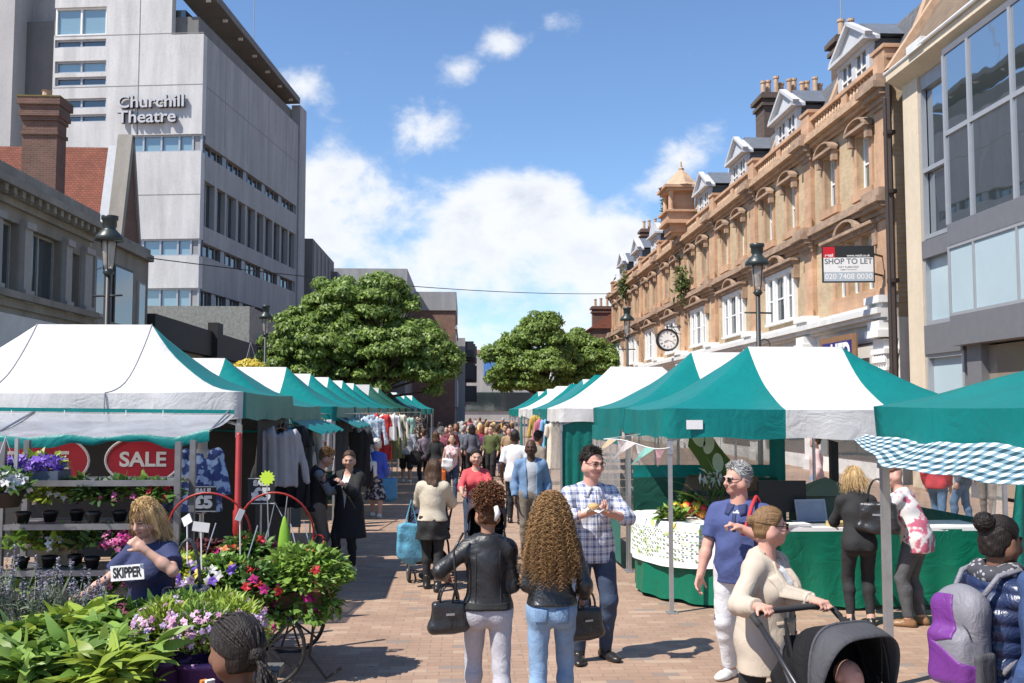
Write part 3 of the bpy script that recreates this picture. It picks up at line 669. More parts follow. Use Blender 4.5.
from mathutils.bvhtree import BVHTree
def patch(name, root, part, fig, corners, m, off=.005, back=False, thick=.006, nu=6, nv=6):
    """flat panel laid on a garment: corners are (x, z) in torso units, tl, tr, br, bl; cast on to the cloth"""
    o = [c for c in root.children if c.name.split('.')[0] == part][0]; me = o.data; bv = BVHTree.FromPolygons([v.co for v in me.vertices], [p.vertices for p in me.polygons]); d = Vector(fig.R @ np.array((0, 1.0 if back else -1.0, 0))); P = []; c = [np.array(q) for q in corners]; last = None
    for i in range(nu + 1):
        row = []
        for j in range(nv + 1):
            u, v = i / nu, j / nv; x, z = (c[0] * (1 - u) + c[1] * u) * (1 - v) + (c[3] * (1 - u) + c[2] * u) * v
            s_ = Vector(fig.T(x, -.8 if back else .8, z)); h = bv.ray_cast(s_, d)[0]; h = h if h is not None else (last or s_ + d * .6); last = h; row.append(tuple(h - d * off))
        P.append(row)
    b = MB(); b.grid(P); return b.build(name, m, root, True, solid=thick)
# ------------------------------------------------------------------ materials of the place
def brickmat(name, c1, c2, mortar, axes=('y', 'z'), w=.225, h=.075, ms=.010, var=.18, rough=.88, bias=0.0, big=.25):
    m = mat(name, c1, rough, 0); N, L, b = nodes(m); tc = N.new('ShaderNodeTexCoord'); sp = N.new('ShaderNodeSeparateXYZ'); cb = N.new('ShaderNodeCombineXYZ'); L.new(tc.outputs['Object'], sp.inputs[0])
    L.new(sp.outputs[axes[0].upper()], cb.inputs[0]); L.new(sp.outputs[axes[1].upper()], cb.inputs[1])
    br = N.new('ShaderNodeTexBrick'); br.inputs['Scale'].default_value = 1; br.inputs['Brick Width'].default_value = w; br.inputs['Row Height'].default_value = h; br.inputs['Mortar Size'].default_value = ms
    br.inputs['Color1'].default_value = (*c1, 1); br.inputs['Color2'].default_value = (*c2, 1); br.inputs['Mortar'].default_value = (*mortar, 1); br.inputs['Bias'].default_value = bias; br.inputs['Mortar Smooth'].default_value = .3
    L.new(cb.outputs[0], br.inputs['Vector'])
    n = N.new('ShaderNodeTexNoise'); n.inputs['Scale'].default_value = 1.3; n.inputs['Detail'].default_value = 8; n.inputs['Roughness'].default_value = .7; L.new(tc.outputs['Object'], n.inputs['Vector'])
    n2 = N.new('ShaderNodeTexNoise'); n2.inputs['Scale'].default_value = .3; n2.inputs['Detail'].default_value = 4; L.new(tc.outputs['Object'], n2.inputs['Vector'])
    r = N.new('ShaderNodeMapRange'); L.new(n.outputs['Fac'], r.inputs[0]); r.inputs[1].default_value = .3; r.inputs[2].default_value = .7; r.inputs[3].default_value = 1 - var; r.inputs[4].default_value = 1 + var
    r2 = N.new('ShaderNodeMapRange'); L.new(n2.outputs['Fac'], r2.inputs[0]); r2.inputs[1].default_value = .3; r2.inputs[2].default_value = .7; r2.inputs[3].default_value = 1 - big * .6; r2.inputs[4].default_value = 1 + big * .6
    mm = N.new('ShaderNodeMath'); mm.operation = 'MULTIPLY'; L.new(r.outputs[0], mm.inputs[0]); L.new(r2.outputs[0], mm.inputs[1])
    v = N.new('ShaderNodeVectorMath'); v.operation = 'SCALE'; L.new(br.outputs['Color'], v.inputs[0]); L.new(mm.outputs[0], v.inputs['Scale']); L.new(v.outputs[0], b.inputs['Base Color'])
    bp = N.new('ShaderNodeBump'); bp.inputs['Strength'].default_value = .35; bp.inputs['Distance'].default_value = .006; bp.invert = True; L.new(br.outputs['Fac'], bp.inputs['Height']); L.new(bp.outputs[0], b.inputs['Normal'])
    return m
def concrete(name, c, axes=('x', 'z'), streak=.16, board=.0):
    m = mat(name, c, .85, 0); N, L, b = nodes(m); tc = N.new('ShaderNodeTexCoord')
    def nz(sc, stretch, det=6):
        mp = N.new('ShaderNodeMapping'); mp.inputs['Scale'].default_value = stretch; L.new(tc.outputs['Object'], mp.inputs[0]); n = N.new('ShaderNodeTexNoise'); n.inputs['Scale'].default_value = sc; n.inputs['Detail'].default_value = det; n.inputs['Roughness'].default_value = .68
        L.new(mp.outputs[0], n.inputs['Vector']); return n.outputs['Fac']
    def rg(f, lo, hi):
        r = N.new('ShaderNodeMapRange'); L.new(f, r.inputs[0]); r.inputs[1].default_value = .3; r.inputs[2].default_value = .7; r.inputs[3].default_value = lo; r.inputs[4].default_value = hi; return r.outputs[0]
    a = rg(nz(.9, (1, 1, .12)), 1 - streak, 1 + streak * .6); c2 = rg(nz(6, (1, 1, 1)), .93, 1.07); d = rg(nz(.25, (1, 1, 1)), .92, 1.08)
    x = N.new('ShaderNodeMath'); x.operation = 'MULTIPLY'; L.new(a, x.inputs[0]); L.new(c2, x.inputs[1]); y = N.new('ShaderNodeMath'); y.operation = 'MULTIPLY'; L.new(x.outputs[0], y.inputs[0]); L.new(d, y.inputs[1])
    v = N.new('ShaderNodeVectorMath'); v.operation = 'SCALE'; v.inputs[0].default_value = c; L.new(y.outputs[0], v.inputs['Scale']); L.new(v.outputs[0], b.inputs['Base Color']); return m
def glassmat(name, c=(.05, .065, .075), rough=.04, spec=1.0):
    m = mat(name, c, rough, 0, spec=spec); N, L, b = nodes(m); b.inputs['IOR'].default_value = 1.7
    tc = N.new('ShaderNodeTexCoord'); n = N.new('ShaderNodeTexNoise'); n.inputs['Scale'].default_value = .55; L.new(tc.outputs['Object'], n.inputs['Vector']); bp = N.new('ShaderNodeBump'); bp.inputs['Strength'].default_value = .12; bp.inputs['Distance'].default_value = .05
    L.new(n.outputs['Fac'], bp.inputs['Height']); L.new(bp.outputs[0], b.inputs['Normal']); return m

M_pave = brickmat('paving_brick', (.355, .235, .165), (.30, .19, .13), (.21, .155, .12), ('x', 'y'), .21, .107, .005, .16, .82, -.15, .2)
def paving_extra():
    N, L, b = nodes(M_pave); src = b.inputs['Base Color'].links[0].from_socket; tc = N.new('ShaderNodeTexCoord')
    # single odd bricks (grey-blue, pale) on the same bond, and old stains
    br = N.new('ShaderNodeTexBrick'); br.inputs['Scale'].default_value = 1; br.inputs['Brick Width'].default_value = .21; br.inputs['Row Height'].default_value = .107; br.inputs['Mortar Size'].default_value = 0
    br.inputs['Color1'].default_value = (0, 0, 0, 1); br.inputs['Color2'].default_value = (1, 1, 1, 1); br.offset = .5
    L.new(tc.outputs['Object'], br.inputs['Vector']); sp = N.new('ShaderNodeSeparateColor'); L.new(br.outputs['Color'], sp.inputs[0])
    r = N.new('ShaderNodeMapRange'); L.new(sp.outputs[0], r.inputs[0]); r.inputs[1].default_value = .955; r.inputs[2].default_value = .96; r.inputs[3].default_value = 0; r.inputs[4].default_value = .75
    mx = N.new('ShaderNodeMix'); mx.data_type = 'RGBA'; L.new(r.outputs[0], mx.inputs['Factor']); L.new(src, mx.inputs['A']); mx.inputs['B'].default_value = (.215, .185, .165, 1)
    r3 = N.new('ShaderNodeMapRange'); L.new(sp.outputs[0], r3.inputs[0]); r3.inputs[1].default_value = .10; r3.inputs[2].default_value = .09; r3.inputs[3].default_value = 0; r3.inputs[4].default_value = .6
    mx3 = N.new('ShaderNodeMix'); mx3.data_type = 'RGBA'; L.new(r3.outputs[0], mx3.inputs['Factor']); L.new(mx.outputs['Result'], mx3.inputs['A']); mx3.inputs['B'].default_value = (.41, .30, .215, 1)
    n = N.new('ShaderNodeTexNoise'); n.inputs['Scale'].default_value = 2.2; n.inputs['Detail'].default_value = 7; L.new(tc.outputs['Object'], n.inputs['Vector'])
    r2 = N.new('ShaderNodeMapRange'); L.new(n.outputs['Fac'], r2.inputs[0]); r2.inputs[1].default_value = .62; r2.inputs[2].default_value = .74; r2.inputs[3].default_value = 0; r2.inputs[4].default_value = .3
    mx2 = N.new('ShaderNodeMix'); mx2.data_type = 'RGBA'; L.new(r2.outputs[0], mx2.inputs['Factor']); L.new(mx3.outputs['Result'], mx2.inputs['A']); mx2.inputs['B'].default_value = (.17, .13, .10, 1); vo = N.new('ShaderNodeTexVoronoi'); vo.inputs['Scale'].default_value = 1.7; L.new(tc.outputs['Object'], vo.inputs['Vector'])
    r4 = N.new('ShaderNodeMapRange'); L.new(vo.outputs['Distance'], r4.inputs[0]); r4.inputs[1].default_value = .055; r4.inputs[2].default_value = .045; r4.inputs[3].default_value = 0; r4.inputs[4].default_value = .5
    mx4 = N.new('ShaderNodeMix'); mx4.data_type = 'RGBA'; L.new(r4.outputs[0], mx4.inputs['Factor']); L.new(mx2.outputs['Result'], mx4.inputs['A']); mx4.inputs['B'].default_value = (.12, .10, .085, 1); L.new(mx4.outputs['Result'], b.inputs['Base Color'])
paving_extra()
M_yel = brickmat('yellow_stock_brick', (.51, .375, .225), (.44, .31, .175), (.44, .37, .28), ('y', 'z'))
M_terra = brickmat('terracotta_block', (.54, .335, .21), (.46, .275, .165), (.40, .27, .18), ('y', 'z'), .62, .31, .008, .2, .75)
M_terrap = mat('terracotta_moulding', (.47, .315, .205), .75, .34, 2.4, .2, 14)
M_terrad = mat('weathered_terracotta_moulding', (.34, .235, .165), .85, .42, 2.2, .25, 14)
M_slate = brickmat('roof_slate', (.10, .105, .115), (.14, .14, .145), (.05, .05, .055), ('y', 'z'), .3, .22, .012)
M_lead = mat('lead_sheet', (.17, .185, .21), .5, .2, 3, metal=.3)
M_white = mat('white_paint', (.78, .77, .75), .5, .07, 3)
M_whited = mat('weathered_white_paint', (.66, .65, .63), .65, .14, 2)
M_glass = glassmat('window_glass')
M_curtain = mat('net_curtain', (.52, .51, .49), .9, .1, 8)
M_redtile = brickmat('red_roof_tile', (.30, .095, .055), (.23, .07, .042), (.10, .04, .03), ('x', 'z'), .17, .10, .010)
M_darkbrick = brickmat('dark_red_brick', (.17, .075, .05), (.12, .055, .04), (.15, .12, .10), ('x', 'z'))
M_blackbrick = brickmat('sooty_brick', (.13, .085, .065), (.09, .062, .05), (.10, .085, .07), ('x', 'z'))
M_stone = concrete('weathered_stone', (.27, .245, .21), ('y', 'z'), .32)
M_stonep = concrete('painted_stone', (.36, .345, .325), ('y', 'z'), .16)
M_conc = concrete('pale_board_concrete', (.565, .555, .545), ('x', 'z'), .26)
M_conc2 = concrete('grey_and_shade_concrete', (.33, .325, .325), ('y', 'z'), .24)  # plain grey concrete, also the painted shade of the theatre side
M_concd = concrete('dark_concrete', (.16, .155, .15), ('x', 'z'), .2)
M_grey = mat('grey_metal_frame', (.20, .20, .215), .45, .08, 4, metal=.3)
M_greyl = mat('pale_metal_frame', (.42, .43, .45), .4, .06, 4, metal=.4)
M_black = mat('black_iron', (.018, .019, .02), .5, .15, 6)
M_cream = concrete('cream_render', (.62, .52, .39), ('y', 'z'), .1)
M_steel = mat('galvanised_steel', (.46, .46, .47), .42, .14, 9, metal=.75)
M_bark = mat('bark', (.07, .055, .04), .9, .3, 8, .6, 20)

# ------------------------------------------------------------------ ground
g = MB(); g.add([(-400, -60, 0), (400, -60, 0), (400, 900, 0), (-400, 900, 0)], [(0, 1, 2, 3)])
tag(g.build('ground', M_pave), kind='structure')

# ------------------------------------------------------------------ right: the terracotta terrace
FX = 13.0
def rb(mb, u0, u1, w0, w1, d0, d1): return mb.box(FX - d1, FX - d0, u0, u1, w0, w1)
BAY0, BAYW, NB = 29.25, 7.18, 8
BEND = BAY0 + BAYW * NB
tr = thing('terrace_building', 'long ornate terrace of yellow brick and terracotta with white dormers', 'building', (0, 0, 0))
def wall_openings(mb, u0, u1, w0, w1, ops, d0, d1, put=rb):
    """rectangles of wall around the openings (u0,u1,w0,w1)"""
    us = sorted({u0, u1, *[o[0] for o in ops], *[o[1] for o in ops]})
    for a, b in zip(us[:-1], us[1:]):
        col = sorted([o for o in ops if o[0] <= a + 1e-6 and o[1] >= b - 1e-6], key=lambda o: o[2]); w = w0
        for o in col:
            if o[2] > w + 1e-6: put(mb, a, b, w, o[2], d0, d1)
            w = o[3]
        if w < w1 - 1e-6: put(mb, a, b, w, w1, d0, d1)
def sash(parent, u0, u1, w0, w1, d=-.16, put=rb, fm=M_white, fw=.075, mid=True, curtain=0.0, name='window'):
    f = MB()
    put(f, u0, u0 + fw, w0, w1, d, d + .07); put(f, u1 - fw, u1, w0, w1, d, d + .07); put(f, u0 + fw, u1 - fw, w0, w0 + fw, d, d + .07); put(f, u0 + fw, u1 - fw, w1 - fw, w1, d, d + .07)
    if mid: put(f, u0 + fw, u1 - fw, (w0 + w1) / 2 - .03, (w0 + w1) / 2 + .03, d, d + .06)
    o = f.build(name, fm, parent); p = MB(); put(p, u0 + fw, u1 - fw, w0 + fw, w1 - fw, d - .02, d + .015); p.build('pane', M_glass, o)
    if curtain:
        c = MB(); put(c, u0 + fw * 1.2, u1 - fw * 1.2, w1 - (w1 - w0) * curtain, w1 - fw * 1.1, d + .016, d + .02); c.build('blind', M_curtain, o)
    return o
def pediment(mb, uc, w, hw, hh, d0, d1, arch=True):
    n = 12 if arch else 2
    out = [(uc - hw, w)] + [(uc + hw * math.cos(PI - PI * i / n), w + hh * math.sin(PI * i / n)) for i in range(1, n)] + [(uc + hw, w)] if arch else [(uc - hw, w), (uc, w + hh), (uc + hw, w)]
    inn = [(uc + (a - uc) * .74, w + .05 + (b - w) * .70) for a, b in out]
    k = len(out)
    for i in range(k - 1):   # raised rim
        q = [out[i], out[i + 1], inn[i + 1], inn[i]]; mb.prism([(p[0], p[1]) for p in q], 'x', FX - d1, FX - d0)
    mb.prism(inn, 'x', FX - d0 - (d1 - d0) * .35, FX - d0)
wl = MB(); ops = []
for b in range(NB):
    u = BAY0 + BAYW * b
    for c in (2.15, 5.1): ops.append((u + c - .5, u + c + .5, 9.35, 11.2))
    if b == 0: ops += [(u + 1.45 + i * 1.18, u + 2.35 + i * 1.18, 6.05, 7.85) for i in range(3)]
    else: ops.append((u + 1.75, u + 5.45, 5.72, 7.85))
wall_openings(wl, BAY0, BEND, 5.0, 12.1, ops, -.45, 0); rb(wl, BAY0, BEND, 0, 12.1, -11, -.46); wl.build('wall', M_yel, tr)
g0 = MB(); rb(g0, BAY0, BEND, 0, 5.0, -.45, -.02); g0.build('shopfront_wall', M_whited, tr)
for b in range(NB + 1):
    u = BAY0 + BAYW * b; p = MB(); hw = .42 if b else .5
    c = u + (hw if b == 0 else -hw if b == NB else 0)
    rb(p, c - hw, c + hw, 5.5, 8.42, .005, .17); rb(p, c - hw - .06, c + hw + .06, 5.5, 5.95, .17, .22); rb(p, c - hw + .05, c + hw - .05, 8.95, 11.9, .005, .15); rb(p, c - hw - .02, c + hw + .02, 8.95, 9.35, .15, .2)
    p.build('pilaster', M_terra, tr)
    k = MB()
    for i, (a0, a1, dd) in enumerate(((8.05, 8.2, .24), (8.2, 8.36, .32), (8.36, 8.5, .5), (8.5, 8.66, .66), (8.66, 8.93, .56), (11.5, 11.64, .22), (11.64, 11.82, .3), (11.82, 12.0, .46), (12.0, 12.2, .66), (12.2, 12.42, .56))):
        rb(k, c - hw - .04 - dd * .25, c + hw + .04 + dd * .25, a0, a1, .17, dd)
        if i == 4: k.build('capital', M_terrad, tr); k = MB()
    k.build('capital', M_terrad, tr)
cn = MB()
for a0, a1, dd in ((8.3, 8.45, .14), (8.45, 8.58, .3), (8.58, 8.7, .42), (8.7, 8.88, .34)): rb(cn, BAY0, BEND, a0, a1, .003, dd)
cn.build('string_course', M_terrad, tr)
cn = MB()
for a0, a1, dd in ((11.78, 11.9, .12), (11.9, 12.05, .26), (12.05, 12.2, .46), (12.2, 12.36, .38)): rb(cn, BAY0, BEND, a0, a1, .003, dd)
cn.build('cornice', M_terrap, tr)
for b in range(NB):   # window surrounds, pediments, sashes
    u = BAY0 + BAYW * b
    for c in (2.15, 5.1):
        s_ = MB()
        for sg in (-1, 1): rb(s_, u + c + sg * .5, u + c + sg * .74, 9.15, 11.2, .004, .075)
        rb(s_, u + c - .86, u + c + .86, 9.05, 9.33, .004, .16); rb(s_, u + c - .78, u + c + .78, 11.2, 11.27, .004, .1); s_.build('window_surround', M_terra, tr)
        h = MB(); rb(h, u + c - .88, u + c + .88, 11.27, 11.37, .11, .36)
        pediment(h, u + c, 11.37, .84, .30, .06, .36)
        for sg in (-1, 1): rb(h, u + c + sg * .82, u + c + sg * .6, 10.9, 11.27, .08, .26)
        h.build('pediment', M_terrad, tr)
        sash(tr, u + c - .5, u + c + .5, 9.35, 11.2, -.24, curtain=.45 if (b * 2 + int(c)) % 3 else 0)
    if b == 0:
        s_ = MB()
        for i in range(4): rb(s_, u + 1.2 + i * 1.18, u + 1.43 + i * 1.18, 5.75, 7.86, .004, .09)
        rb(s_, u + 1.1, u + 5.1, 5.5, 6.03, .004, .14); s_.build('window_surround', M_terra, tr)
        for i in range(3): sash(tr, u + 1.45 + i * 1.18, u + 2.35 + i * 1.18, 6.05, 7.85, -.22, curtain=.3 if i == 1 else 0)
        cu_, hw = u + 3.1, 2.2
    else:
        w = MB(); a, e = u + 1.75, u + 5.45
        rb(w, a, e, 5.72, 5.82, .0, .2); rb(w, a, e, 7.7, 7.85, .0, .16)
        for x0, x1 in ((a, a + .26), (a + .98, a + 1.26), (e - 1.26, e - .98), (e - .26, e)): rb(w, x0, x1, 5.82, 7.7, -.02, .14)
        wo = w.build('bay_window', M_white, tr)
        for x0, x1 in ((a + .26, a + .98), (a + 1.26, e - 1.26), (e - .98, e - .26)):
            o = sash(wo, x0, x1, 5.82, 7.7, -.02, fw=.05, curtain=.55 if b % 2 else .3, name='sash') if False else None
        p = MB(); f = MB()
        for x0, x1 in ((a + .26, a + .98), (a + 1.26, e - 1.26), (e - .98, e - .26)):
            rb(p, x0 + .06, x1 - .06, 5.88, 7.64, -.03, .01)
            for q in ((x0, x0 + .06, 5.82, 7.7), (x1 - .06, x1, 5.82, 7.7), (x0 + .06, x1 - .06, 5.82, 5.88), (x0 + .06, x1 - .06, 7.64, 7.7), (x0 + .06, x1 - .06, 6.73, 6.79)): rb(f, *q, -.03, .05)
        p.build('pane', M_glass, wo); f.build('sash_frame', M_white, wo)
        for x0, x1 in ((a + .33, a + .66), (a + 1.33, e - 1.9), (e - .92, e - .6)):
            c_ = MB(); n = 9
            for i in range(n - 1): rb(c_, x0 + (x1 - x0) * i / n, x0 + (x1 - x0) * (i + .8) / n, 6.6 + .12 * math.sin(i * 1.9), 7.63, .011, .018 + .01 * (i % 2))
            c_.build('curtain', M_curtain, wo)
        cu_, hw = u + 3.6, 2.15
    h = MB(); rb(h, cu_ - hw, cu_ + hw, 7.9, 8.02, .004, .3); rb(h, cu_ - hw - .06, cu_ + hw + .06, 8.02, 8.12, .004, .42); rb(h, cu_ - hw + .1, cu_ + hw - .1, 7.86, 7.9, .004, .2)
    pediment(h, cu_, 8.12, .98, .4, .05, .40)
    for sg in (-1, 1): rb(h, cu_ + sg * (hw - .3), cu_ + sg * hw, 7.35, 7.9, .005, .24)
    h.build('pediment', M_terrad, tr)
# balustrade and parapet
pr = MB()
rb(pr, BAY0, BEND, 12.36, 12.5, -.25, .12); rb(pr, BAY0, BEND, 12.98, 13.12, -.25, .14)
for b in range(NB + 1):
    u = BAY0 + BAYW * b; c = u + (.45 if b == 0 else -.45 if b == NB else 0); rb(pr, c - .42, c + .42, 12.5, 13.3, -.28, .2); rb(pr, c - .5, c + .5, 13.3, 13.42, -.3, .25)
    if b < NB: rb(pr, u + 3.3, u + 3.8, 12.5, 12.98, -.24, .1)
pr.build('parapet', M_terra, tr)
for b in range(NB):
    u = BAY0 + BAYW * b; bl = MB(); rb(bl, u + .5, u + 6.6, 12.5, 12.53, -.1, .1)
    for i in range(22):
        x = u + .62 + i * .275
        if not 3.2 < x - u < 3.9 and x - u < 6.6: bl.lathe([(.05, 0), (.085, .12), (.09, .2), (.045, .36), (.07, .46), (.05, .48)], 6, (FX - .0, x, 12.5))
    bl.build('balustrade', M_terrap, tr)
# mansard roof
rf = MB(); X0 = FX + .45
rf.prism([(X0, 12.3), (X0 + 1.25, 15.35), (X0 + 4.6, 16.4), (X0 + 8, 15.5), (X0 + 9.4, 12.3)], 'y', BAY0 + .3, BEND - .1); rf.build('roof', M_slate, tr)
for b in range(NB):   # party walls with terracotta coping between the roofs
    if b in (4, 6): continue
    u = BAY0 + BAYW * b + (.0 if b else .16); c = MB(); c.prism([(X0 - .1, 12.3), (X0 + 1.15, 15.6), (X0 + 4.6, 16.75), (X0 + 8, 15.7), (X0 + 9, 12.3)], 'y', u - .14, u + .14); c.build('party_wall', M_yel, tr)
    c = MB(); P = [(X0 - .14, 12.5), (X0 + 1.13, 15.65), (X0 + 4.6, 16.8), (X0 + 8, 15.75)]
    for p, q in zip(P[:-1], P[1:]): c.bar((p[0], u, p[1] + .06), (q[0], u, q[1] + .06), .34, .12)
    c.build('roof_coping', M_terrap, tr)
def dormer(u, w=3.1, z0=12.95, h=1.55, kind=0):
    d = MB(); f = FX + .25; r = .16
    rbx = lambda mb, u0, u1, w0, w1, x0, x1: mb.box(x0, x1, u0, u1, w0, w1)
    rbx(d, u - w / 2, u + w / 2, z0, z0 + .16, f, f + .2); rbx(d, u - w / 2, u + w / 2, z0 + h - .18, z0 + h, f - .02, f + .2)
    for c in (-w / 2, -.14, w / 2 - .28): rbx(d, u + c, u + c + .28, z0 + .16, z0 + h - .18, f, f + .18)
    rbx(d, u - w / 2 - .2, u + w / 2 + .2, z0 + h, z0 + h + .12, f - .28, f + .3)
    if kind == 0:
        d.prism([(u - w / 2 - .2, z0 + h + .12), (u + w / 2 + .2, z0 + h + .12), (u, z0 + h + 1.0)], 'x', f - .05, f + .3)
        for sg in (-1, 1): d.bar((f - .1, u + sg * (w / 2 + .25), z0 + h + .17), (f - .1, u, z0 + h + 1.1), .26, .12)
    else:
        n = 10; d.prism([(u + (w / 2 + .1) * math.cos(PI * i / n), z0 + h + .12 + .85 * math.sin(PI * i / n)) for i in range(n + 1)], 'x', f - .1, f + .3)
    o = d.build('dormer', mat('grey_white_paint', (.52, .52, .535), .6, .14, 2), tr)
    s = MB(); s.box(f + .2, f + 2.6, u - w / 2 + .02, u + w / 2 - .02, z0 + .1, z0 + h + .1); s.build('dormer_cheek', M_slate, o)
    t = MB()
    if kind == 0:
        t.prism([(u - w / 2 - .24, z0 + h + .16), (u + w / 2 + .24, z0 + h + .16), (u, z0 + h + 1.13)], 'x', f + .3, f + 3.4)
    else: t.prism([(u + (w / 2 + .14) * math.cos(PI * i / 10), z0 + h + .14 + .92 * math.sin(PI * i / 10)) for i in range(11)], 'x', f + .3, f + 3.4)
    t.build('dormer_roof', M_lead, o)
    p = MB(); q = MB()
    for x0, x1 in ((u - w / 2 + .28, u - .14), (u + .14, u + w / 2 - .28)):
        p.box(f + .08, f + .1, x0, x1, z0 + .16, z0 + h - .18)
        q.box(f + .04, f + .08, x0, x0 + .06, z0 + .16, z0 + h - .18); q.box(f + .04, f + .08, x1 - .06, x1, z0 + .16, z0 + h - .18); q.box(f + .03, f + .079, x0 + .06, x1 - .06, z0 + h / 2 - .03, z0 + h / 2 + .03); q.box(f + .035, f + .08, (x0 + x1) / 2 - .025, (x0 + x1) / 2 + .025, z0 + .16, z0 + h - .18)
    p.build('pane', M_glass, o); q.build('glazing_bars', M_white, o)
for b in range(NB):
    if b == 4: dormer(BAY0 + BAYW * b + 4.4, 2.6, kind=1)
    else: dormer(BAY0 + BAYW * b + 3.56, 2.75, h=1.4, kind=1 if b in (5,) else 0)
# upper small dormers higher on the roof
for u in (55.2, 63):
    d = MB(); d.box(FX + 2.1, FX + 2.3, u - .6, u + .6, 14.6, 16.2); n = 8; d.prism([(u + .75 * math.cos(PI * i / n), 16.2 + .5 * math.sin(PI * i / n)) for i in range(n + 1)], 'x', FX + 2.0, FX + 2.4); o = d.build('attic_dormer', M_white, tr)
    s = MB(); s.box(FX + 2.3, FX + 4.5, u - .58, u + .58, 14.5, 16.2); s.prism([(u + .72 * math.cos(PI * i / n), 16.2 + .48 * math.sin(PI * i / n)) for i in range(n + 1)], 'x', FX + 2.4, FX + 4.6); s.build('dormer_roof', M_lead, o)
    p = MB(); p.box(FX + 2.07, FX + 2.1, u - .4, u + .4, 14.9, 16.0); p.build('pane', M_glass, o)
# corner turret over the fifth pilaster
tu = MB(); uc = BAY0 + BAYW * 4 + .1; xc = FX - .15
for z0, z1, r in ((12.4, 12.7, .95), (12.7, 13.5, 1.1), (13.5, 13.75, 1.45), (13.75, 14.55, 1.3), (14.55, 14.75, 1.5), (16.55, 16.8, 1.35), (16.8, 17.05, 1.55)): tu.box(xc - r, xc + r, uc - r, uc + r, z0, z1)
for a in (-1, 1):
    for b in (-1, 1): tu.lathe([(.26, 14.75), (.2, 14.9), (.18, 16.2), (.26, 16.5), (.26, 16.55)], 10, (xc + a * 1.0, uc + b * 1.0, 0))
tu.box(xc - .75, xc + .75, uc - .75, uc + .75, 14.75, 16.55)
tu.v = [((x - xc) * .8 + xc, (y - uc) * .8 + uc, 12.4 + (z - 12.4) * .64) for x, y, z in tu.v]; tt = tu.build('turret', M_terra, tr); tp = MB()
tp.lathe([(1.75, 17.05), (1.3, 17.35), (.9, 17.9), (.45, 18.5), (.2, 18.75), (.22, 18.95), (.1, 19.05), (.05, 19.6)], 4 * 2, (xc, uc, 0)); tp.v = [((x - xc) * .8 + xc, (y - uc) * .8 + uc, 12.4 + (z - 12.4) * .64) for x, y, z in tp.v]; tp.build('turret_roof', M_terrap, tt)
# chimney stacks with pots
def chimney(par, x0, x1, y0, y1, z0, z1, n, m, potm=M_terrap, two=True, name='chimney'):
    c = MB(); c.box(x0, x1, y0, y1, z0, z1); c.box(x0 - .12, x1 + .12, y0 - .12, y1 + .12, z1 - .55, z1 - .38); c.box(x0 - .2, x1 + .2, y0 - .2, y1 + .2, z1 - .2, z1 - .001); c.box(x0 - .1, x1 + .1, y0 - .1, y1 + .1, z1, z1 + .12)
    o = c.build(name, m, par)
    for i in range(n):
        x = x0 + (x1 - x0) * (i + .5) / n; p = MB(); hh = .75 + .25 * ((i * 7) % 3) / 2; p.lathe([(.15, 0), (.13, .1), (.12, hh - .12), (.155, hh - .1), (.155, hh), (.1, hh)], 10, (x, (y0 + y1) / 2 + (.12 if i % 2 else -.12), z1 + .12)); p.build('chimney_pot', potm, o)
    return o
chimney(tr, 14.7, 18.0, 47.6, 49.0, 13, 17.75, 10, M_blackbrick)
chimney(tr, 15.0, 16.0, 38.6, 39.4, 14, 17.2, 2, M_blackbrick)
chimney(tr, 15.5, 17.5, 86, 87, 14, 18, 4, M_darkbrick)
ae = MB(); ax, ay = 15.3, 39.0
ae.tube([(ax, ay, 17.3), (ax, ay, 21.4)], .03, 6); ae.tube([(ax - 1.0, ay, 21.2), (ax + .7, ay, 21.2)], .018, 5)
for i in range(9): ae.tube([(ax - .95 + i * .18, ay - .1, 21.2 - .28), (ax - .95 + i * .18, ay + .1, 21.2 + .28)], .012, 4)
ae.tube([(ax, ay, 19), (ax + .5, ay, 19.5)], .018, 5); ae.build('aerial', M_steel, tr)
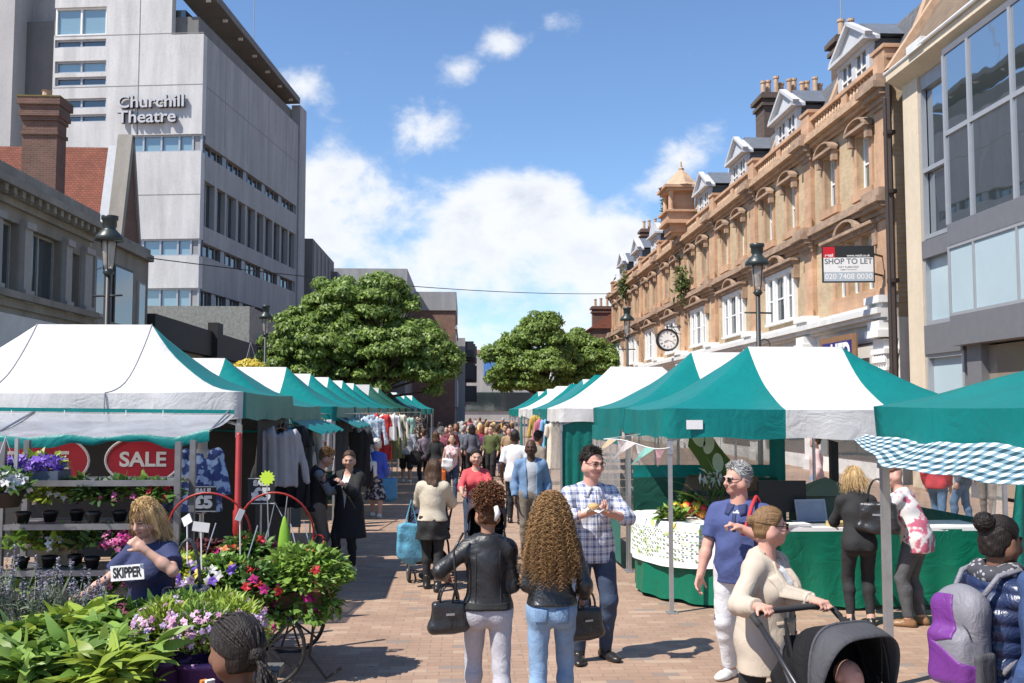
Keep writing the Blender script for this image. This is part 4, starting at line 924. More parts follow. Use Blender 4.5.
# rain pipe, white shop cornice and near shop pilaster
dp = MB(); dp.tube([(FX - .22, BAY0 - .25, .1), (FX - .22, BAY0 - .25, 12.1)], .09, 8); dp.tube([(FX - .5, BAY0 - .62, .1), (FX - .5, BAY0 - .62, 11.5)], .06, 8)
for z in (3, 6, 8.7, 10.5): dp.box(FX - .36, FX - .08, BAY0 - .38, BAY0 - .12, z, z + .12)
dp.build('rain_pipe', mat('dark_brown_iron', (.045, .032, .028), .6, .2), tr)
sc = MB()
for a0, a1, dd in ((4.35, 4.9, .1), (4.9, 5.0, .3), (5.0, 5.12, .5), (5.12, 5.3, .62), (5.3, 5.44, .45)): rb(sc, BAY0, BEND, a0, a1, -.01, dd)
sc.build('shop_cornice', M_whited, tr)
for b in range(NB + 1):
    u = BAY0 + BAYW * b; p = MB(); c = u + (.5 if b == 0 else -.5 if b == NB else 0)
    rb(p, c - .42, c + .42, 0, 3.5, .0, .3); rb(p, c - .5, c + .5, 0, .4, .3, .36); rb(p, c - .48, c + .48, 3.4, 3.5, .3, .38); rb(p, c - .46, c + .46, 3.5, 3.9, .0, .36)
    for i in range(5): p.lathe([(.02, -.16), (.09, -.06), (.1, .06), (.03, .16)], 7, (FX - .37, c - .36 + i * .18, 3.7))
    rb(p, c - .52, c + .52, 3.9, 4.05, .0, .44)
    rb(p, c - .4, c + .4, 4.05, 4.35, .0, .4); rb(p, c - .5, c + .5, 4.4, 4.62, .1, .62); rb(p, c - .44, c + .44, 4.62, 4.9, .1, .55); rb(p, c - .56, c + .56, 5.44, 5.66, -.02, .6)
    p.build('shop_pilaster', M_white, tr)
    if b < NB:
        w = MB(); rb(w, c + 1.0, c + BAYW - 1.0, .6, 3.6, -.019, .03); w.build('shop_window', M_glass, tr)
        q = MB(); rb(q, c + .7, c + BAYW - .8, 3.62, 4.3, -.01, .07); q.build('shop_fascia', [mat('pale_fascia', (.62, .60, .57), .6, .08), mat('red_fascia', (.35, .03, .03), .5, .08), mat('blue_fascia', (.04, .07, .22), .5, .08)][b % 3 if b > 1 else 0], tr)
# blue poster with white letters in the first shop
ps = MB(); ps.box(FX - .62, FX - .56, 30.95, 34.2, 2.75, 4.66); ps_ = ps.build('poster_frame', mat('brown_timber', (.22, .12, .06), .7, .2), tr)
pb = MB(); pb.box(FX - .64, FX - .621, 31.3, 33.9, 2.9, 4.46); pb.build('poster', mat('poster_blue', (.028, .02, .16), .5, .05), ps_)
text_mesh('poster_lettering', 'LIED', .85, M_white, ps_, face_matrix((FX - .642, 32.25, 4.05), (0, -1, 0), (0, 0, 1)), .002, bold=.035)
text_mesh('poster_lettering', 'OP', .85, M_white, ps_, face_matrix((FX - .642, 32.1, 3.35), (0, -1, 0), (0, 0, 1)), .002, bold=.035)
# plants growing from the masonry
def wall_plant(u, z, s, label):
    P = np.array((FX - .45, u, z)) + rng.normal(size=(260, 3)) * np.array((.12, .3, .34)) * s; V, F = leaf_arrays(P, rng.normal(size=(260, 3)) + np.array((-.6, 0, .5)), .22 * s, .09 * s, .5)
    st = MB()
    for i in range(7): st.tube([(FX - .3, u, z - .35 * s), (FX - .5, u + rng.normal() * .25 * s, z + rng.normal() * .3 * s)], .014, 4)
    r_ = tag(empty('wall_plant', (0, 0, 0)), label, 'plant'); npmesh('foliage', V, F, M_leafw, r_); st.build('stem', M_bark, r_)
M_leafw = mat('weed_leaf', (.11, .15, .045), .55, .2, 4, trans=.3, island=.3)
wall_plant(56.6, 9.5, 1.5, 'leggy green weed growing out of the terrace wall left of the lamp')
wall_plant(78.0, 12.0, 1.6, 'tuft of weeds on the cornice near the far end of the terrace')
wall_plant(60.6, 14.6, 1.3, 'bushy weed on the roof beside the terracotta turret')

# ------------------------------------------------------------------ right: the modern shop with the glass front
md = thing('modern_shop_building', 'modern shop building with tall grey framed glazing and a tiled roof at the right edge', 'building')
Y0, Y1 = 12.0, 28.78
M_panel = mat('frosted_panel', (.40, .50, .54), .3, .06, .7, spec=.8)
w = MB(); w.box(13.32, 22, Y0, Y1 - .05, 0, 11.9); w.box(12.9, 13.32, 27.35, 28.3, 0, 11.75); w.build('wall', M_cream, md)
ev = MB()
ev.prism([(12.5, 11.95), (12.5, 12.2), (12.75, 12.2), (13.3, 12.0), (13.3, 11.7), (12.95, 11.7)], 'y', Y0, 28.5); ev.build('eaves', M_cream, md)
ev = MB(); ev.tube([(12.45, Y0, 12.22), (12.45, 26.2, 12.22)], .06, 8); ev.tube([(12.5, 26.9, 12.2), (12.5, 28.6, 12.2)], .05, 8); ev.box(12.4, 12.7, 26.0, 26.9, 12.15, 12.4); ev.build('gutter', M_whited, md)
ro = MB(); ro.prism([(12.7, 12.2), (16.6, 18.0), (22, 12.2)], 'y', Y0, Y1 - .1); ro.build('roof', brickmat('brown_roof_tile', (.23, .165, .11), (.17, .12, .08), (.09, .07, .05), ('y', 'z'), .2, .16, .014), md)
co = MB(); co.bar((12.75, Y1, 12.35), (16.6, Y1, 18.1), .32, .3); co.build('verge_coping', M_terrap, md)
def cx(mb, u0, u1, w0, w1, x0, x1): mb.box(x0, x1, u0, u1, w0, w1)
fr = MB(); pn = MB(); lp = MB()
# recessed strip
fr.box(12.98, 13.25, 25.2, 27.34, 11.3, 11.7)
for u in (27.3, 25.3): fr.box(12.95, 13.1, u - .06, u + .06, .3, 11.3)
for z in (7.05, 8.95, 4.62, 3.7, 1.0): fr.box(12.96, 13.1, 25.36, 27.24, z - .06, z + .06)
pn.box(13.12, 13.14, 25.3, 27.3, 4.6, 11.3); lp.box(13.1, 13.12, 25.36, 27.24, 4.68, 6.99); lp.box(13.1, 13.12, 25.36, 27.24, 2.4, 3.64)
gp_ = MB(); gp_.box(12.9, 13.28, 25.2, 27.34, 6.45, 6.95); gp_.box(12.9, 13.28, 25.2, 27.34, 3.75, 4.56)
# projecting box
bx = 12.55; us = (25.1, 23.85, 21.9, 19.6, 17.4, 15, 12)
gp_.box(bx - .02, 13.28, Y0, 25.1, 6.45, 7.02); gp_.box(bx - .02, 13.28, Y0, 25.1, 3.85, 4.62); gp_.box(bx, 13.28, Y0, 25.15, 11.52, 11.69)
for u in us: fr.box(bx - .02, bx + .1, u - .05, u + .05, 7.02, 11.52); fr.box(bx - .01, bx + .08, u - .04, u + .04, 4.62, 6.45)
fr.box(bx - .015, bx + .08, Y0, 25.05, 9.35, 9.47); fr.box(bx - .012, bx + .08, Y0, 25.05, 4.62, 4.7); fr.box(bx - .012, bx + .08, Y0, 25.05, 6.37, 6.45)
pn.box(bx + .03, bx + .05, Y0, 25.05, 7.02, 11.52); pn.box(bx + .05, 13.1, 25.05, 25.07, 7.02, 11.52); lp.box(bx + .03, bx + .05, Y0, 25.05, 4.7, 6.37)
fr.build('mullions', M_greyl, md); gp_.build('cladding_band', M_grey, md); lp.build('frosted_panel', M_panel, md)
M_shopglass = glassmat('shop_glass', (.06, .08, .085), .02, 1.0); nodes(M_shopglass)[2].inputs['IOR'].default_value = 3.6; pn.build('glazing', M_shopglass, md)
sf = MB(); sf.box(12.8, 13.25, 24.1, 24.8, 0, 3.85); sf.build('door_jamb', M_grey, md)
sg_ = MB(); sg_.box(13.0, 13.03, Y0, 24.1, .1, 3.8); sg_.build('shop_window', glassmat('beige_shop_glass', (.26, .22, .17), .06), md)
for u in (22.1, 19.7, 18, 15): sf = MB(); sf.box(12.9, 13.0, u - .05, u + .05, .1, 3.8); sf.build('shop_mullion', M_grey, md)
# ------------------------------------------------------------------ left: stone shop row in the shade
LX = -13.0
def lb(mb, u0, u1, w0, w1, d0, d1): return mb.box(LX + d0, LX + d1, u0, u1, w0, w1)
ls = thing('stone_building', 'two storey weathered stone shop building in shade at the left edge', 'building')
w = MB(); ops = [(20.5, 23, 5.62, 7.6), (24, 27, 5.62, 7.6), (28.1, 29.35, 5.62, 7.6), (30.0, 32.4, 5.62, 7.6), (33.0, 33.95, 5.62, 7.4)]
wall_openings(w, 16, 34.9, 3.9, 8.0, ops, -.5, 0, lb); lb(w, 16, 34.9, 0, 8.0, -10, -.52); w.build('wall', M_stone, ls)
w = MB()
for u0, u1 in ((29.42, 29.93), (27.1, 28.02), (32.46, 32.92), (23.1, 23.9), (34.05, 34.7)): lb(w, u0, u1, 5.3, 7.7, .004, .16); lb(w, u0 - .05, u1 + .05, 5.3, 5.7, .16, .24); lb(w, u0 - .05, u1 + .05, 7.5, 7.7, .16, .24); w.build('pilaster', M_stonep, ls); w = MB()
for a0, a1, dd in ((8.0, 8.2, .15), (8.2, 8.4, .3), (8.4, 8.62, .55), (8.62, 9.02, .3), (5.1, 5.35, .2), (5.35, 5.55, .36), (4.9, 5.1, .12)): lb(w, 16, 34.9, a0, a1, .003, dd)
for i in range(34): lb(w, 16.6 + i * .54, 16.8 + i * .54, 8.2, 8.4, .3, .46)
w.build('cornice', M_stone, ls)
for (u0, u1, z0, z1) in ops: 
    o = sash(ls, u0, u1, z0, z1, -.3, put=lb, fm=M_stonep, fw=.07, mid=False)
    if u1 - u0 > 1.5:
        q = MB(); lb(q, (u0 + u1) / 2 - .05, (u0 + u1) / 2 + .05, z0 + .07, z1 - .07, -.28, -.22); q.build('mullion', M_stonep, o)
w = MB(); lb(w, 16, 34.9, 3.9, 4.9, .0, .2); w.build('shop_fascia', M_whited, ls)
w = MB(); lb(w, 16, 34.9, .0, 3.9, -.5, -.1); w.build('shopfront', mat('dark_shopfront', (.035, .033, .035), .3, .2), ls)
# gabled brick house with the red roof
gh = thing('gabled_house', 'house with red tiled roof and stone gable behind the stone shop building', 'building')
w = MB(); lb(w, 34.95, 41.2, 0, 8.25, -9, 0); w.build('wall', M_stone, gh)
w = MB(); lb(w, 34.95, 41.2, 8.25, 8.5, -.3, .22); lb(w, 34.95, 41.2, 8.5, 8.75, -.25, .08); lb(w, 34.95, 41.2, 5.2, 5.4, .002, .14); w.build('cornice', M_stone, gh)
for u0, u1, z0, z1, m in ((37.2, 39.1, 4.95, 7.5, M_black), (35.3, 36.0, 5.6, 7.5, M_stonep), (39.9, 40.6, 5.2, 7.2, M_stonep)):
    q = MB(); lb(q, u0 - .1, u1 + .1, z0 - .1, z1 + .1, .003, .07); o = q.build('window', m, gh); p = MB(); lb(p, u0, u1, z0, z1, .07, .085); p.build('pane', M_glass, o)
w = MB(); w.prism([(40.5, 7.6), (41.9, 13.2), (43.3, 7.6)], 'x', -27, -14.5); w.build('roof', M_redtile, gh)
w = MB(); w.prism([(40.6, 7.6), (41.9, 13.5), (43.3, 8.3), (43.3, 7.6)], 'x', -14.49, -14.05); w.build('gable_wall', M_darkbrick, gh)
w = MB(); w.bar((-14.27, 40.5, 7.7), (-14.27, 41.9, 13.7), .6, .3); w.bar((-14.27, 41.95, 13.7), (-14.27, 43.4, 8.3), .6, .2); w.build('coping', M_stone, gh)
w = MB(); w.bar((-14.75, 40.42, 7.8), (-14.75, 41.8, 13.25), .4, .06); w.build('flashing', mat('pale_lead', (.45, .46, .48), .6, .1), gh)
cb = MB(); cb.box(-15.55, -14.35, 35.1, 35.9, 7.5, 12.35)
for z0, z1, e in ((12.35, 12.5, .06), (12.5, 12.68, .14), (12.68, 12.9, .1), (12.9, 13.15, .2), (11.85, 11.98, .06), (9.2, 9.5, .12)): cb.box(-15.55 - e * .7, -14.35 + e * .7, 35.1 - e, 35.9 + e, z0, z1)
cz = cb.build('chimney', M_darkbrick, gh); p = MB(); p.lathe([(.2, 0), (.16, .1), (.15, .4), (.19, .45)], 10, (-15.0, 35.7, 13.15)); p.build('chimney_pot', M_terrap, cz)
p = MB(); p.box(-15.7, -14.2, 34.88, 36.1, 13.151, 13.2); p.build('mossy_top', mat('moss', (.16, .13, .04), .95, .3, 9), cz)
# ------------------------------------------------------------------ left: the theatre
th = thing('theatre_building', 'tall pale concrete theatre with window strips and raised dark lettering on its end wall', 'building')
BT = math.radians(7.2); TC = np.array((-16.5, 62.0, 0.0)); ES = np.array((math.sin(BT), math.cos(BT), 0)); EE = np.array((-math.cos(BT), math.sin(BT), 0))   # along the side, along the end wall
TM = Matrix(((ES[0], -EE[0], 0, TC[0]), (ES[1], -EE[1], 0, TC[1]), (0, 0, 1, 0), (0, 0, 0, 1)))
th.location = TC; th.rotation_euler = (0, 0, -BT)
# local frame: x = outward from the side wall (street side), y = along the side wall away from us; the end wall is y = 0
def epx(px, py):
    p = onplane(px, py, TC, ES) - TC; return float(np.dot(p, EE)), float(p[2])      # distance left of the corner, height
def spx(px, py):
    p = onplane(px, py, TC, EE) - TC; return float(np.dot(p, ES)), float(p[2])
TL = 22.3
core = MB(); core.box(-24, -.6, .6, TL - .1, 0, 27.2); core.build('core', M_concd, th)
ew = MB(); ops = []
for (x0, x1, y0, y1) in ((55, 106, 8, 34), (55, 106, 40, 46.5), (55, 106, 61.5, 72), (55, 106, 77.5, 85), (55, 106, 99, 107.5), (55, 106, 115, 121.5), (120, 201.0, 135.5, 151), (120, 201.0, 239.5, 255.5), (120, 201.0, 288.5, 310)):
    a, zt = epx(x0, y0); b, zb = epx(x1, y1); ops.append((-a, -b if x1 < 200 else 0.0, zb, zt))
zS = [epx(201, y)[1] for y in (33.8, 133.7)]
def ebx(mb, u0, u1, w0, w1, d0, d1): mb.box(u0, u1, -d1, -d0, w0, w1)
wall_openings(ew, -9.75, -2.1, 0, 31, [(a, min(b, -2.1), c, d) for a, b, c, d in ops], -.6, 0, ebx); wall_openings(ew, -2.1, 0, 0, zS[0], [(-2.1, b, c, d) for a, b, c, d in ops if b > -2.1], -.6, 0, ebx); ew.build('end_wall', M_conc, th)
M_blueglass = glassmat('painted_sky_glass', (.20, .31, .36), .08); M_dkglass = glassmat('dark_glass', (.03, .04, .045), .05)  # blue base colour paints the sky reflection into the glass
for i, o in enumerate(ops):
    f = MB(); n = 2 if i < 6 else 5
    ebx(f, o[0], o[1], o[2], o[2] + .1, -.3, -.15); ebx(f, o[0], o[1], o[3] - .1, o[3], -.3, -.15)
    xs = [o[0] + (o[1] - o[0]) * q for q in (np.linspace(0, 1, n + 1) if i < 6 else (0, .28, .5, .72, .885, 1))]
    for x in xs: ebx(f, min(max(x - .06, o[0]), o[1] - .12), min(max(x + .06, o[0] + .12), o[1]), o[2] + .1, o[3] - .1, -.3, -.14)
    w_ = f.build('window', M_greyl if i != 0 else M_white, th)
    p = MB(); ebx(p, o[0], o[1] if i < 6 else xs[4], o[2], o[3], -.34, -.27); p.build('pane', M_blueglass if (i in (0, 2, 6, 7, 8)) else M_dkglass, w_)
    if i >= 6: p = MB(); ebx(p, xs[4], xs[5], o[2], o[3], -.34, -.2); p.build('grey_panel', M_conc2, w_)
sm = MB()
for y in (85.5, 195, 34): ebx(sm, -9.75, 0, epx(150, y)[1] - .03, epx(150, y)[1] + .03, .0, .004)
for x in (138,): ebx(sm, -epx(x, 100)[0] - .03, -epx(x, 100)[0] + .03, zS[1], 30.5, .005, .009)
sm.build('panel_joint', mat('panel_joint_grey', (.22, .215, .21), .9), th)  # joints drawn as thin darker grey strips
# side wall
def sbx(mb, u0, u1, w0, w1, d0, d1): mb.box(d0, d1, u0, u1, w0, w1)
zt = lambda y: epx(201, y)[1]
sw = MB(); sops = [(.25, TL - 2.2, zt(152), zt(140.5)), (.6, TL - 2.2, zt(224), zt(178)), (.25, TL - 2.2, zt(254), zt(240.5)), (.25, 13, zt(309), zt(289))]
wall_openings(sw, .61, TL - 1.9, 0, zS[0], [(max(a, .61), b, c, d) for a, b, c, d in sops], -.6, 0, sbx); sw.build('side_wall', M_conc2, th)  # darker than the end wall: the side's shade is put into the colour
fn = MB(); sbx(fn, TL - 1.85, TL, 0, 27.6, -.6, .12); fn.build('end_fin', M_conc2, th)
for i, (a, b, z0, z1) in enumerate(sops):
    f = MB(); n = 5
    p = MB(); sbx(p, a, b, z0, z1, -.42, -.36); 
    for k in range(n + 1):
        x = a + (b - a) * k / n
        if i != 1: sbx(f, max(a, x - .35), min(b, x + .35), z0, z1, -.358, -.12)
        for q in range(1, 4):
            x2 = x + (b - a) / n * q / 4
            if x2 < b: sbx(f, x2 - .05, x2 + .05, z0, z1, -.357, -.28)
    if i == 1:
        for k in range(11):
            x = a + (b - a) * k / 10; sbx(f, max(a, x - .17), min(b, x + .17), z0, z1, -.357, .0 if k % 2 else -.05)
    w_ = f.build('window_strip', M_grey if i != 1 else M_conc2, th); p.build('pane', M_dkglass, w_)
j = MB()
for u in np.linspace(3.9, TL - 5, 4): sbx(j, u - .03, u + .03, zS[1] + .1, zS[0] - .05, .0, .004)
sbx(j, .7, TL - 1.9, (zS[0] + zS[1]) / 2 - .03, (zS[0] + zS[1]) / 2 + .03, .005, .009); j.build('panel_joint', MATS['panel_joint_grey'], th)
# roof canopy and the recessed top floor
zr = 28.3
cp = MB(); cp.prism([(-.2, zr + .5), (TL - 1.86, zr - .6), (TL - 1.86, zr - .1), (-.2, zr + 1.0)], 'x', -2.05, .10); cp.build('roof_canopy', M_concd, th)
tf = MB(); tf.box(-6, -1.5, .7, TL - 2, zS[0], zr - .6); tf.build('top_floor_glass', M_dkglass, th)
for u in np.linspace(1.5, TL - 3, 7):
    t = MB(); t.box(-.5, -.2, u - .06, u + .06, zr + .28 - u * .049, zr + .46 - u * .049); t.build('canopy_bracket', M_whited, th)
tr_ = MB(); tr_.box(-1.48, -1.3, .6, TL - 2, zS[0] + .9, zS[0] + 1.15); tr_.build('transom', M_whited, th)
# left block and rooftop
lbk = MB(); lbk.box(-26, -12.0, -.8, 12, 0, 34); lbk.build('side_block', concrete('shade_mid_concrete', (.40, .39, .385), ('x', 'z'), .12), th)  # block's slight shade is put into its darker concrete colour
rc = MB(); rc.box(-12.0, -9.76, 1.2, 1.6, 0, 31); rc.build('recess_wall', M_conc2, th)
rl = MB()
for x in np.linspace(-9.5, -4.5, 8): rl.tube([(x, .3, 30.5), (x, .3, 31.6)], .03, 5)
for z in (31.0, 31.6): rl.tube([(-9.5, .3, z), (-4.5, .3, z)], .03, 5)
rl.build('roof_rail', M_grey, th)
mast = MB(); mast.tube([(-1, 12, zr + .7), (-1, 12, zr + 7)], .04, 5); mast.build('mast', M_greyl, th)
# raised letters
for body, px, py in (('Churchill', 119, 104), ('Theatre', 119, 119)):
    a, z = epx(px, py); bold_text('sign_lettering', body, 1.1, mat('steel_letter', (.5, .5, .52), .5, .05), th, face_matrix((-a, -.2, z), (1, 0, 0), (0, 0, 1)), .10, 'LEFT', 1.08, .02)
# ------------------------------------------------------------------ left: further buildings
def block(name, label, boxes, cat='building'):
    r = thing(name, label, cat)
    for nm, m, bs in boxes:
        b_ = MB()
        for q in bs: b_.box(*q)
        b_.build(nm, m, r)
    return r
block('canopy_shop', 'low shop with a deep black parapet below the theatre', [
    ('wall', M_conc2, [(-20, -13.1, 41.3, 75, 0, 4.9)]), ('parapet', mat('black_fascia', (.022, .021, .021), .7, .2), [(-20, -12.7, 41.3, 75, 4.9, 6.15)]),
    *[('pier', mat('black_fascia', (.022, .021, .021), .7, .2), [(-12.95, -12.45, y, y + 1.1, 2.5, 6.6)]) for y in (50.6, 74, 62)],
    ('shop_window', M_glass, [(-13.1, -13.02, 43, 50, .3, 3.4), (-13.1, -13.02, 52.5, 61, .3, 3.4), (-13.1, -13.02, 64, 73, .3, 3.4)])])
block('podium_wall', 'pebble faced terrace wall at the foot of the theatre', [('wall', mat('pebble_dash', (.28, .28, .25), .95, .35, 5, .8, 9), [(-26, -12.9, 60, 84, 0, 8.4)])])
block('link_building', 'dark concrete slab building right of the theatre', [('wall', M_concd, [(-18, -13.2, 86, 100, 11.4, 17.0), (-22, -12.6, 98, 112, 0, 15.8)]), ('ribs', M_conc2, [(-13.19, -13.1, 86.5 + i * 2.4, 86.9 + i * 2.4, 13, 16.6) for i in range(5)])])
M_ribbon = glassmat('ribbon_glass', (.09, .11, .12), .1)
block('flat_roof_block', 'flat roofed concrete office block rising behind the big tree', [('wall', M_concd, [(-26, -6.7, 112, 140, 0, 18.1)]), ('fascia', M_conc2, [(-26.1, -6.55, 111.8, 140, 16.3, 18.1)]), ('window_strip', M_ribbon, [(-6.7, -6.6, 113, 139, 13.2, 15.8)])])
block('brick_block', 'brown brick block with a concrete top floor beyond the big tree', [('wall', brickmat('brown_wall_brick', (.23, .125, .085), (.18, .095, .065), (.16, .12, .1), ('x', 'z'), .3, .1), [(-12, -1.3, 128, 150, 0, 15.0)]), ('fascia', M_conc2, [(-12.1, -1.15, 127.8, 150, 15.0, 17.4)]),
    ('window_strip', M_ribbon, [(-1.3, -1.2, 129, 149, 10, 12.6), (-1.3, -1.2, 129, 149, 6.5, 8.8)]), ('sill', M_conc2, [(-1.3, -1.05, 128, 149.8, 12.6, 13.0), (-1.3, -1.0, 128, 149.9, 2.6, 6.2)])])
rb2 = thing('balcony_block', 'dark block with stepped black balconies at the far left of the street', 'building')
b_ = MB(); b_.box(-9, .0, 152, 185, 0, 13.2); b_.build('wall', M_conc2, rb2)
for q in range(3):
    for z in (3, 6.5, 9.8): b_ = MB(); b_.box(-.0, 1.3 + .35 * q, 152.2 + q * 9, 158.5 + q * 9, z + .5, z + 2.9 + .2 * q); b_.build('balcony', mat('black_panel', (.025, .026, .032), .4, .1), rb2)
b_ = MB(); b_.box(.0, .25, 178, 184, 3, 9); b_.build('pink_banner', mat('pink_banner', (.55, .18, .24), .7, .1), rb2)
far = thing('end_building', 'low far building with a flat roof and blue hoarding closing the street', 'building')
b_ = MB(); b_.box(-4, 16, 215, 230, 0, 14.8); b_.build('wall', M_stonep, far)
b_ = MB(); b_.box(-4.2, 16.2, 214.8, 230, 14.3, 15.2); b_.build('roof_edge', mat('rust_edge', (.3, .2, .13), .8, .1), far)
b_ = MB(); b_.box(4.0, 8.5, 214.6, 215, 8.5, 12.5); b_.build('hoarding', mat('hoarding_blue', (.07, .2, .5), .6, .15, 1), far)
b_ = MB(); b_.box(-3, 15, 214.7, 215, 2, 6); b_.build('shop_window', M_dkglass, far)
hs = thing('brick_house', 'red brick house with chimneys just past the end of the terrace', 'building')
b_ = MB(); b_.box(12.6, 22, 97, 112, 0, 10.2); b_.build('wall', M_darkbrick, hs); b_ = MB(); b_.prism([(12.2, 10.2), (17, 13.5), (22.4, 10.2)], 'y', 96.8, 112); b_.build('roof', M_redtile, hs); chimney(hs, 12.8, 15.2, 99, 100, 9.5, 12.5, 4, M_darkbrick)
b_ = MB(); b_.box(12.5, 12.6, 99, 110, .5, 3.5); b_.build('shop_window', M_glass, hs)

# ------------------------------------------------------------------ trees
M_leaf = [mat('tree_leaf_light', (.25, .355, .075), .5, .15, 2, trans=.4, island=.28), mat('tree_leaf_mid', (.14, .215, .047), .5, .15, 2, trans=.3, island=.28)]
def tree(loc, label, trunk_h, blobs, clump=.5, nclump=30, nleaf=165, leaf=.19, group=None, seed=1):
    rd = np.random.default_rng(seed); r = tag(empty('tree', loc), label, 'tree', group); t = MB(); P = []; D = []; U = []; tips = []
    for (bx_, by_, bz_, rx, ry, rz) in blobs:
        c0 = np.array((bx_, by_, bz_)); rr = np.array((rx, ry, rz)); n = int(nclump * max(1, (rx * rz)) ** .9)
        for _ in range(n):
            d = unit(rd.normal(size=3)); d[2] = abs(d[2]) if rd.random() < .72 else d[2]; q = (.72 + .3 * rd.random()) if rd.random() < .8 else rd.random(); c = c0 + d * rr * q; R = clump * (.6 + .7 * rd.random())
            k = int(nleaf * R / clump); dd = sphere_dirs(k, rd); dd[:, 2] = np.abs(dd[:, 2]) * 1.1 - .3; P.append(c + dd * R * (.55 + .5 * rd.random(k)[:, None]) * np.array((1, 1, .72))); D.append(np.cross(dd, rd.normal(size=(k, 3))) + dd * .35 + np.array((0, 0, -.3))); U.append(dd * 1.3 + np.array((0, 0, .7)))
            if rd.random() < .22: tips.append(c)
    P = np.concatenate(P); D = np.concatenate(D); V, F = leaf_arrays(P, D, leaf * (.7 + .6 * rd.random(len(P))), leaf * .62, .25, 2, rd, up=np.concatenate(U))
    mi = np.repeat((rd.random(len(P)) < .42).astype(int), 2); npmesh('crown', V, F, M_leaf, r, mi)
    t.tube([(0, 0, 0), (.05, .03, trunk_h * .5), (0, .05, trunk_h)], [.24, .19, .17], 10)
    for c in tips:
        m = np.array((c[0] * .35, c[1] * .35, trunk_h + (c[2] - trunk_h) * .45)); t.tube([(0, .05, trunk_h - .1), m, tuple(c)], [.12, .07, .02], 6)
    t.build('trunk', M_bark, r); return r
tree((-4.55, 46, 0), 'large round green street tree above the left row of stalls', 2.6,
     [(-2.2, 0, 5.3, 2.3, 2.2, 1.7), (-.3, .2, 6.5, 2.5, 2.4, 2.0), (2.2, 0, 4.8, 1.6, 2.0, 1.5), (-3.2, -.4, 4.5, 1.2, 1.5, 1.3), (1.2, -1.2, 4.6, 2.2, 1.5, 1.6), (-.8, -1.0, 4.6, 1.9, 1.5, 1.4), (3.3, -.3, 4.3, .9, 1.2, 1.2), (2.6, -.8, 3.7, 1.3, 1.3, 1.0), (-2.2, -.8, 3.7, 1.3, 1.2, .8)], seed=4)
tree((6.4, 80, 0), 'pale green tree with an uneven top at the far end of the right stalls', 3.2,
     [(-2.6, 0, 6.0, 2.3, 2.3, 2.2), (-.6, 0, 7.6, 1.9, 2.0, 2.2), (-.5, -1, 5.4, 2.6, 2, 1.8), (.4, .3, 9.2, .9, 1, .9), (-3.0, -.4, 4.4, 1.6, 1.5, 1.2), (-1.0, -.8, 4.0, 1.8, 1.5, 1.0)], .62, 20, 120, .25, seed=9)
tree((10.2, 84, 0), 'broad darker tree in front of the far end of the terrace', 3.2,
     [(0, 0, 6.4, 2.6, 2.2, 2.1), (1.6, 0, 5.6, 2.2, 2, 1.8), (-1.8, -.6, 7.0, 1.3, 1.3, 1.5), (-.6, .5, 8.3, .8, .8, .8), (-.6, -.7, 4.6, 2.2, 1.5, 1.2), (1.6, -.5, 4.2, 1.5, 1.3, 1.0)], .62, 20, 120, .25, seed=12)
# ------------------------------------------------------------------ lamps, clock, sign, cable
def lamp_proto():
    r = thing('street_lamp', 'x', 'lamp', (0, 0, 0), 0, 'black lantern lamps along the street'); p = MB()
    p.lathe([(.16, 0), (.16, .5), (.12, .55), (.1, .9), (.07, 1.0), (.06, 4.5)], 12); p.tube([(-.38, 0, 4.15), (.38, 0, 4.15)], .018, 6); p.build('post', M_black, r, True)
    h = MB(); h.lathe([(.07, 4.5), (.13, 4.56), (.08, 4.62)], 12); h.lathe([(.32, 5.12), (.31, 5.19), (.17, 5.3), (.13, 5.34), (.16, 5.38), (.16, 5.48), (.19, 5.5), (.19, 5.56), (.05, 5.58)], 16)
    for i in range(4): a = PI / 2 * i + .4; h.tube([(.1 * math.cos(a), .1 * math.sin(a), 4.58), (.17 * math.cos(a), .17 * math.sin(a), 5.12)], .012, 5)
    h.build('lantern_hood', mat('lamp_green_black', (.025, .034, .033), .4, .1), r, True)
    g_ = MB(); g_.lathe([(.07, 4.62), (.12, 4.7), (.15, 5.0), (.14, 5.12)], 14); m = mat('lantern_glass', (.55, .5, .45), .15, 0, alpha=.45, spec=.6); g_.build('lantern_glass', m, r, True)
    s = MB()
    for sg in (-1,):
        s.tube([(0, 0, 3.3), (.75, 0, 3.3)], .016, 5)
        s.tube([(.38 + .3 * math.cos(a), 0, 3.28 - .3 * abs(math.sin(a)) + .0) for a in np.linspace(0, PI, 12)], .012, 5); s.tube([(.16 + .16 * math.cos(a), 0, 3.46 + .16 * math.sin(a)) for a in np.linspace(-1.5, 2.6, 12)], .012, 5)
    s.build('basket_bracket', M_black, r); return r
lp0 = lamp_proto()
for i, (px, top, Y, lab) in enumerate(((757, 243, 20, 'black lantern lamp post standing before the bay windows of the terrace'), (627, 307, 34.5, 'smaller looking black lamp post beside the hanging clock'), (110, 215, 18, 'black lamp post against the shaded stone building'), (266, 305, 37, 'slim black lamp post left of the big tree'))):
    o = lp0 if i == 0 else copy_tree(lp0); p = at(px, top, Y); o.location = (p.x, Y, 0); o.scale = (.78,) * 2 + (p.z / 5.58,); o['label'] = lab; o.rotation_euler = (0, 0, .15 if px > 500 else PI - .3)
ck = thing('street_clock', 'round black clock with roman numerals hung from the terrace wall', 'clock', (12.0, 58.5, 6.35)); q = MB()
CM = Matrix.Rotation(math.radians(0), 4, 'Z')
def yl(mb, prof, n=36): 
    tmp = MB(); tmp.lathe(prof, n); mb.add([(x, z, y) for x, y, z in tmp.v], [f for f in tmp.f if len(f) == 4])
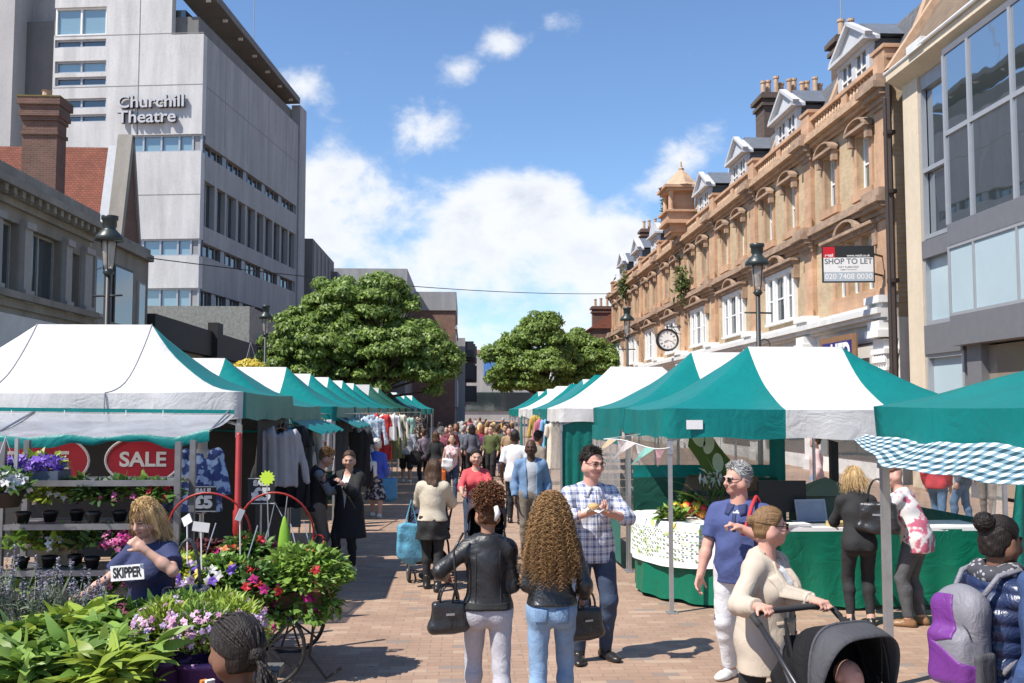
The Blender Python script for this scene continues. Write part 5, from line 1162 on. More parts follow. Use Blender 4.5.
yl(q, [(.66, -.14), (.68, -.1), (.68, .1), (.66, .14), (.55, .14), (.55, .10), (.55, -.10), (.55, -.14), (.66, -.14)]); q.build('case', M_black, ck, True)
d = MB(); yl(d, [(.002, -.105), (.55, -.105), (.55, .105), (.002, .105)]); d.build('dial', M_white, ck)
nm_ = MB()
for i in range(12):
    a = 2 * PI * i / 12; c = (math.sin(a) * .42, math.cos(a) * .42)
    for s_ in ((-.03, 0, .03) if i % 3 else (-.02, .02)):
        ctr = Vector((c[0] + math.cos(a) * s_, -.108, c[1] - math.sin(a) * s_)); rad = Vector((math.sin(a), 0, math.cos(a))); nm_.bar(ctr - rad * .07, ctr + rad * .07, .016, .004)
nm_.bar((0, -.112, 0), (math.sin(1.9) * .36, -.112, math.cos(1.9) * .36), .03, .006); nm_.bar((0, -.118, 0), (math.sin(4.2) * .26, -.118, math.cos(4.2) * .26), .04, .006); nm_.build('hands_and_numerals', M_black, ck)
ar = MB(); ar.bar((-.05, 0, .78), (1.0, 0, .78), .06); ar.bar((0, 0, .66), (0, 0, .8), .06); ar.tube([(1.0, 0, .3), (.6, 0, .4), (.35, 0, .76)], .02, 5); ar.build('bracket', M_black, ck)
# letting board
bd = thing('letting_board', 'white SHOP TO LET board with black and red header on the terrace corner', 'sign', (11.62, 29.5, 6.62), math.radians(-6))
q = MB(); q.box(-.78, .78, -.03, .03, -.56, .56); q.build('board', M_black, bd)
q = MB(); q.box(-.74, .74, -.036, -.0301, -.24, .2); q.build('white_panel', M_white, bd); q = MB(); q.box(-.74, .74, -.036, -.0301, -.52, -.242); q.build('grey_panel', mat('sign_grey', (.42, .47, .52), .5, .03), bd)
q = MB(); q.box(-.75, -.4, -.036, -.0301, .202, .53); q.build('red_panel', mat('sign_red', (.55, .01, .02), .5, .03), bd)
M_sgr = mat('sign_text_grey', (.14, .15, .17), .5, 0)
for t_, sz, x, z, m, b_ in (('SHOP TO LET', .235, 0, .08, M_sgr, .004), ('MAY SUBDIVIDE', .085, 0, -.09, M_sgr, 0), ('SUBJECT TO VACANT', .05, 0, -.17, M_sgr, 0), ('020 7408 0030', .235, 0, -.385, M_white, .004), ('www.retail.co.uk', .1, .3, .26, M_white, .002), ('retail', .12, -.575, .27, M_white, .004)):
    text_mesh('lettering', t_, sz, m, bd, face_matrix((x, -.038, z), (1, 0, 0), (0, 0, 1)), .001, bold=b_)
q = MB(); q.bar((.78, 0, .3), (1.2, .5, .3), .05); q.bar((.78, 0, -.3), (1.2, .5, -.3), .05); q.build('bracket', M_black, bd)
cbm = MB(); A, B = Vector((-13, 40, 8.3)), Vector((13, 74, 11.0))
cbm.tube([A.lerp(B, t) + Vector((0, 0, -4 * .55 * t * (1 - t))) for t in np.linspace(0, 1, 30)], .022, 5); tag(cbm.build('overhead_cable', M_black), 'thin dark cable strung high across the street', 'cable')
# ------------------------------------------------------------------ market stalls
def fabric(name, c, trans=.3, rough=.55, var=.1): return mat(name, c, rough, var, 1.6, .12, 40, trans=trans, spec=.35, wrinkle=.28, wscale=2.6)
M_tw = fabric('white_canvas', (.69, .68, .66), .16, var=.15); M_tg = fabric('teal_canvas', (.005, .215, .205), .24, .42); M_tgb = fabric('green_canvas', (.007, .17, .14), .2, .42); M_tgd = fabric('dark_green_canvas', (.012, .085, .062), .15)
M_tb = fabric('blue_green_canvas', (.03, .22, .23), .22)
def clear_sheet(name, c, a, rough=.25):
    m = mat(name, c, rough, 0, spec=.6); N, L, b = nodes(m); t = N.new('ShaderNodeBsdfTransparent'); s = N.new('ShaderNodeMixShader'); tc = N.new('ShaderNodeTexCoord'); n = N.new('ShaderNodeTexNoise'); n.inputs['Scale'].default_value = 2.2; n.inputs['Detail'].default_value = 5; n.inputs['Distortion'].default_value = 1.2
    L.new(tc.outputs['Object'], n.inputs['Vector']); r = N.new('ShaderNodeMapRange'); L.new(n.outputs['Fac'], r.inputs[0]); r.inputs[1].default_value = .3; r.inputs[2].default_value = .75; r.inputs[3].default_value = max(a - .18, .02); r.inputs[4].default_value = a + .16
    L.new(r.outputs[0], s.inputs[0]); L.new(t.outputs[0], s.inputs[1]); L.new(b.outputs[0], s.inputs[2]); L.new(s.outputs[0], N['Material Output'].inputs['Surface'])
    bp = N.new('ShaderNodeBump'); bp.inputs['Strength'].default_value = .5; bp.inputs['Distance'].default_value = .05; L.new(n.outputs['Fac'], bp.inputs['Height']); L.new(bp.outputs[0], b.inputs['Normal']); return m
M_clear = clear_sheet('clear_plastic', (.55, .55, .55), .34); M_clear2 = clear_sheet('cloudy_plastic', (.46, .44, .43), .55)

def tent(label, x0, x1, y0, y1, zv, ze, zr, hip, mats, mid=1, sides=(0, 0), corner=(0, 0), sag=.62, legs=True, back=None, pole=.042, seed=1, valm=None, seams=False, frontlegs=True):
    """hipped market canopy; mats list, indices: mid strip, (left, right) hip sides, (left, right) corner pieces of the front and back"""
    r = thing('market_stall', label, 'market stall', ((x0 + x1) / 2, (y0 + y1) / 2, 0), 0, 'market stall tents'); ox, oy = (x0 + x1) / 2, (y0 + y1) / 2
    rd = np.random.default_rng(seed); ph = rd.uniform(0, 6.28, 6); N_, M_ = 10, 8; D = (y1 - y0) / 2
    xs = [x0 + hip * i / N_ for i in range(N_ + 1)] + [x0 + hip + (x1 - x0 - 2 * hip) * i / M_ for i in range(1, M_ + 1)] + [x1 - hip + hip * i / N_ for i in range(1, N_ + 1)]
    ys = [y0 + D * i / N_ for i in range(N_ + 1)] + [y0 + D + D * i / N_ for i in range(1, N_ + 1)]
    def zf(x, y):
        tx = min((x - x0) / hip, (x1 - x) / hip, 1); ty = min((y - y0) / D, (y1 - y) / D, 1); t = min(tx, ty); q = (1 - sag) * t + sag * t * t
        w = .018 * math.sin(x * 5 + ph[0] + 1.5 * y) * math.sin(y * 4.3 + ph[1]) * math.sin(PI * t)
        e = -.02 * math.sin(PI * (x - x0) / (x1 - x0)) if ty <= tx else -.02 * math.sin(PI * (y - y0) / (y1 - y0))
        return ze + (zr - ze) * q + w + e * (1 - t)
    c = MB(); nx, ny = len(xs), len(ys); c.v = [(x - ox, y - oy, zf(x, y)) for x in xs for y in ys]
    for i in range(nx - 1):
        for j in range(ny - 1):
            a, b, d, e = i * ny + j, (i + 1) * ny + j, (i + 1) * ny + j + 1, i * ny + j + 1
            col = 0 if i < N_ else 1 if i < N_ + M_ else 2; front = j < N_
            if col == 1: c.f.append((a, b, d, e)); c.m.append(mid); continue
            ii = i if col == 0 else nx - 2 - i; jj = j if front else ny - 2 - j
            s_ = 0 if col == 0 else 1
            if ii == jj:
                if (col == 0) == front: tris = ((a, b, d), (a, d, e)) ; first_front = front
                else: tris = ((a, b, e), (b, d, e)); first_front = front
                for k, t_ in enumerate(tris):
                    cy = sum(c.v[q][1] for q in t_) / 3; cx_ = sum(c.v[q][0] for q in t_) / 3
                    ty = min((cy + oy - y0) / D, (y1 - cy - oy) / D); tx = min((cx_ + ox - x0) / hip, (x1 - cx_ - ox) / hip); c.f.append(t_); c.m.append(corner[s_] if ty < tx else sides[s_])
            else: c.f.append((a, b, d, e)); c.m.append(corner[s_] if jj < ii else sides[s_])
    co = c.build('canopy', mats, r, True)
    # valance
    v = MB(); loop = [(x, y0, 0 if i < N_ else 1 if i < N_ + M_ else 2, 0) for i, x in enumerate(xs[:-1])] + [(x1, y, 2, 1) for y in ys[:-1]] + [(x, y1, 2 if i < N_ else 1 if i < N_ + M_ else 0, 0) for i, x in enumerate(xs[::-1][:-1])] + [(x0, y, 0, 1) for y in ys[::-1][:-1]]
    L_ = len(loop)
    for k in range(4):
        t = k / 3
        for i, (x, y, cc, sd) in enumerate(loop):
            bil = .02 * math.sin(i * .7 + ph[2]) * t + .012 * math.sin(i * 1.9 + ph[3]) * t; nxn = (-1 if x == x0 else 1 if x == x1 else 0); nyn = (-1 if y == y0 else 1 if y == y1 else 0)
            v.v.append((x - ox + nxn * (.004 + bil), y - oy + nyn * (.004 + bil), zf(x, y) + (zv - ze) * t + .012 * math.sin(i * .9 + ph[4]) * t))
    for k in range(3):
        for i in range(L_):
            j = (i + 1) % L_; v.f.append((k * L_ + j, k * L_ + i, (k + 1) * L_ + i, (k + 1) * L_ + j)); cc, sd = loop[i][2], loop[i][3]
            v.m.append((sides[0 if loop[i][0] == x0 else 1]) if sd else (mid if cc == 1 else corner[0 if cc == 0 else 1]))
    v.build('valance', mats, r, True)
    if seams:
        for xx in (x0 + hip, x1 - hip): s_ = MB(); s_.tube([(xx - ox - (.32 if 0 else 0) + .0, y - oy, zf(xx, y) + .004) for y in ys[:N_ + 1]], .008, 5); s_.tube([(xx - ox, y0 - oy - .012, zf(xx, y0)), (xx - ox, y0 - oy - .02, zv + .04)], .008, 5); s_.build('seam', mat('seam_grey', (.3, .3, .31), .8), co)
    if legs:
        for a, x in ((0, x0 + .05), (1, x1 - .05)):
            for b, y in ((0, y0 + .05), (1, y1 - .05)):
                l = MB(); l.box(x - ox - pole / 2, x - ox + pole / 2, y - oy - pole / 2, y - oy + pole / 2, 0, ze - .04); l.box(x - ox - .06, x - ox + .06, y - oy - .06, y - oy + .06, 0, .012); l.box(x - ox - pole * .72, x - ox + pole * .72, y - oy - pole * .72, y - oy + pole * .72, ze - .5, ze - .36); l.build('leg', M_steel, r)
        f = MB()
        for y in (y0 + .05, y1 - .05):
            n = 4
            for i in range(n):
                a = x0 + .05 + (x1 - x0 - .1) * i / n; b = x0 + .05 + (x1 - x0 - .1) * (i + 1) / n
                f.bar((a - ox, y - oy, ze - .08), (b - ox, y - oy, ze - .36), .02, .03); f.bar((a - ox, y - oy + .022, ze - .36), (b - ox, y - oy + .022, ze - .08), .02, .03)
        f.build('truss', M_steel, r)
    return r
def panel(parent, pts, m, name='side_panel', wave=.02, nu=14, nv=6, fr=9.0):
    """hanging sheet through 4 corner points (world minus parent location): tl, tr, br, bl"""
    p = parent.location if parent is not None else Vector((0, 0, 0)); tl, tr_, br, bl_ = [Vector(q) - p for q in pts]; n = (tr_ - tl).cross(bl_ - tl).normalized(); P = []
    for i in range(nu + 1):
        row = []
        for j in range(nv + 1):
            u, v = i / nu, j / nv; row.append(tuple((tl.lerp(tr_, u)).lerp(bl_.lerp(br, u), v) + n * wave * v ** .5 * math.sin(u * fr + .8 * math.sin(v * 3)) ))
        P.append(row)
    b = MB(); b.grid(P); return b.build(name, m, parent, True)

W, G_, D_ = 0, 1, 2
gw = [M_tw, M_tg]
# left row
stA = tent('large white stall tent with grey seams at the front of the left row', -6.78, -2.42, 11.0, 14.1, 2.1, 2.4, 3.26, 1.48, gw, 0, (1, 1), (0, 0), 1.0, seams=True, seed=3)
panel(stA, [(-6.7, 14.0, 2.3), (-2.5, 14.0, 2.3), (-2.5, 14.0, .2), (-6.7, 14.0, .2)], mat('painted_shade_sheet', (.035, .035, .037), .8, .1), 'back_panel')  # dark sheet added to paint the shaded inside of the tent
panel(stA, [(-2.5, 12.2, 2.25), (-2.5, 14.0, 2.25), (-2.5, 14.0, .3), (-2.5, 12.2, .3)], MATS['painted_shade_sheet'], 'side_panel')  # same added dark sheet, painting the interior shade at the side
lefts = [(14.5, 17.4, 3.02, 1.3, 'green and white stall tent just behind the large white one', 0), (19.6, 22.6, 3.1, 1.25, 'green stall tent with a broad white ridge in front of the big tree', 0), (22.9, 25.9, 3.08, 1.25, 'fourth green and white tent along the left row, over hanging shirts', 0), (26.1, 29.1, 3.1, 1.25, 'fifth green and white tent along the left row, beside the person in the grey hoodie', 0),
         (29.3, 32.2, 3.1, 1.25, 'sixth green and white tent along the left row', 0), (32.4, 35.3, 3.1, 1.25, 'seventh green and white tent along the left row', 0), (38, 41, 3.2, 1.3, 'dark striped tent after the gap in the left row, under the tree', 1), (41.4, 44.4, 3.15, 1.3, 'second dark striped tent under the tree', 1), (45.5, 48.5, 3.15, 1.3, 'pale tent with teal hips beyond the striped ones', 2), (50, 53, 3.1, 1.3, 'faded green tent near the far end of the left row', 0), (55, 58, 3.1, 1.3, 'bright teal and white tent last but one in the left row', 0), (61, 64, 3.1, 1.3, 'farthest white and green tent of the left row', 2)]
leftroots = []
for i, (a, b, zr_, hp, lab, kd) in enumerate(lefts):
    xr = -2.5 + (0 if a < 36 else .02 * (a - 36)); ms = [M_tw, M_tg] if kd != 1 else [fabric('grey_white_canvas', (.55, .56, .55)), M_tgd]
    t = tent(lab, xr - 3.9, xr, a, b, 1.98, 2.27, zr_, hp, ms, 0, (1, 1), ((1, 1) if kd != 2 else (0, 1)), .68, seed=10 + i); leftroots.append(t)
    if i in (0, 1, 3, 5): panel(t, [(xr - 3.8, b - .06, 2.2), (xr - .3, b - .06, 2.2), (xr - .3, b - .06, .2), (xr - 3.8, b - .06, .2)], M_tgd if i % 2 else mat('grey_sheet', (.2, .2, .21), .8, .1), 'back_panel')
    if i in (0, 1, 2, 3):   # short awning over the walkway side
        panel(t, [(xr + .03, a + .1, 2.04), (xr + .03, b - .1, 2.04), (xr + .42, b - .1, 1.86), (xr + .42, a + .1, 1.86)], [M_tg, M_tb, fabric('lilac_grey_sheet', (.42, .42, .46)), M_tw][i % 4], 'awning', .03, 18, 4, 22)
panel(leftroots[0], [(-6.2, 14.46, 2.06), (-2.5, 14.46, 2.06), (-2.35, 13.9, 1.92), (-6.2, 13.9, 1.92)], M_tg, 'front_awning', .03)
# plastic awning hung from the front of the white tent, teal hem
aw = thing('plastic_awning', 'grey see-through plastic awning with teal edging below the white tent', 'awning')
P = []
for i in range(41):
    u = i / 40; x = -6.9 + 4.42 * u; row = []
    for j in range(7):
        v = j / 6; row.append((x, 10.9 - 1.05 * v, 2.2 - .05 * u * (1 - v) - .26 * v - .03 * math.sin(PI * v) * (1 + .5 * math.sin(x * 6)) + .014 * math.sin(x * 9 + v * 5) * v + .1 * max(0, u - .93) * 8 * v))
    P.append(row)
b = MB(); b.grid(P); b.build('sheet', clear_sheet('awning_plastic', (.36, .36, .39), .84), aw, True)
b = MB(); hem = []
for i in range(81):
    u = i / 80; x = -6.9 + 4.42 * u; z = 1.94 + .014 * math.sin(x * 9 + 5) + .1 * max(0, u - .93) * 8; hem.append([(x, 9.85, z + .012), (x, 9.82, z - .03 - .012 * math.sin(x * 13)), (x, 9.84, z - .075 - .03 * math.sin(x * 4.2) - .012 * math.sin(x * 17))])
b.grid(hem); b.grid([[(p[-1][0], p[-1][1] + .002, p[-1][2] - .01 - .02 * k) for k in (0, 1)] for p in []] or [[(-6.9, 10.88, 2.21), (-6.9, 10.88, 2.25)], [(-2.48, 10.88, 2.16), (-2.48, 10.88, 2.2)]]); b.build('hem', M_tg, aw, True)
for x in (-6.6, -4.6, -2.55): b = MB(); b.tube([(x, 10.95, 2.2), (x, 9.87, 1.93)], .012, 5); b.build('support_rod', M_steel, aw)
# right row
st1 = tent('green and white stall tent over the curved green counter', 2.2, 6.05, 10.84, 13.68, 1.9, 2.22, 2.99, 1.33, gw, 0, (1, 1), (1, 1), .66, seed=21)
st2 = tent('all teal stall tent at the right edge with the checked awning', 3.34, 6.9, 4.6, 8.0, 1.93, 2.23, 2.9, 1.5, gw, 1, (1, 1), (1, 1), .5, pole=.06, seed=22)
st3 = tent('green and white stall tent directly behind the counter stall', 2.2, 6.05, 13.75, 17.0, 1.93, 2.24, 3.1, 1.33, gw, 0, (1, 1), (1, 1), .66, seed=23)
rights = [(21.4, 24.4, 2.02, 3.2, [M_tw, M_tgb], 0, (0, 1), (0, 0), 'big white sided tent beyond the man in the checked shirt'), (24.6, 27.4, 2.05, 3.12, gw, 1, (1, 1), (1, 1), 'all green tent right behind the white sided one'), (27.7, 30.6, 2.1, 3.1, [M_tw, M_tb], 0, (1, 1), (1, 1), 'white ridged tent with blue green hips in the right row'), (31, 34, 2.1, 3.05, gw, 1, (0, 0), (1, 1), 'pale green tent midway along the right row'), (36, 39, 2.1, 3.1, gw, 0, (0, 1), (0, 1), 'white and green tent beside the distant crowd'), (41, 44, 2.15, 3.1, gw, 0, (1, 1), (1, 1), 'small looking green tent beyond the crowd on the right'), (47, 50, 2.2, 3.1, gw, 0, (1, 1), (1, 1), 'last green tent of the right row below the pale tree')]
rightroots = []
for i, (a, b, xl, zr_, ms, md_, sd, cr_, lab) in enumerate(rights):
    t = tent(lab, xl, xl + 3.9, a, b, 1.95, 2.24, zr_, 1.35, ms, md_, sd, cr_, .58, seed=40 + i); rightroots.append(t)
panel(rightroots[0], [(2.07, 21.5, 1.97), (2.07, 24.3, 1.97), (2.07, 24.3, .1), (2.07, 21.5, .1)], M_clear2, 'side_panel'); panel(rightroots[1], [(2.02, 24.6, 2.2), (2.02, 26.4, 2.2), (1.95, 26.4, .1), (1.95, 24.6, .1)], M_tg, 'curtain', .05, 20, 6, 26)
panel(rightroots[0], [(2.07, 21.48, 1.97), (2.8, 21.46, 1.97), (2.7, 21.46, .1), (2.07, 21.48, .1)], M_tgb, 'front_curtain', .04, 12, 6, 20)
panel(rightroots[2], [(2.1, 29, 2.0), (2.1, 30.4, 2.0), (2.1, 30.4, .1), (2.1, 29, .1)], M_tw, 'side_panel'); panel(rightroots[4], [(2.08, 36, 2.0), (2.08, 37, 2.0), (2.08, 37, .1), (2.08, 36, .1)], M_tg, 'curtain', .05)
# sides of the stall behind the counter: green bordered plastic windows, ties
panel(st3, [(2.16, 13.8, 1.95), (2.16, 16.9, 1.95), (2.16, 16.9, 1.72), (2.16, 13.8, 1.72)], M_tg, 'side_border', .01); panel(st3, [(2.16, 13.8, 1.72), (2.16, 16.9, 1.72), (2.16, 16.9, .85), (2.16, 13.8, .85)], M_clear2, 'side_window', .02); panel(st3, [(2.16, 13.8, .85), (2.16, 16.9, .85), (2.16, 16.9, .08), (2.16, 13.8, .08)], M_tgb, 'side_panel', .02)
panel(st3, [(2.2, 16.98, 1.95), (4.0, 16.98, 1.95), (4.0, 16.98, .05), (2.2, 16.98, .05)], M_clear, 'back_panel'); panel(st3, [(4.0, 16.98, 1.95), (6, 16.98, 1.95), (6, 16.98, .3), (4.0, 16.98, .3)], M_clear, 'back_window')
for y in (14.3, 14.7, 15.9): tz = MB(); tz.tube([(2.13, y, 1.95), (2.09, y + .05, 1.8), (2.11, y - .04, 1.6), (2.08, y + .02, 1.35), (2.1, y, 1.05)], .012, 5); tz.build('tie', mat('pale_green_cord', (.35, .62, .55), .7), st3)
panel(st1, [(2.3, 13.6, 1.28), (4.3, 13.6, 1.28), (4.3, 13.6, .05), (2.3, 13.6, .05)], M_tgd, 'back_panel'); panel(st1, [(2.3, 13.61, 1.45), (4.25, 13.61, 1.45), (4.25, 13.61, 1.281), (2.3, 13.61, 1.281)], M_tg, 'back_border', .012)
panel(st1, [(2.3, 13.62, 1.95), (4.2, 13.62, 1.95), (4.2, 13.62, 1.45), (2.3, 13.62, 1.45)], M_clear2, 'back_window'); panel(st1, [(4.2, 13.63, 1.98), (4.42, 13.63, 1.98), (4.42, 13.63, .05), (4.2, 13.63, .05)], M_tg, 'back_strip')
panel(st1, [(5.15, 13.62, 1.98), (6.0, 13.62, 1.98), (6.0, 13.62, .3), (5.15, 13.62, .3)], M_clear, 'back_window')
panel(st1, [(6.0, 10.9, 1.95), (6.0, 13.6, 1.95), (6.0, 13.6, .9), (6.0, 10.9, .9)], M_clear, 'side_window', .03)
panel(st1, [(6.02, 13.6, .92), (5.9, 9.1, .98), (5.75, 9.0, .08), (6.0, 13.6, .08)], M_tgb, 'side_skirt', .05)
mid_ = MB(); mid_.box(5.02 - 4.125, 5.12 - 4.125, 13.5 - 12.26, 13.6 - 12.26, 0, 2.2); mid_.build('dark_post', M_black, st1)
lb_ = MB(); lb_.box(2.42 - 4.125, 2.6 - 4.125, 10.815 - 12.26, 10.822 - 12.26, 1.99, 2.09); lb_.build('care_label', M_white, st1)
q = MB(); q.tube([(5.45, 9.4, 0), (5.45, 9.4, 1.95)], .03, 8); q_ = tag(q.build('awning_pole', M_white), 'white awning pole behind the woman with the rucksack', 'pole')
panel(None, [(5.36, 9.42, 1.85), (5.42, 9.42, 1.85), (5.45, 9.42, .75), (5.2, 9.42, .7)], M_tgb, 'pole_curtain', .02); tag(bpy.data.objects['pole_curtain'], 'narrow green curtain tied beside the white awning pole', 'curtain')
# checked awning
gm = mat('gingham_cloth', (.8, .8, .8), .8, 0, trans=.0); N, L, b_ = nodes(gm)
tc = N.new('ShaderNodeUVMap'); sp = N.new('ShaderNodeSeparateXYZ'); L.new(tc.outputs[0], sp.inputs[0])
def sqw(o):
    m1 = N.new('ShaderNodeMath'); m1.operation = 'FRACT'; L.new(o, m1.inputs[0]); m2 = N.new('ShaderNodeMath'); m2.operation = 'GREATER_THAN'; L.new(m1.outputs[0], m2.inputs[0]); m2.inputs[1].default_value = .5; return m2.outputs[0]
ad = N.new('ShaderNodeMath'); ad.operation = 'ADD'; L.new(sqw(sp.outputs[0]), ad.inputs[0]); L.new(sqw(sp.outputs[1]), ad.inputs[1])
rp = N.new('ShaderNodeValToRGB'); rp.color_ramp.interpolation = 'CONSTANT'; e = rp.color_ramp.elements; e[0].position = 0; e[0].color = (.70, .74, .77, 1); e[1].position = .4; e[1].color = (.15, .25, .30, 1); x_ = rp.color_ramp.elements.new(.9); x_.color = (.012, .045, .06, 1)
hf = N.new('ShaderNodeMath'); hf.operation = 'MULTIPLY'; hf.inputs[1].default_value = .5; L.new(ad.outputs[0], hf.inputs[0]); L.new(hf.outputs[0], rp.inputs[0]); L.new(rp.outputs[0], b_.inputs['Base Color'])
P = []
nu, nv = 90, 16
for i in range(nu + 1):
    u = i / nu; y = 8.12 - 3.6 * u; row = []
    for j in range(nv + 1):
        v = j / nv; o_ = .42 * min(1, .25 + u * 2.2); dr = .17 * min(1, .08 + u * 2.4)
        row.append((3.32 - o_ * v + .0 - .02 * math.sin(y * 5), y + .03 * math.sin(v * 3), 1.985 - .015 * u + .012 * math.sin(u * 13 + 1) * (1 - v) - dr * v ** 1.1 - .03 * math.sin(PI * v) * (.7 + .3 * math.sin(y * 3.1)) - .007 * math.sin(y * 9 + v * 3)))
    P.append(row)
b = MB(); b.grid(P); ga = tag(b.build('checked_awning', gm, None, True), 'white and teal gingham cloth awning below the all teal tent', 'awning')
uv = ga.data.uv_layers.new(name='UVMap'); idx = np.empty(len(ga.data.loops), dtype=np.int32); ga.data.loops.foreach_get('vertex_index', idx); uu = idx // (nv + 1); vv = idx % (nv + 1)
uv.data.foreach_set('uv', np.stack([uu / nu * 3.6 / .14, vv / nv * .46 / .10], 1).ravel())
# bunting
bu = thing('bunting', 'pastel triangular bunting strung across the corner of the counter stall', 'bunting'); A, B_ = Vector((1.62, 11.6, 1.86)), Vector((2.24, 10.84, 1.84)); s_ = MB(); pts = [A.lerp(B_, t) + Vector((0, 0, -.06 * math.sin(PI * t) + .05 * math.sin(t * 5))) for t in np.linspace(0, 1, 15)]; s_.tube([(2.2, 12.4, 1.9)] + pts[:1] + pts, .006, 4); s_.build('string', M_white, bu)
for i, c in enumerate(((.62, .47, .30), (.55, .45, .45), (.62, .56, .54), (.62, .58, .55), (.25, .55, .46), (.62, .35, .37))):
    p, q = pts[i * 2 + 1], pts[i * 2 + 3]; d = MB(); m_ = (p + q) / 2 + Vector((.1 * (1 if i % 2 else -1) - .12, .05, -.2)); d.grid([[tuple(p), tuple(p.lerp(m_, .5) + Vector((0, -.02, 0))), tuple(m_)], [tuple(q), tuple(q.lerp(m_, .5) + Vector((0, .02, 0))), tuple(m_ + Vector((.006, 0, 0)))]]); d.build('flag', fabric('flag_%d' % i if False else 'flag_' + ('peach', 'mauve', 'cream', 'ivory', 'mint', 'pink')[i], c, .35), bu)
# counter
ct = thing('market_counter', 'curved market counter with a green skirt and a printed white cloth', 'counter', (4.0, 11.3, 0)); O = Vector((4.0, 11.3, 0))
edge = [(2.95, 13.1), (2.3, 13.0), (2.12, 12.6), (2.1, 12.2), (2.16, 11.85), (2.32, 11.5), (2.55, 11.2), (2.9, 11.02), (3.3, 10.96), (3.9, 10.95), (4.6, 10.94), (5.3, 10.93), (5.85, 10.93)]
def resample(pts, n):
    pts = [Vector((p[0], p[1], 0)) for p in pts]; ds = [0]
    for a, b in zip(pts[:-1], pts[1:]): ds.append(ds[-1] + (b - a).length)
    out = []
    for i in range(n + 1):
        t = ds[-1] * i / n; k = max(j for j in range(len(ds)) if ds[j] <= t + 1e-9); k = min(k, len(pts) - 2); out.append(pts[k].lerp(pts[k + 1], (t - ds[k]) / (ds[k + 1] - ds[k])))
    return out
E = resample(edge, 110); P = []
for i, p in enumerate(E):
    t = (E[min(i + 1, 110)] - E[max(i - 1, 0)]).normalized(); n = Vector((t.y, -t.x, 0)); row = []
    for j in range(9):
        v = j / 8; w = .02 * math.sin(i * .9) * v + .035 * math.sin(i * .27 + 2) * v + (.05 * v * (1 - v)); row.append(tuple(p - O + n * (-w) + Vector((0, 0, .88 - .84 * v + .012 * math.sin(i * .6) * v))))
    P.append(row)
b = MB(); b.grid(P); b.build('skirt', fabric('emerald_cloth', (.006, .165, .095), .15, .4), ct, True)
top = MB(); poly = [(p.x - O.x, p.y - O.y) for p in resample(edge, 40)] + [(5.85 - O.x, 11.65 - O.y), (3.5 - O.x, 11.7 - O.y), (3.0 - O.x, 12.0 - O.y)]; top.prism(poly, 'z', .86, .90); top.build('top', M_white, ct)
# printed white cloth over the left end
pc = mat('printed_cloth', (.8, .8, .78), .8, 0); N, L, b_ = nodes(pc); tc = N.new('ShaderNodeTexCoord'); n = N.new('ShaderNodeTexNoise'); n.inputs['Scale'].default_value = 7; n.inputs['Detail'].default_value = 3; L.new(tc.outputs['Object'], n.inputs[0]); rp = N.new('ShaderNodeValToRGB'); e = rp.color_ramp.elements; e[0].position = .58; e[0].color = (.79, .79, .76, 1); e[1].position = .66; e[1].color = (.42, .55, .25, 1); x_ = rp.color_ramp.elements.new(.74); x_.color = (.6, .45, .1, 1); L.new(n.outputs['Fac'], rp.inputs[0]); L.new(rp.outputs[0], b_.inputs['Base Color'])
P = []
for i in range(16, 66):
    p = E[i]; t = (E[i + 1] - E[i - 1]).normalized(); n = Vector((t.y, -t.x, 0)); row = []; dl = .50 - .14 * max(0, (i - 40) / 26) ** 2
    for j in range(10):
        v = j / 9
        if j < 3: row.append(tuple(p - O + n * (-.28 + .145 * j) + Vector((0, 0, .915))))
        else: k = (j - 2) / 7; row.append(tuple(p - O + n * (.022 + .02 * k + .012 * math.sin(i * .5) * k) + Vector((0, 0, .912 - dl * k))))
    P.append(row)
b = MB(); b.grid(P); b.build('printed_cloth', pc, ct, True)
b = MB()
for k in range(7):
    for i in range(26, 52, 1):
        if (i * 7 + k * 5) % 9 < 6:
            p = E[i]; t = (E[i + 1] - E[i]).normalized(); n = Vector((t.y, -t.x, 0)); a = p - O + n * .048 + Vector((0, 0, .82 - .05 * k)); b.bar(a, a + t * .03, .004, .016)
b.build('small_print', mat('print_green', (.25, .36, .2), .8), ct)
# goods on the counter
def ball(mb, c, r, n=8, sz=1.0): mb.lathe([(max(.0002, r * math.sin(PI * i / n)), -r * sz * math.cos(PI * i / n)) for i in range(n + 1)], 10, c)
fruit = [((.62, .22, .02), 'orange', 'bright orange lying in the fruit display'), ((.5, .03, .02), 'red apple', 'red apple in the fruit display on the counter'), ((.62, .42, .04), 'yellow pepper', 'yellow pepper in the fruit display')]
rd = random.Random(4); k = 0
for i in range(20):
    kd = i % 3; c, nm, lb = fruit[kd]; x = 2.45 + rd.random() * .42; y = 11.75 + rd.random() * .45; r = .045 + .012 * rd.random(); z = .92 + r + (.07 if rd.random() < .4 else 0)
    m = MB(); ball(m, (0, 0, 0), r); m.tube([(0, 0, r * .95), (.004, 0, r * 1.2)], .004, 4); o = m.build(nm.replace(' ', '_'), mat('fruit_' + nm.split()[-1], c, .4, .12, 9), None, True, (x, y, z)); tag(o, lb, nm.split()[-1], 'fruit and peppers heaped on the counter')
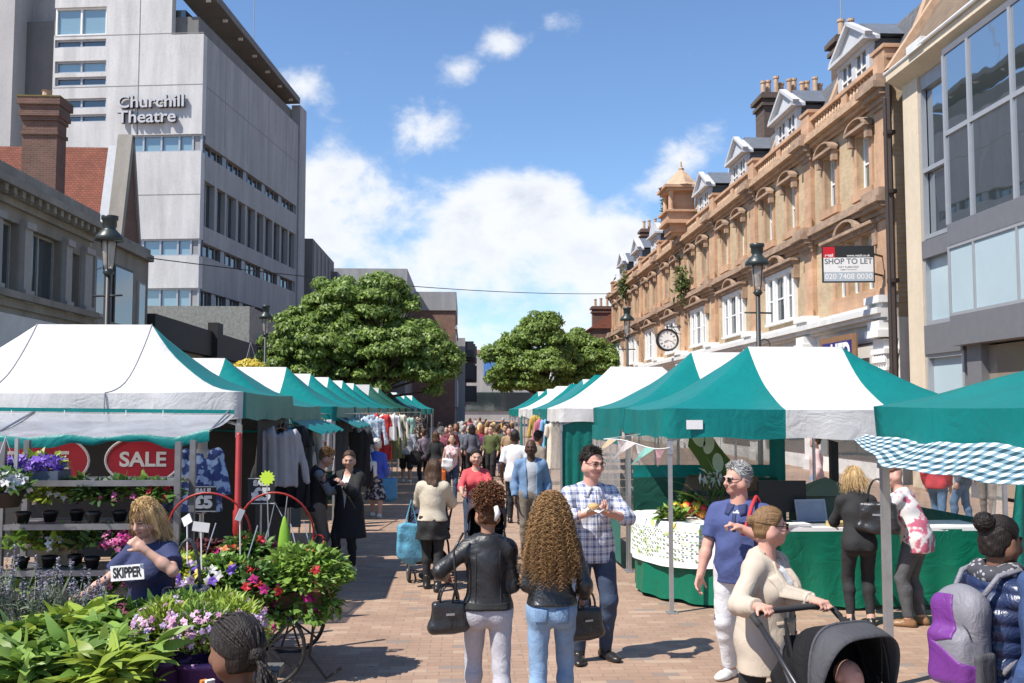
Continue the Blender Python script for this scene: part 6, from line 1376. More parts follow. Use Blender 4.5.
def leafy(name, label, cat, loc, n, R, lw, m, up=.6, h=.0, flowers=None, pot=None, group=None, bend=.4, seed=1, flat=1.0, nseg=2, stems=0):
    """one potted or bedded plant: foliage, optional flowers, optional pot"""
    rd = np.random.default_rng(seed); r = tag(empty(name, loc), label, cat, group); d = sphere_dirs(n, rd); d[:, 2] = np.abs(d[:, 2]) * flat; q = .35 + .65 * rd.random((n, 1)) ** .5
    P = d * np.array(R) * q + np.array((0, 0, h)); V, F = leaf_arrays(P, d * np.array((1, 1, .6)) + rd.normal(size=(n, 3)) * .4 + np.array((0, 0, up)), lw[0] * (.6 + .8 * rd.random(n)), lw[1], bend, nseg, rd); npmesh('foliage', V, F, m, r)
    if flowers:
        fm, fn, fs, zlo = flowers; fm = fm if isinstance(fm, list) else [fm]; parts = []
        for j in range(fn):
            dd = sphere_dirs(1, rd)[0]; dd[2] = abs(dd[2]) * (1 - zlo) + zlo * rd.random(); dd[1] -= .25; c = dd * np.array(R) * (.9 + .15 * rd.random()) + np.array((0, 0, h)); nn = unit(dd + np.array((0, -.5, .4)) + rd.normal(size=3) * .3); s1 = unit(np.cross(nn, (.3, .2, 1))); s2 = np.cross(nn, s1); ang = np.linspace(0, 2 * PI, 6)[:-1] + rd.random() * 6
            pd = np.array([s1 * math.cos(a) + s2 * math.sin(a) + nn * .35 for a in ang]); V, F = leaf_arrays(np.repeat(c[None], 5, 0), pd, fs, fs * .85, .3, 2, rd, up=nn); parts.append((V, F, j % len(fm)))
        V, F, mi = join_arrays(parts); npmesh('flowers', V, F, fm, r, mi)
    if pot:
        pm, pr_, ph_ = pot; p = MB(); p.lathe([(pr_ * .72, -ph_), (pr_ * .95, -.03), (pr_ * 1.06, -.03), (pr_ * 1.06, 0), (pr_ * .9, 0), (pr_ * .88, -.03)], 14); p.build('pot', pm, r, True)
    if stems:
        s_ = MB()
        for j in range(stems): dd = sphere_dirs(1, rd)[0] * np.array(R) * .7; dd[2] = abs(dd[2]) + h; s_.tube([(0, 0, 0), tuple(dd * np.array((.4, .4, .6))), tuple(dd)], .006, 4)
        s_.build('stem', mat('green_stem', (.1, .16, .05), .6), r)
    return r
ML = {k: mat('leaf_' + k, c, .45, .18, 5, trans=.28, island=.3, spec=.4) for k, c in dict(bright=(.16, .28, .05), fresh=(.21, .33, .06), mid=(.085, .17, .035), dark=(.035, .085, .025), grey=(.17, .21, .14), lime=(.29, .38, .05), red=(.13, .035, .04)).items()}
MF = {k: mat('petal_' + k, c, .55, .1, 9, trans=.25, island=.15) for k, c in dict(purple=(.24, .12, .55), violet=(.16, .07, .45), white=(.75, .73, .7), pink=(.62, .16, .35), red=(.55, .02, .03), magenta=(.5, .02, .2), yellow=(.65, .5, .06), lilac=(.5, .36, .58), orange=(.6, .2, .05), heather=(.48, .22, .36)).items()}
M_pot = mat('terracotta_pot', (.33, .14, .07), .8, .15); M_bpot = mat('black_plastic_pot', (.02, .02, .022), .4, .1); M_ppot = mat('purple_plastic_pot', (.12, .05, .2), .4, .1)
leafy('lettuce', 'green lettuce head beside the fruit on the counter', 'lettuce', (2.42, 11.62, .92), 160, (.13, .13, .12), (.1, .08), ML['fresh'], .3, .02, seed=3)
leafy('parsley_bunch', 'bunch of dark herbs behind the fruit on the counter', 'herbs', (2.75, 12.25, .92), 200, (.17, .14, .2), (.08, .05), ML['mid'], .6, .02, seed=5)
orc = leafy('orchid_plant', 'white flowered orchid in a dark pot on the counter', 'plant', (2.95, 11.9, 1.03), 26, (.16, .16, .2), (.34, .03), ML['mid'], .9, .0, pot=(M_bpot, .08, .12), bend=.6, nseg=3, seed=8, stems=5)
Pq = np.array([(.14 * math.cos(a) * q, .1 * math.sin(a) * q, .3 + .12 * q * (.3 + .7 * abs(math.sin(a * 3)))) for a in np.linspace(0, 6.1, 15) for q in (.55, 1.0)]); V, F = leaf_arrays(Pq, rng.normal(size=(30, 3)) + np.array((0, -.8, -.1)), .1, .03, .7); npmesh('flowers', V, F, MF['white'], orc)
def simple(name, label, cat, loc, build, rz=0, group=None):
    r = thing(name, label, cat, loc, rz, group)
    for nm, m, fn in build: b = MB(); fn(b); b.build(nm, m, r)
    return r
M_wood = mat('warm_wood', (.34, .18, .07), .6, .25, 3, stretch=(1, 1, 8)); M_woodd = mat('dark_wood', (.15, .065, .03), .6, .3, 4, stretch=(8, 1, 1))
simple('wooden_tray', 'shallow pale wooden tray with rolls at the counter corner', 'tray', (3.25, 11.3, .9), [('base', M_wood, lambda b: b.box(-.3, .3, -.17, .17, 0, .02)), ('rim', M_wood, lambda b: (b.box(-.31, .31, -.19, -.17, 0, .08), b.box(-.31, .31, .17, .19, 0, .08), b.box(-.33, -.31, -.19, .19, 0, .08), b.box(.31, .33, -.19, .19, 0, .08)))], -.25)
brl = thing('wooden_barrel', 'big brown wooden barrel standing behind the counter display', 'barrel', (3.25, 12.55, 0)); b = MB(); b.lathe([(.44, 0), (.52, .35), (.55, .7), (.52, 1.05), (.44, 1.36), (.42, 1.36), (.42, 1.33), (.01, 1.33)], 24); b.build('staves', M_woodd, brl, True); b = MB(); [b.lathe([(r - .01, z), (r, z), (r, z + .06), (r - .01, z + .06)], 24) for r, z in ((.5, .15), (.563, .6), (.5, 1.15))]; b.build('hoops', M_black, brl)
bn = thing('leaf_banner', 'hanging green banner with white ovals inside the counter stall', 'banner', (3.35, 13.2, 1.32)); b = MB(); b.prism([(-.05, -.42), (.2, -.42), (.26, -.1), (.2, .2), (.02, .42), (-.1, .62), (-.34, .62), (-.38, .4), (-.24, .2), (-.12, -.1)], 'y', 0, .012); b.build('cloth', mat('olive_cloth', (.10, .16, .03), .8), bn)
b = MB(); 
for x, z, a in ((-.24, .5, .6), (-.1, .42, -.2), (.02, .18, .1), (-.08, -.08, .2), (.14, -.12, 0), (.05, -.32, .3)):
    n = 14; b.add([(x + .075 * math.cos(t) * math.cos(a) - .13 * math.sin(t) * math.sin(a), -.004, z + .075 * math.cos(t) * math.sin(a) + .13 * math.sin(t) * math.cos(a)) for t in np.linspace(0, 2 * PI, n, endpoint=False)], [tuple(range(n))])
b.build('ovals', mat('pale_green_print', (.6, .66, .5), .8), bn); b = MB(); b.tube([(-.2, .005, .6), (-.2, .005, .9)], .006, 4); b.build('cord', M_white, bn)
lt = thing('laptop', 'open silver laptop with a pale screen on the counter', 'laptop', (at(818, 520, 11.25).x, 11.25, .9), -.12)
for nm, m, f in (('base', M_greyl, lambda b: b.box(-.19, .19, -.13, .13, 0, .02)), ('keys', M_black, lambda b: b.box(-.16, .16, -.06, .1, .021, .024)), ('lid', M_greyl, lambda b: b.prism([(.125, .02), (.14, .02), (.2, .27), (.185, .27)], 'x', -.19, .19)), ('screen', mat('laptop_screen', (.30, .33, .40), .3, .3, 2), lambda b: b.prism([(.1225, .04), (.124, .04), (.178, .25), (.1765, .25)], 'x', -.17, .17))): b = MB(); f(b); b.build(nm, m, lt)
lt.rotation_euler.z = .15
mo = thing('monitor', 'black computer monitor turned away on the counter', 'monitor', (at(782, 520, 11.5).x, 11.5, .9))
for nm, f in (('stand', lambda b: (b.box(-.1, .1, -.08, .08, 0, .02), b.box(-.03, .03, -.02, .02, .02, .15))), ('case', lambda b: b.box(-.28, .28, -.03, .03, .12, .48))): b = MB(); f(b); b.build(nm, M_black, mo)
simple('card_box', 'small yellowish cardboard box beside the laptop', 'box', (at(838, 525, 11.08).x, 11.08, .9), [('box', mat('kraft_card', (.48, .36, .15), .8, .1), lambda b: b.box(-.12, .12, -.05, .05, 0, .06)), ('flap', mat('kraft_card_pale', (.58, .47, .24), .8, .1), lambda b: b.box(-.12, .12, -.09, -.051, .05, .056))], .1)
simple('paper_stack', 'stack of white leaflets at the counter edge', 'leaflets', (at(795, 525, 11.06).x, 11.06, .9), [('sheets', M_white, lambda b: [b.obox(Matrix.Translation((0, 0, .004 + .008 * i)) @ Matrix.Rotation(.1 * math.sin(i * 2.3), 4, 'Z'), .15, .1, .003) for i in range(5)])], .1)
simple('tent_lid_box', 'grey green box with a pyramid lid behind the counter', 'box', (4.75, 13.0, 0), [('box', mat('sage_box', (.15, .17, .13), .7, .1), lambda b: b.box(-.4, .4, -.3, .3, 0, 1.1)), ('lid', mat('sage_lid', (.2, .22, .17), .7, .1), lambda b: b.add([(-.44, -.34, 1.1), (.44, -.34, 1.1), (.44, .34, 1.1), (-.44, .34, 1.1), (0, 0, 1.32)], [(0, 1, 4), (1, 2, 4), (2, 3, 4), (3, 0, 4), (3, 2, 1, 0)]))])
# ------------------------------------------------------------------ hanging clothes
def cloth_proto(kind):
    S = SDF((-.45, -.16, -1.25), (.45, .16, .12), .02)
    if kind in ('dress', 'blouse', 'coat', 'cardigan'):
        L_ = {'dress': 1.1, 'blouse': .66, 'coat': 1.0, 'cardigan': .72}[kind]; fl = {'dress': .1, 'blouse': .03, 'coat': .05, 'cardigan': .03}[kind]
        S.cap((-.19, 0, -.06), (.19, 0, -.06), .045, .045, .03, flat=(1, .9, 1)); S.cap((0, 0, -.15), (0, 0, -L_), .19, .20 + fl, .06, flat=(1, .3, 1)); S.ell((0, 0, -.1), (.2, .055, .1), None, .05)
        sl = {'dress': .22, 'blouse': .5, 'coat': .62, 'cardigan': .6}[kind]
        for sg in (-1, 1): S.cap((sg * .2, 0, -.07), (sg * (.25 + .08 * (sl > .3)), .01, -.07 - sl), .055, .05, .03, flat=(1, .75, 1), cut=True)
        S.plane((0, 0, -L_ + .02), (0, 0, -1)); S.ell((0, -.02, -.0), (.075, .08, .07), None, .01, 'sub')
    else:
        for sg in (-1, 1): S.cap((sg * .08, 0, -.1), (sg * .1, 0, -1.0), .1, .085, .02, flat=(1, .45, 1), cut=True)
        S.rbox((0, 0, -.1), (.17, .04, .09), .02, None, .03)
    S.drape(.008, 44, len(kind)); return S.mesh()
CLP = {k: cloth_proto(k) for k in ('dress', 'blouse', 'coat', 'cardigan', 'trousers')}
def pattern_mat(name, c, c2=None, scale=14, kind='noise'):
    m = mat(name, c, .85, .08, 8, .15, 60)
    if c2 and not m.get('pat'):
        m['pat'] = 1; N, L, b = nodes(m); tc = N.new('ShaderNodeTexCoord')
        if kind == 'noise': n = N.new('ShaderNodeTexNoise'); n.inputs['Scale'].default_value = scale; n.inputs['Detail'].default_value = 2; out = n.outputs['Fac']; lo, hi = .5, .56
        elif kind == 'spots': n = N.new('ShaderNodeTexVoronoi'); n.inputs['Scale'].default_value = scale; out = n.outputs['Distance']; lo, hi = .38, .32
        else: n = N.new('ShaderNodeTexWave'); n.inputs['Scale'].default_value = scale; n.bands_direction = 'Z' if kind == 'hstripe' else 'X'; out = n.outputs['Fac']; lo, hi = .45, .55
        L.new(tc.outputs['Object'], n.inputs[0]); r = N.new('ShaderNodeMapRange'); L.new(out, r.inputs[0]); r.inputs[1].default_value = lo; r.inputs[2].default_value = hi; mx = N.new('ShaderNodeMix'); mx.data_type = 'RGBA'; L.new(r.outputs[0], mx.inputs['Factor']); mx.inputs['A'].default_value = (*c, 1); mx.inputs['B'].default_value = (*c2, 1); L.new(mx.outputs['Result'], b.inputs['Base Color'])
    return m
proto_cl = {}
def hang(kind, m, loc, rz, label, group='clothes hanging on the left stalls', s=1.0):
    if kind not in proto_cl:
        r = tag(empty('hanging_' + kind, loc, rz), label, kind, group); V, F = CLP[kind]; npmesh('cloth', V, F, m, r); h = MB(); h.tube([(-.19, 0, -.03), (0, 0, .03), (.19, 0, -.03)], .008, 5); h.tube([(0, 0, .03), (0, 0, .07), (.02, 0, .1), (.0, 0, .12)], .005, 4); h.build('hanger', M_wood, r); proto_cl[kind] = r
    else:
        r = copy_tree(proto_cl[kind]); r.location = loc; r.rotation_euler = (0, 0, rz); r['label'] = label; r['group'] = group
        for c in r.children:
            if c.name.startswith('cloth'): c.material_slots[0].link = 'OBJECT'; c.material_slots[0].material = m
    r.scale = (s, s, s); return r
CC = {'dusty pink': (.42, .22, .22), 'black': (.016, .016, .018), 'charcoal': (.05, .05, .055), 'maroon': (.11, .02, .03), 'pale blue': (.33, .44, .56), 'white': (.72, .71, .69), 'cream': (.62, .56, .46), 'scarlet': (.5, .03, .03), 'olive': (.13, .14, .06), 'navy': (.025, .035, .09), 'lilac': (.42, .36, .5), 'grey': (.28, .28, .29), 'mint': (.3, .48, .4), 'mustard': (.48, .31, .06), 'teal': (.02, .2, .22), 'brown': (.14, .075, .04), 'rose': (.5, .15, .2), 'sky blue': (.2, .38, .62)}
hl = [ # kind, colour, pattern second colour, px, py(top), Y, stall words
 ('cardigan', 'dusty pink', None, 302, 420, 18.6, 'below the green tent with the broad white ridge', 1.0), ('dress', 'black', 'white', 322, 420, 19.2, 'beside the dusty pink cardigan', .9), ('blouse', 'maroon', None, 316, 440, 18.0, 'hung low under the dusty pink cardigan', .7), ('dress', 'charcoal', None, 338, 418, 20.2, 'next to the black and white dress', 1), ('blouse', 'lilac', None, 347, 420, 21.4, 'in the shade of the third tent', 1), ('dress', 'black', None, 360, 430, 20.6, 'at the end of the near rail', 1.05), ('blouse', 'pale blue', 'white', 372, 418, 22.4, 'behind the elderly shopper in blue', 1.05), ('dress', 'pale blue', None, 366, 415, 23.5, 'on the rail of the fourth tent', 1), ('dress', 'scarlet', None, 381, 415, 24.4, 'hanging above the elderly shopper in blue', 1), ('blouse', 'white', None, 389, 415, 25.2, 'beside the scarlet dress', 1), ('coat', 'olive', None, 394, 420, 25.8, 'between the scarlet dress and the grey hoodie', 1),
 ('coat', 'cream', None, 398, 415, 28, 'behind the person in the grey hoodie', 1), ('dress', 'navy', None, 331, 421, 21.8, 'half hidden under the third tent', 1), ('cardigan', 'grey', None, 291, 421, 19.8, 'hung at the back beside the tent pole', 1), ('trousers', 'charcoal', None, 311, 421, 20.8, 'under the third tent', .9), ('dress', 'mint', None, 407, 418, 31, 'on the rail of the sixth tent', 1), ('blouse', 'brown', 'cream', 414, 418, 33, 'far along the left rails', 1), ('coat', 'black', None, 420, 418, 35, 'on the last rail before the gap', 1)]
for i, (kd, c, c2, px, py, Y, w_, s) in enumerate(hl):
    p = at(px, py, Y); hang(kd, pattern_mat('cloth_' + c.replace(' ', '_') + ('_' + c2 if c2 else ''), CC[c], CC[c2] if c2 else None, 16, 'noise' if kd != 'dress' else 'vstripe'), (p.x, Y, min(p.z, 2.12)), .25 * math.sin(i * 2.1), f'{c}{" and " + c2 + " patterned" if c2 else ""} {kd} {w_}', s=s)
# rails that carry them
for i, (x0, y0, x1, y1, z, lab) in enumerate(((-2.62, 15.2, -2.62, 17.2, 2.0, 'clothes rail under the second left tent'), (-2.9, 17.8, -2.35, 22.3, 2.12, 'long clothes rail along the third left tent'), (-2.45, 22.6, -1.95, 29, 2.12, 'clothes rail running on past the elderly shopper in blue'), (-2.2, 29.5, -1.6, 36, 2.12, 'farthest clothes rail on the left'))):
    b = MB(); b.tube([(x0, y0, z), (x1, y1, z)], .014, 6)
    for x, y in ((x0, y0), (x1, y1)): b.tube([(x, y, 0), (x, y, z)], .016, 6)
    tag(b.build('clothes_rail', M_steel), lab, 'clothes rail', 'rails of hanging clothes')
M_floral = pattern_mat('cloth_blue_floral', (.035, .06, .2), (.33, .45, .66), 13)
# mannequin in a blue flowered tunic
mq = thing('mannequin', 'headless grey mannequin wearing a blue flowered tunic', 'mannequin', (-2.78, 10.75, 0)); S = SDF((-.35, -.25, .9), (.35, .25, 2.05), .014); S.cap((-.15, 0, 1.72), (.15, 0, 1.72), .055, .055, .05); S.ell((0, 0, 1.55), (.165, .11, .2), None, .05); S.ell((0, 0, 1.3), (.16, .11, .2), None, .05); S.cap((0, 0, 1.7), (0, 0, 1.93), .055, .05, .03, cut=True); V, F = S.mesh(); npmesh('body', V, F, mat('mannequin_grey', (.33, .33, .32), .5), mq)
S = SDF((-.5, -.3, .9), (.5, .3, 1.9), .013); S.cap((-.16, 0, 1.73), (.16, 0, 1.73), .062, .062, .05); S.ell((0, 0, 1.55), (.185, .13, .2), None, .05); S.cap((0, 0, 1.5), (0, 0, .95), .18, .235, .05, flat=(1, .7, 1))
for sg in (-1, 1): S.cap((sg * .17, 0, 1.71), (sg * .25, -.02, 1.3), .062, .07, .04, cut=True)
S.drape(.006, 34, 4); S.plane((0, 0, 1.13), (0, 0, -1)); S.ell((0, -.02, 1.84), (.11, .12, .1), None, .01, 'sub'); V, F = S.mesh(); npmesh('tunic', V, F, M_floral, mq); b = MB(); b.tube([(0, 0, 0), (0, 0, 1.2)], .02, 8); b.lathe([(.2, 0), (.2, .02), (.02, .05)], 16); b.build('stand', M_steel, mq)
hang('coat', pattern_mat('cloth_dark_navy_check', (.03, .04, .08), (.07, .08, .13), 9), (-3.35, 10.95, 1.98), .3, 'dark navy coat behind the metal shelves next to the mannequin'); hang('cardigan', pattern_mat('cloth_grey_wool', (.35, .35, .37)), (-2.3, 12.6, 1.95), .1, 'grey cardigan hung inside the edge of the white tent'); hang('dress', pattern_mat('cloth_black', CC['black']), (-2.35, 13.6, 1.98), -.2, 'long black dress at the back corner of the white tent')
hang('dress', pattern_mat('cloth_black', CC['black']), (-2.62, 15.6, 1.92), .2, 'black dress on the clothes rail under the second left tent'); hang('coat', pattern_mat('cloth_grey', CC['grey']), (-2.62, 16.1, 1.92), .1, 'grey coat on the clothes rail under the second left tent'); hang('blouse', pattern_mat('cloth_white', CC['white']), (-2.62, 16.6, 1.95), -.2, 'white blouse on the clothes rail under the second left tent'); hang('trousers', pattern_mat('cloth_charcoal', CC['charcoal']), (-2.5, 15.3, 1.9), .3, 'charcoal trousers at the near end of the rail under the second left tent')
# clothes on the right stalls
for kd, c, px, py, Y, w_ in (('blouse', 'mustard', 540, 416, 26.5, 'hanging in the opening of the right stalls'), ('blouse', 'rose', 545, 420, 25.8, 'beside the mustard blouse'), ('dress', 'sky blue', 551, 420, 25.0, 'on the right stalls by the white sided tent'), ('dress', 'cream', 556, 424, 24.0, 'against the pole of the white sided tent')):
    p = at(px, py, Y); hang(kd, pattern_mat('cloth_' + c.replace(' ', '_'), CC[c]), (p.x, Y, min(p.z, 2.05)), .1, f'{c} {kd} {w_}', 'clothes hanging on the right stalls')
# ------------------------------------------------------------------ signs of the left stall
M_sred = mat('sale_red', (.42, .012, .03), .5, .08, 4)
def sale_oval(cx_, cy_, cz_, rx, rz_, label, rot_=0):
    r = thing('sale_sign', label, 'sign', (cx_, cy_, cz_), rot_, 'red oval sale signs'); n = 40; b = MB(); b.prism([(rx * math.cos(2 * PI * i / n), rz_ * math.sin(2 * PI * i / n)) for i in range(n)], 'y', 0, .02); b.build('board', M_sred, r)
    b = MB(); b.tube([(rx * 1.0 * math.cos(2 * PI * i / n), -.002, rz_ * 1.0 * math.sin(2 * PI * i / n)) for i in range(n)], .014, 5, closed=True); b.build('rim', M_white, r); text_mesh('lettering', 'SALE', rz_ * .85, M_white, r, face_matrix((0, -.004, 0), (1, 0, 0), (0, 0, 1)), .002, bold=.006, sx=1.05 * rx / rz_ / 1.5)
    b = MB(); b.tube([(-rx * .5, .01, rz_ * .8), (-rx * .5, .01, 2.2 - cz_)], .005, 4); b.tube([(rx * .5, .01, rz_ * .8), (rx * .5, .01, 2.2 - cz_)], .005, 4); b.build('hanging_cord', M_white, r)
p = at(143, 460, 10.8); sale_oval(p.x, 10.8, p.z, .39, .25, 'red oval SALE sign hung behind the shelves, right of the purple flowers'); p = at(36, 461, 10.8); sale_oval(p.x, 10.8, p.z, .55, .30, 'wide red oval SALE sign half hidden behind the purple flowers')
def five_board(px, py, Y, w, h, label):
    p = at(px, py, Y); r = thing('price_board', label, 'sign', (p.x, Y, p.z), 0, 'black five pound sale boards'); b = MB(); b.box(-w / 2, w / 2, 0, .015, -h / 2, h / 2); b.build('board', M_black, r)
    b = MB(); [b.box(*q) for q in ((-w / 2, w / 2, -.003, -.0005, h / 2 - .012, h / 2 - .004), (-w / 2, w / 2, -.003, -.0005, -h / 2 + .004, -h / 2 + .012))]; b.build('border', M_whited, r)
    text_mesh('lettering', 'SALE', h * .27, M_whited, r, face_matrix((0, -.003, h * .29), (1, 0, 0), (0, 0, 1)), .001, bold=.005); text_mesh('lettering', '\u00a35', h * .62, M_whited, r, face_matrix((0, -.003, -h * .14), (1, 0, 0), (0, 0, 1)), .001, bold=.009, sx=1.15)
    b = MB(); b.tube([(0, .008, -h / 2), (0, .008, -p.z)], .01, 5); b.build('stake', M_steel, r)
five_board(203, 499, 10.2, .26, .26, 'black SALE five pound board in front of the flowered tunic'); five_board(261, 491, 10.4, .27, .27, 'black SALE five pound board right of the red post')
# ------------------------------------------------------------------ people, prams and bags
def px_at(px, Y): return at(px, 410, Y).x
def cl(name, c, **k): return mat('fabric_' + name, c, k.pop('rough', .85), k.pop('var', .1), k.pop('scale', 9), k.pop('bump', .12), k.pop('bscale', 160), wrinkle=k.pop('wrinkle', .5), wscale=k.pop('wscale', 9), **k)
C_leather = cl('black_leather', (.022, .022, .023), rough=.36, bump=.12, bscale=60, spec=.6, wrinkle=.4, wscale=8); C_bomber = cl('black_bomber', (.02, .02, .022), rough=.42, wrinkle=.45, wscale=6); C_joggers = cl('grey_marl', (.43, .42, .46), bump=.2, bscale=260, var=.14, scale=60); C_denim = cl('light_denim', (.20, .31, .47), var=.32, scale=5, bscale=220); C_ddenim = cl('dark_denim', (.035, .055, .10), var=.3, scale=6, bscale=220); C_mdenim = cl('mid_denim', (.11, .20, .33), var=.3, scale=6, bscale=220)
C_trench = cl('stone_cotton', (.50, .42, .335), var=.06, wrinkle=.25, wscale=6, bump=.05, bscale=300); C_polo = cl('navy_pique', (.055, .075, .20), bscale=260); C_black = cl('black_cotton', (.017, .017, .018)); C_white = cl('white_cotton', (.72, .71, .70)); C_navy = cl('navy_cotton', (.025, .035, .10)); C_puff = cl('navy_quilted', (.018, .03, .085), rough=.32, spec=.6, bump=.1); C_khaki = cl('sage_cotton', (.24, .27, .19)); C_grey = cl('grey_knit', (.20, .21, .23)); C_taupe = cl('taupe_cotton', (.21, .175, .14)); C_red = cl('coral_jersey', (.60, .075, .085)); C_cream = cl('cream_jacket', (.50, .44, .34)); C_blue = cl('royal_blue_knit', (.06, .11, .50)); C_hoodie = cl('pale_grey_hoodie', (.38, .40, .43)); C_maroon = cl('maroon_cotton', (.28, .07, .10)); C_blush = cl('blush_cotton', (.60, .42, .40)); C_shoe = cl('black_shoe', (.02, .018, .017), rough=.3, bump=0); C_trainer = cl('white_trainer', (.7, .69, .67), rough=.5, bump=0); C_tan = cl('tan_shoe', (.25, .13, .06), rough=.4)
C_stonewash = cl('washed_black_denim', (.085, .085, .09), var=.35, scale=7)
def plaid():
    m = cl('blue_check', (.62, .64, .68)); N, L, b = nodes(m); tc = N.new('ShaderNodeTexCoord'); sp = N.new('ShaderNodeSeparateXYZ'); L.new(tc.outputs['Object'], sp.inputs[0]); outs = []
    for ax, per in (('X', .062), ('Z', .066)):
        for ph, w_ in ((0, .36), (.5, .1)):
            a = N.new('ShaderNodeMath'); a.operation = 'MULTIPLY_ADD'; a.inputs[1].default_value = 1 / per; a.inputs[2].default_value = ph + 40; L.new(sp.outputs[ax], a.inputs[0]); f = N.new('ShaderNodeMath'); f.operation = 'FRACT'; L.new(a.outputs[0], f.inputs[0]); g_ = N.new('ShaderNodeMath'); g_.operation = 'LESS_THAN'; g_.inputs[1].default_value = w_; L.new(f.outputs[0], g_.inputs[0]); s_ = N.new('ShaderNodeMath'); s_.operation = 'MULTIPLY'; s_.inputs[1].default_value = .42 if ph == 0 else .3; L.new(g_.outputs[0], s_.inputs[0]); outs.append(s_.outputs[0])
    t = outs[0]
    for o in outs[1:]: a = N.new('ShaderNodeMath'); a.operation = 'ADD'; a.use_clamp = True; L.new(t, a.inputs[0]); L.new(o, a.inputs[1]); t = a.outputs[0]
    mx = N.new('ShaderNodeMix'); mx.data_type = 'RGBA'; L.new(t, mx.inputs['Factor']); mx.inputs['A'].default_value = (.64, .65, .68, 1); mx.inputs['B'].default_value = (.025, .05, .19, 1); L.new(mx.outputs['Result'], b.inputs['Base Color']); return m
C_plaid = plaid(); C_floralshirt = pattern_mat('fabric_red_splash', (.70, .66, .64), (.55, .13, .2), 9); C_patskirt = pattern_mat('fabric_dark_flowers', (.02, .02, .03), (.4, .4, .42), 15); C_blushp = pattern_mat('fabric_blush_print', (.62, .5, .48), (.5, .25, .28), 18); C_djacket = cl('jacket_denim', (.15, .25, .40), var=.25, scale=7, bscale=200)
def handbag(label, loc, rz, size, m, handle=.22, strap=None, name='handbag', cat='handbag', slump=.0, panels=True):
    w, d, h = size; r = thing(name, label, cat, loc, rz); S = SDF((-w, -d - .05, -.05), (w, d + .05, h + .1), .012); S.rbox((0, 0, h / 2), (w / 2, d / 2, h / 2), min(.03, d * .4)); S.cap((-w * .42, 0, h * .12), (w * .42, 0, h * .12), d * .5, d * .5, .03); S.folds(.004 + slump, (22, 18, 12), 3); V, F = S.mesh(); npmesh('body', V, F, m, r)
    b = MB()
    for y in (-d * .3, d * .3): b.tube([(w * .27 * math.cos(a), y, h + handle * math.sin(a)) for a in np.linspace(0, PI, 14)], .008, 6)
    b.build('handle', m, r, True)
    if panels: b = MB(); b.box(-w * .12, w * .12, -d / 2 - .012, -d / 2 - .003, h * .55, h * .62); b.build('clasp', M_steel, r)
    if strap: b = MB(); b.tube([Vector(p) - Vector(loc) for p in strap], .009, 5); o = b.build('strap', m, r, True); o.matrix_parent_inverse = Matrix.Rotation(-rz, 4, 'Z')
    return r
def tote(label, loc, rz, w, h, m, name='carrier_bag', drop=.22, group=None):
    r = thing(name, label, 'bag', loc, rz, group); S = SDF((-w, -.2, -h - .1), (w, .2, .15), .016); S.cap((0, 0, -h * .35), (0, 0, -h * .85), w * .3, w * .42, .05, flat=(1, .45, 1)); S.rbox((0, 0, -h * .55), (w / 2, .055, h * .42), .03, None, .04); S.folds(.008, (30, 20, 10), 2); V, F = S.mesh(); npmesh('body', V, F, m, r); b = MB()
    for y in (-.02, .02): b.tube([(-w * .22, y, -h * .15), (0, y, drop), (w * .22, y, -h * .15)], .008, 5)
    b.build('handle', m, r); return r
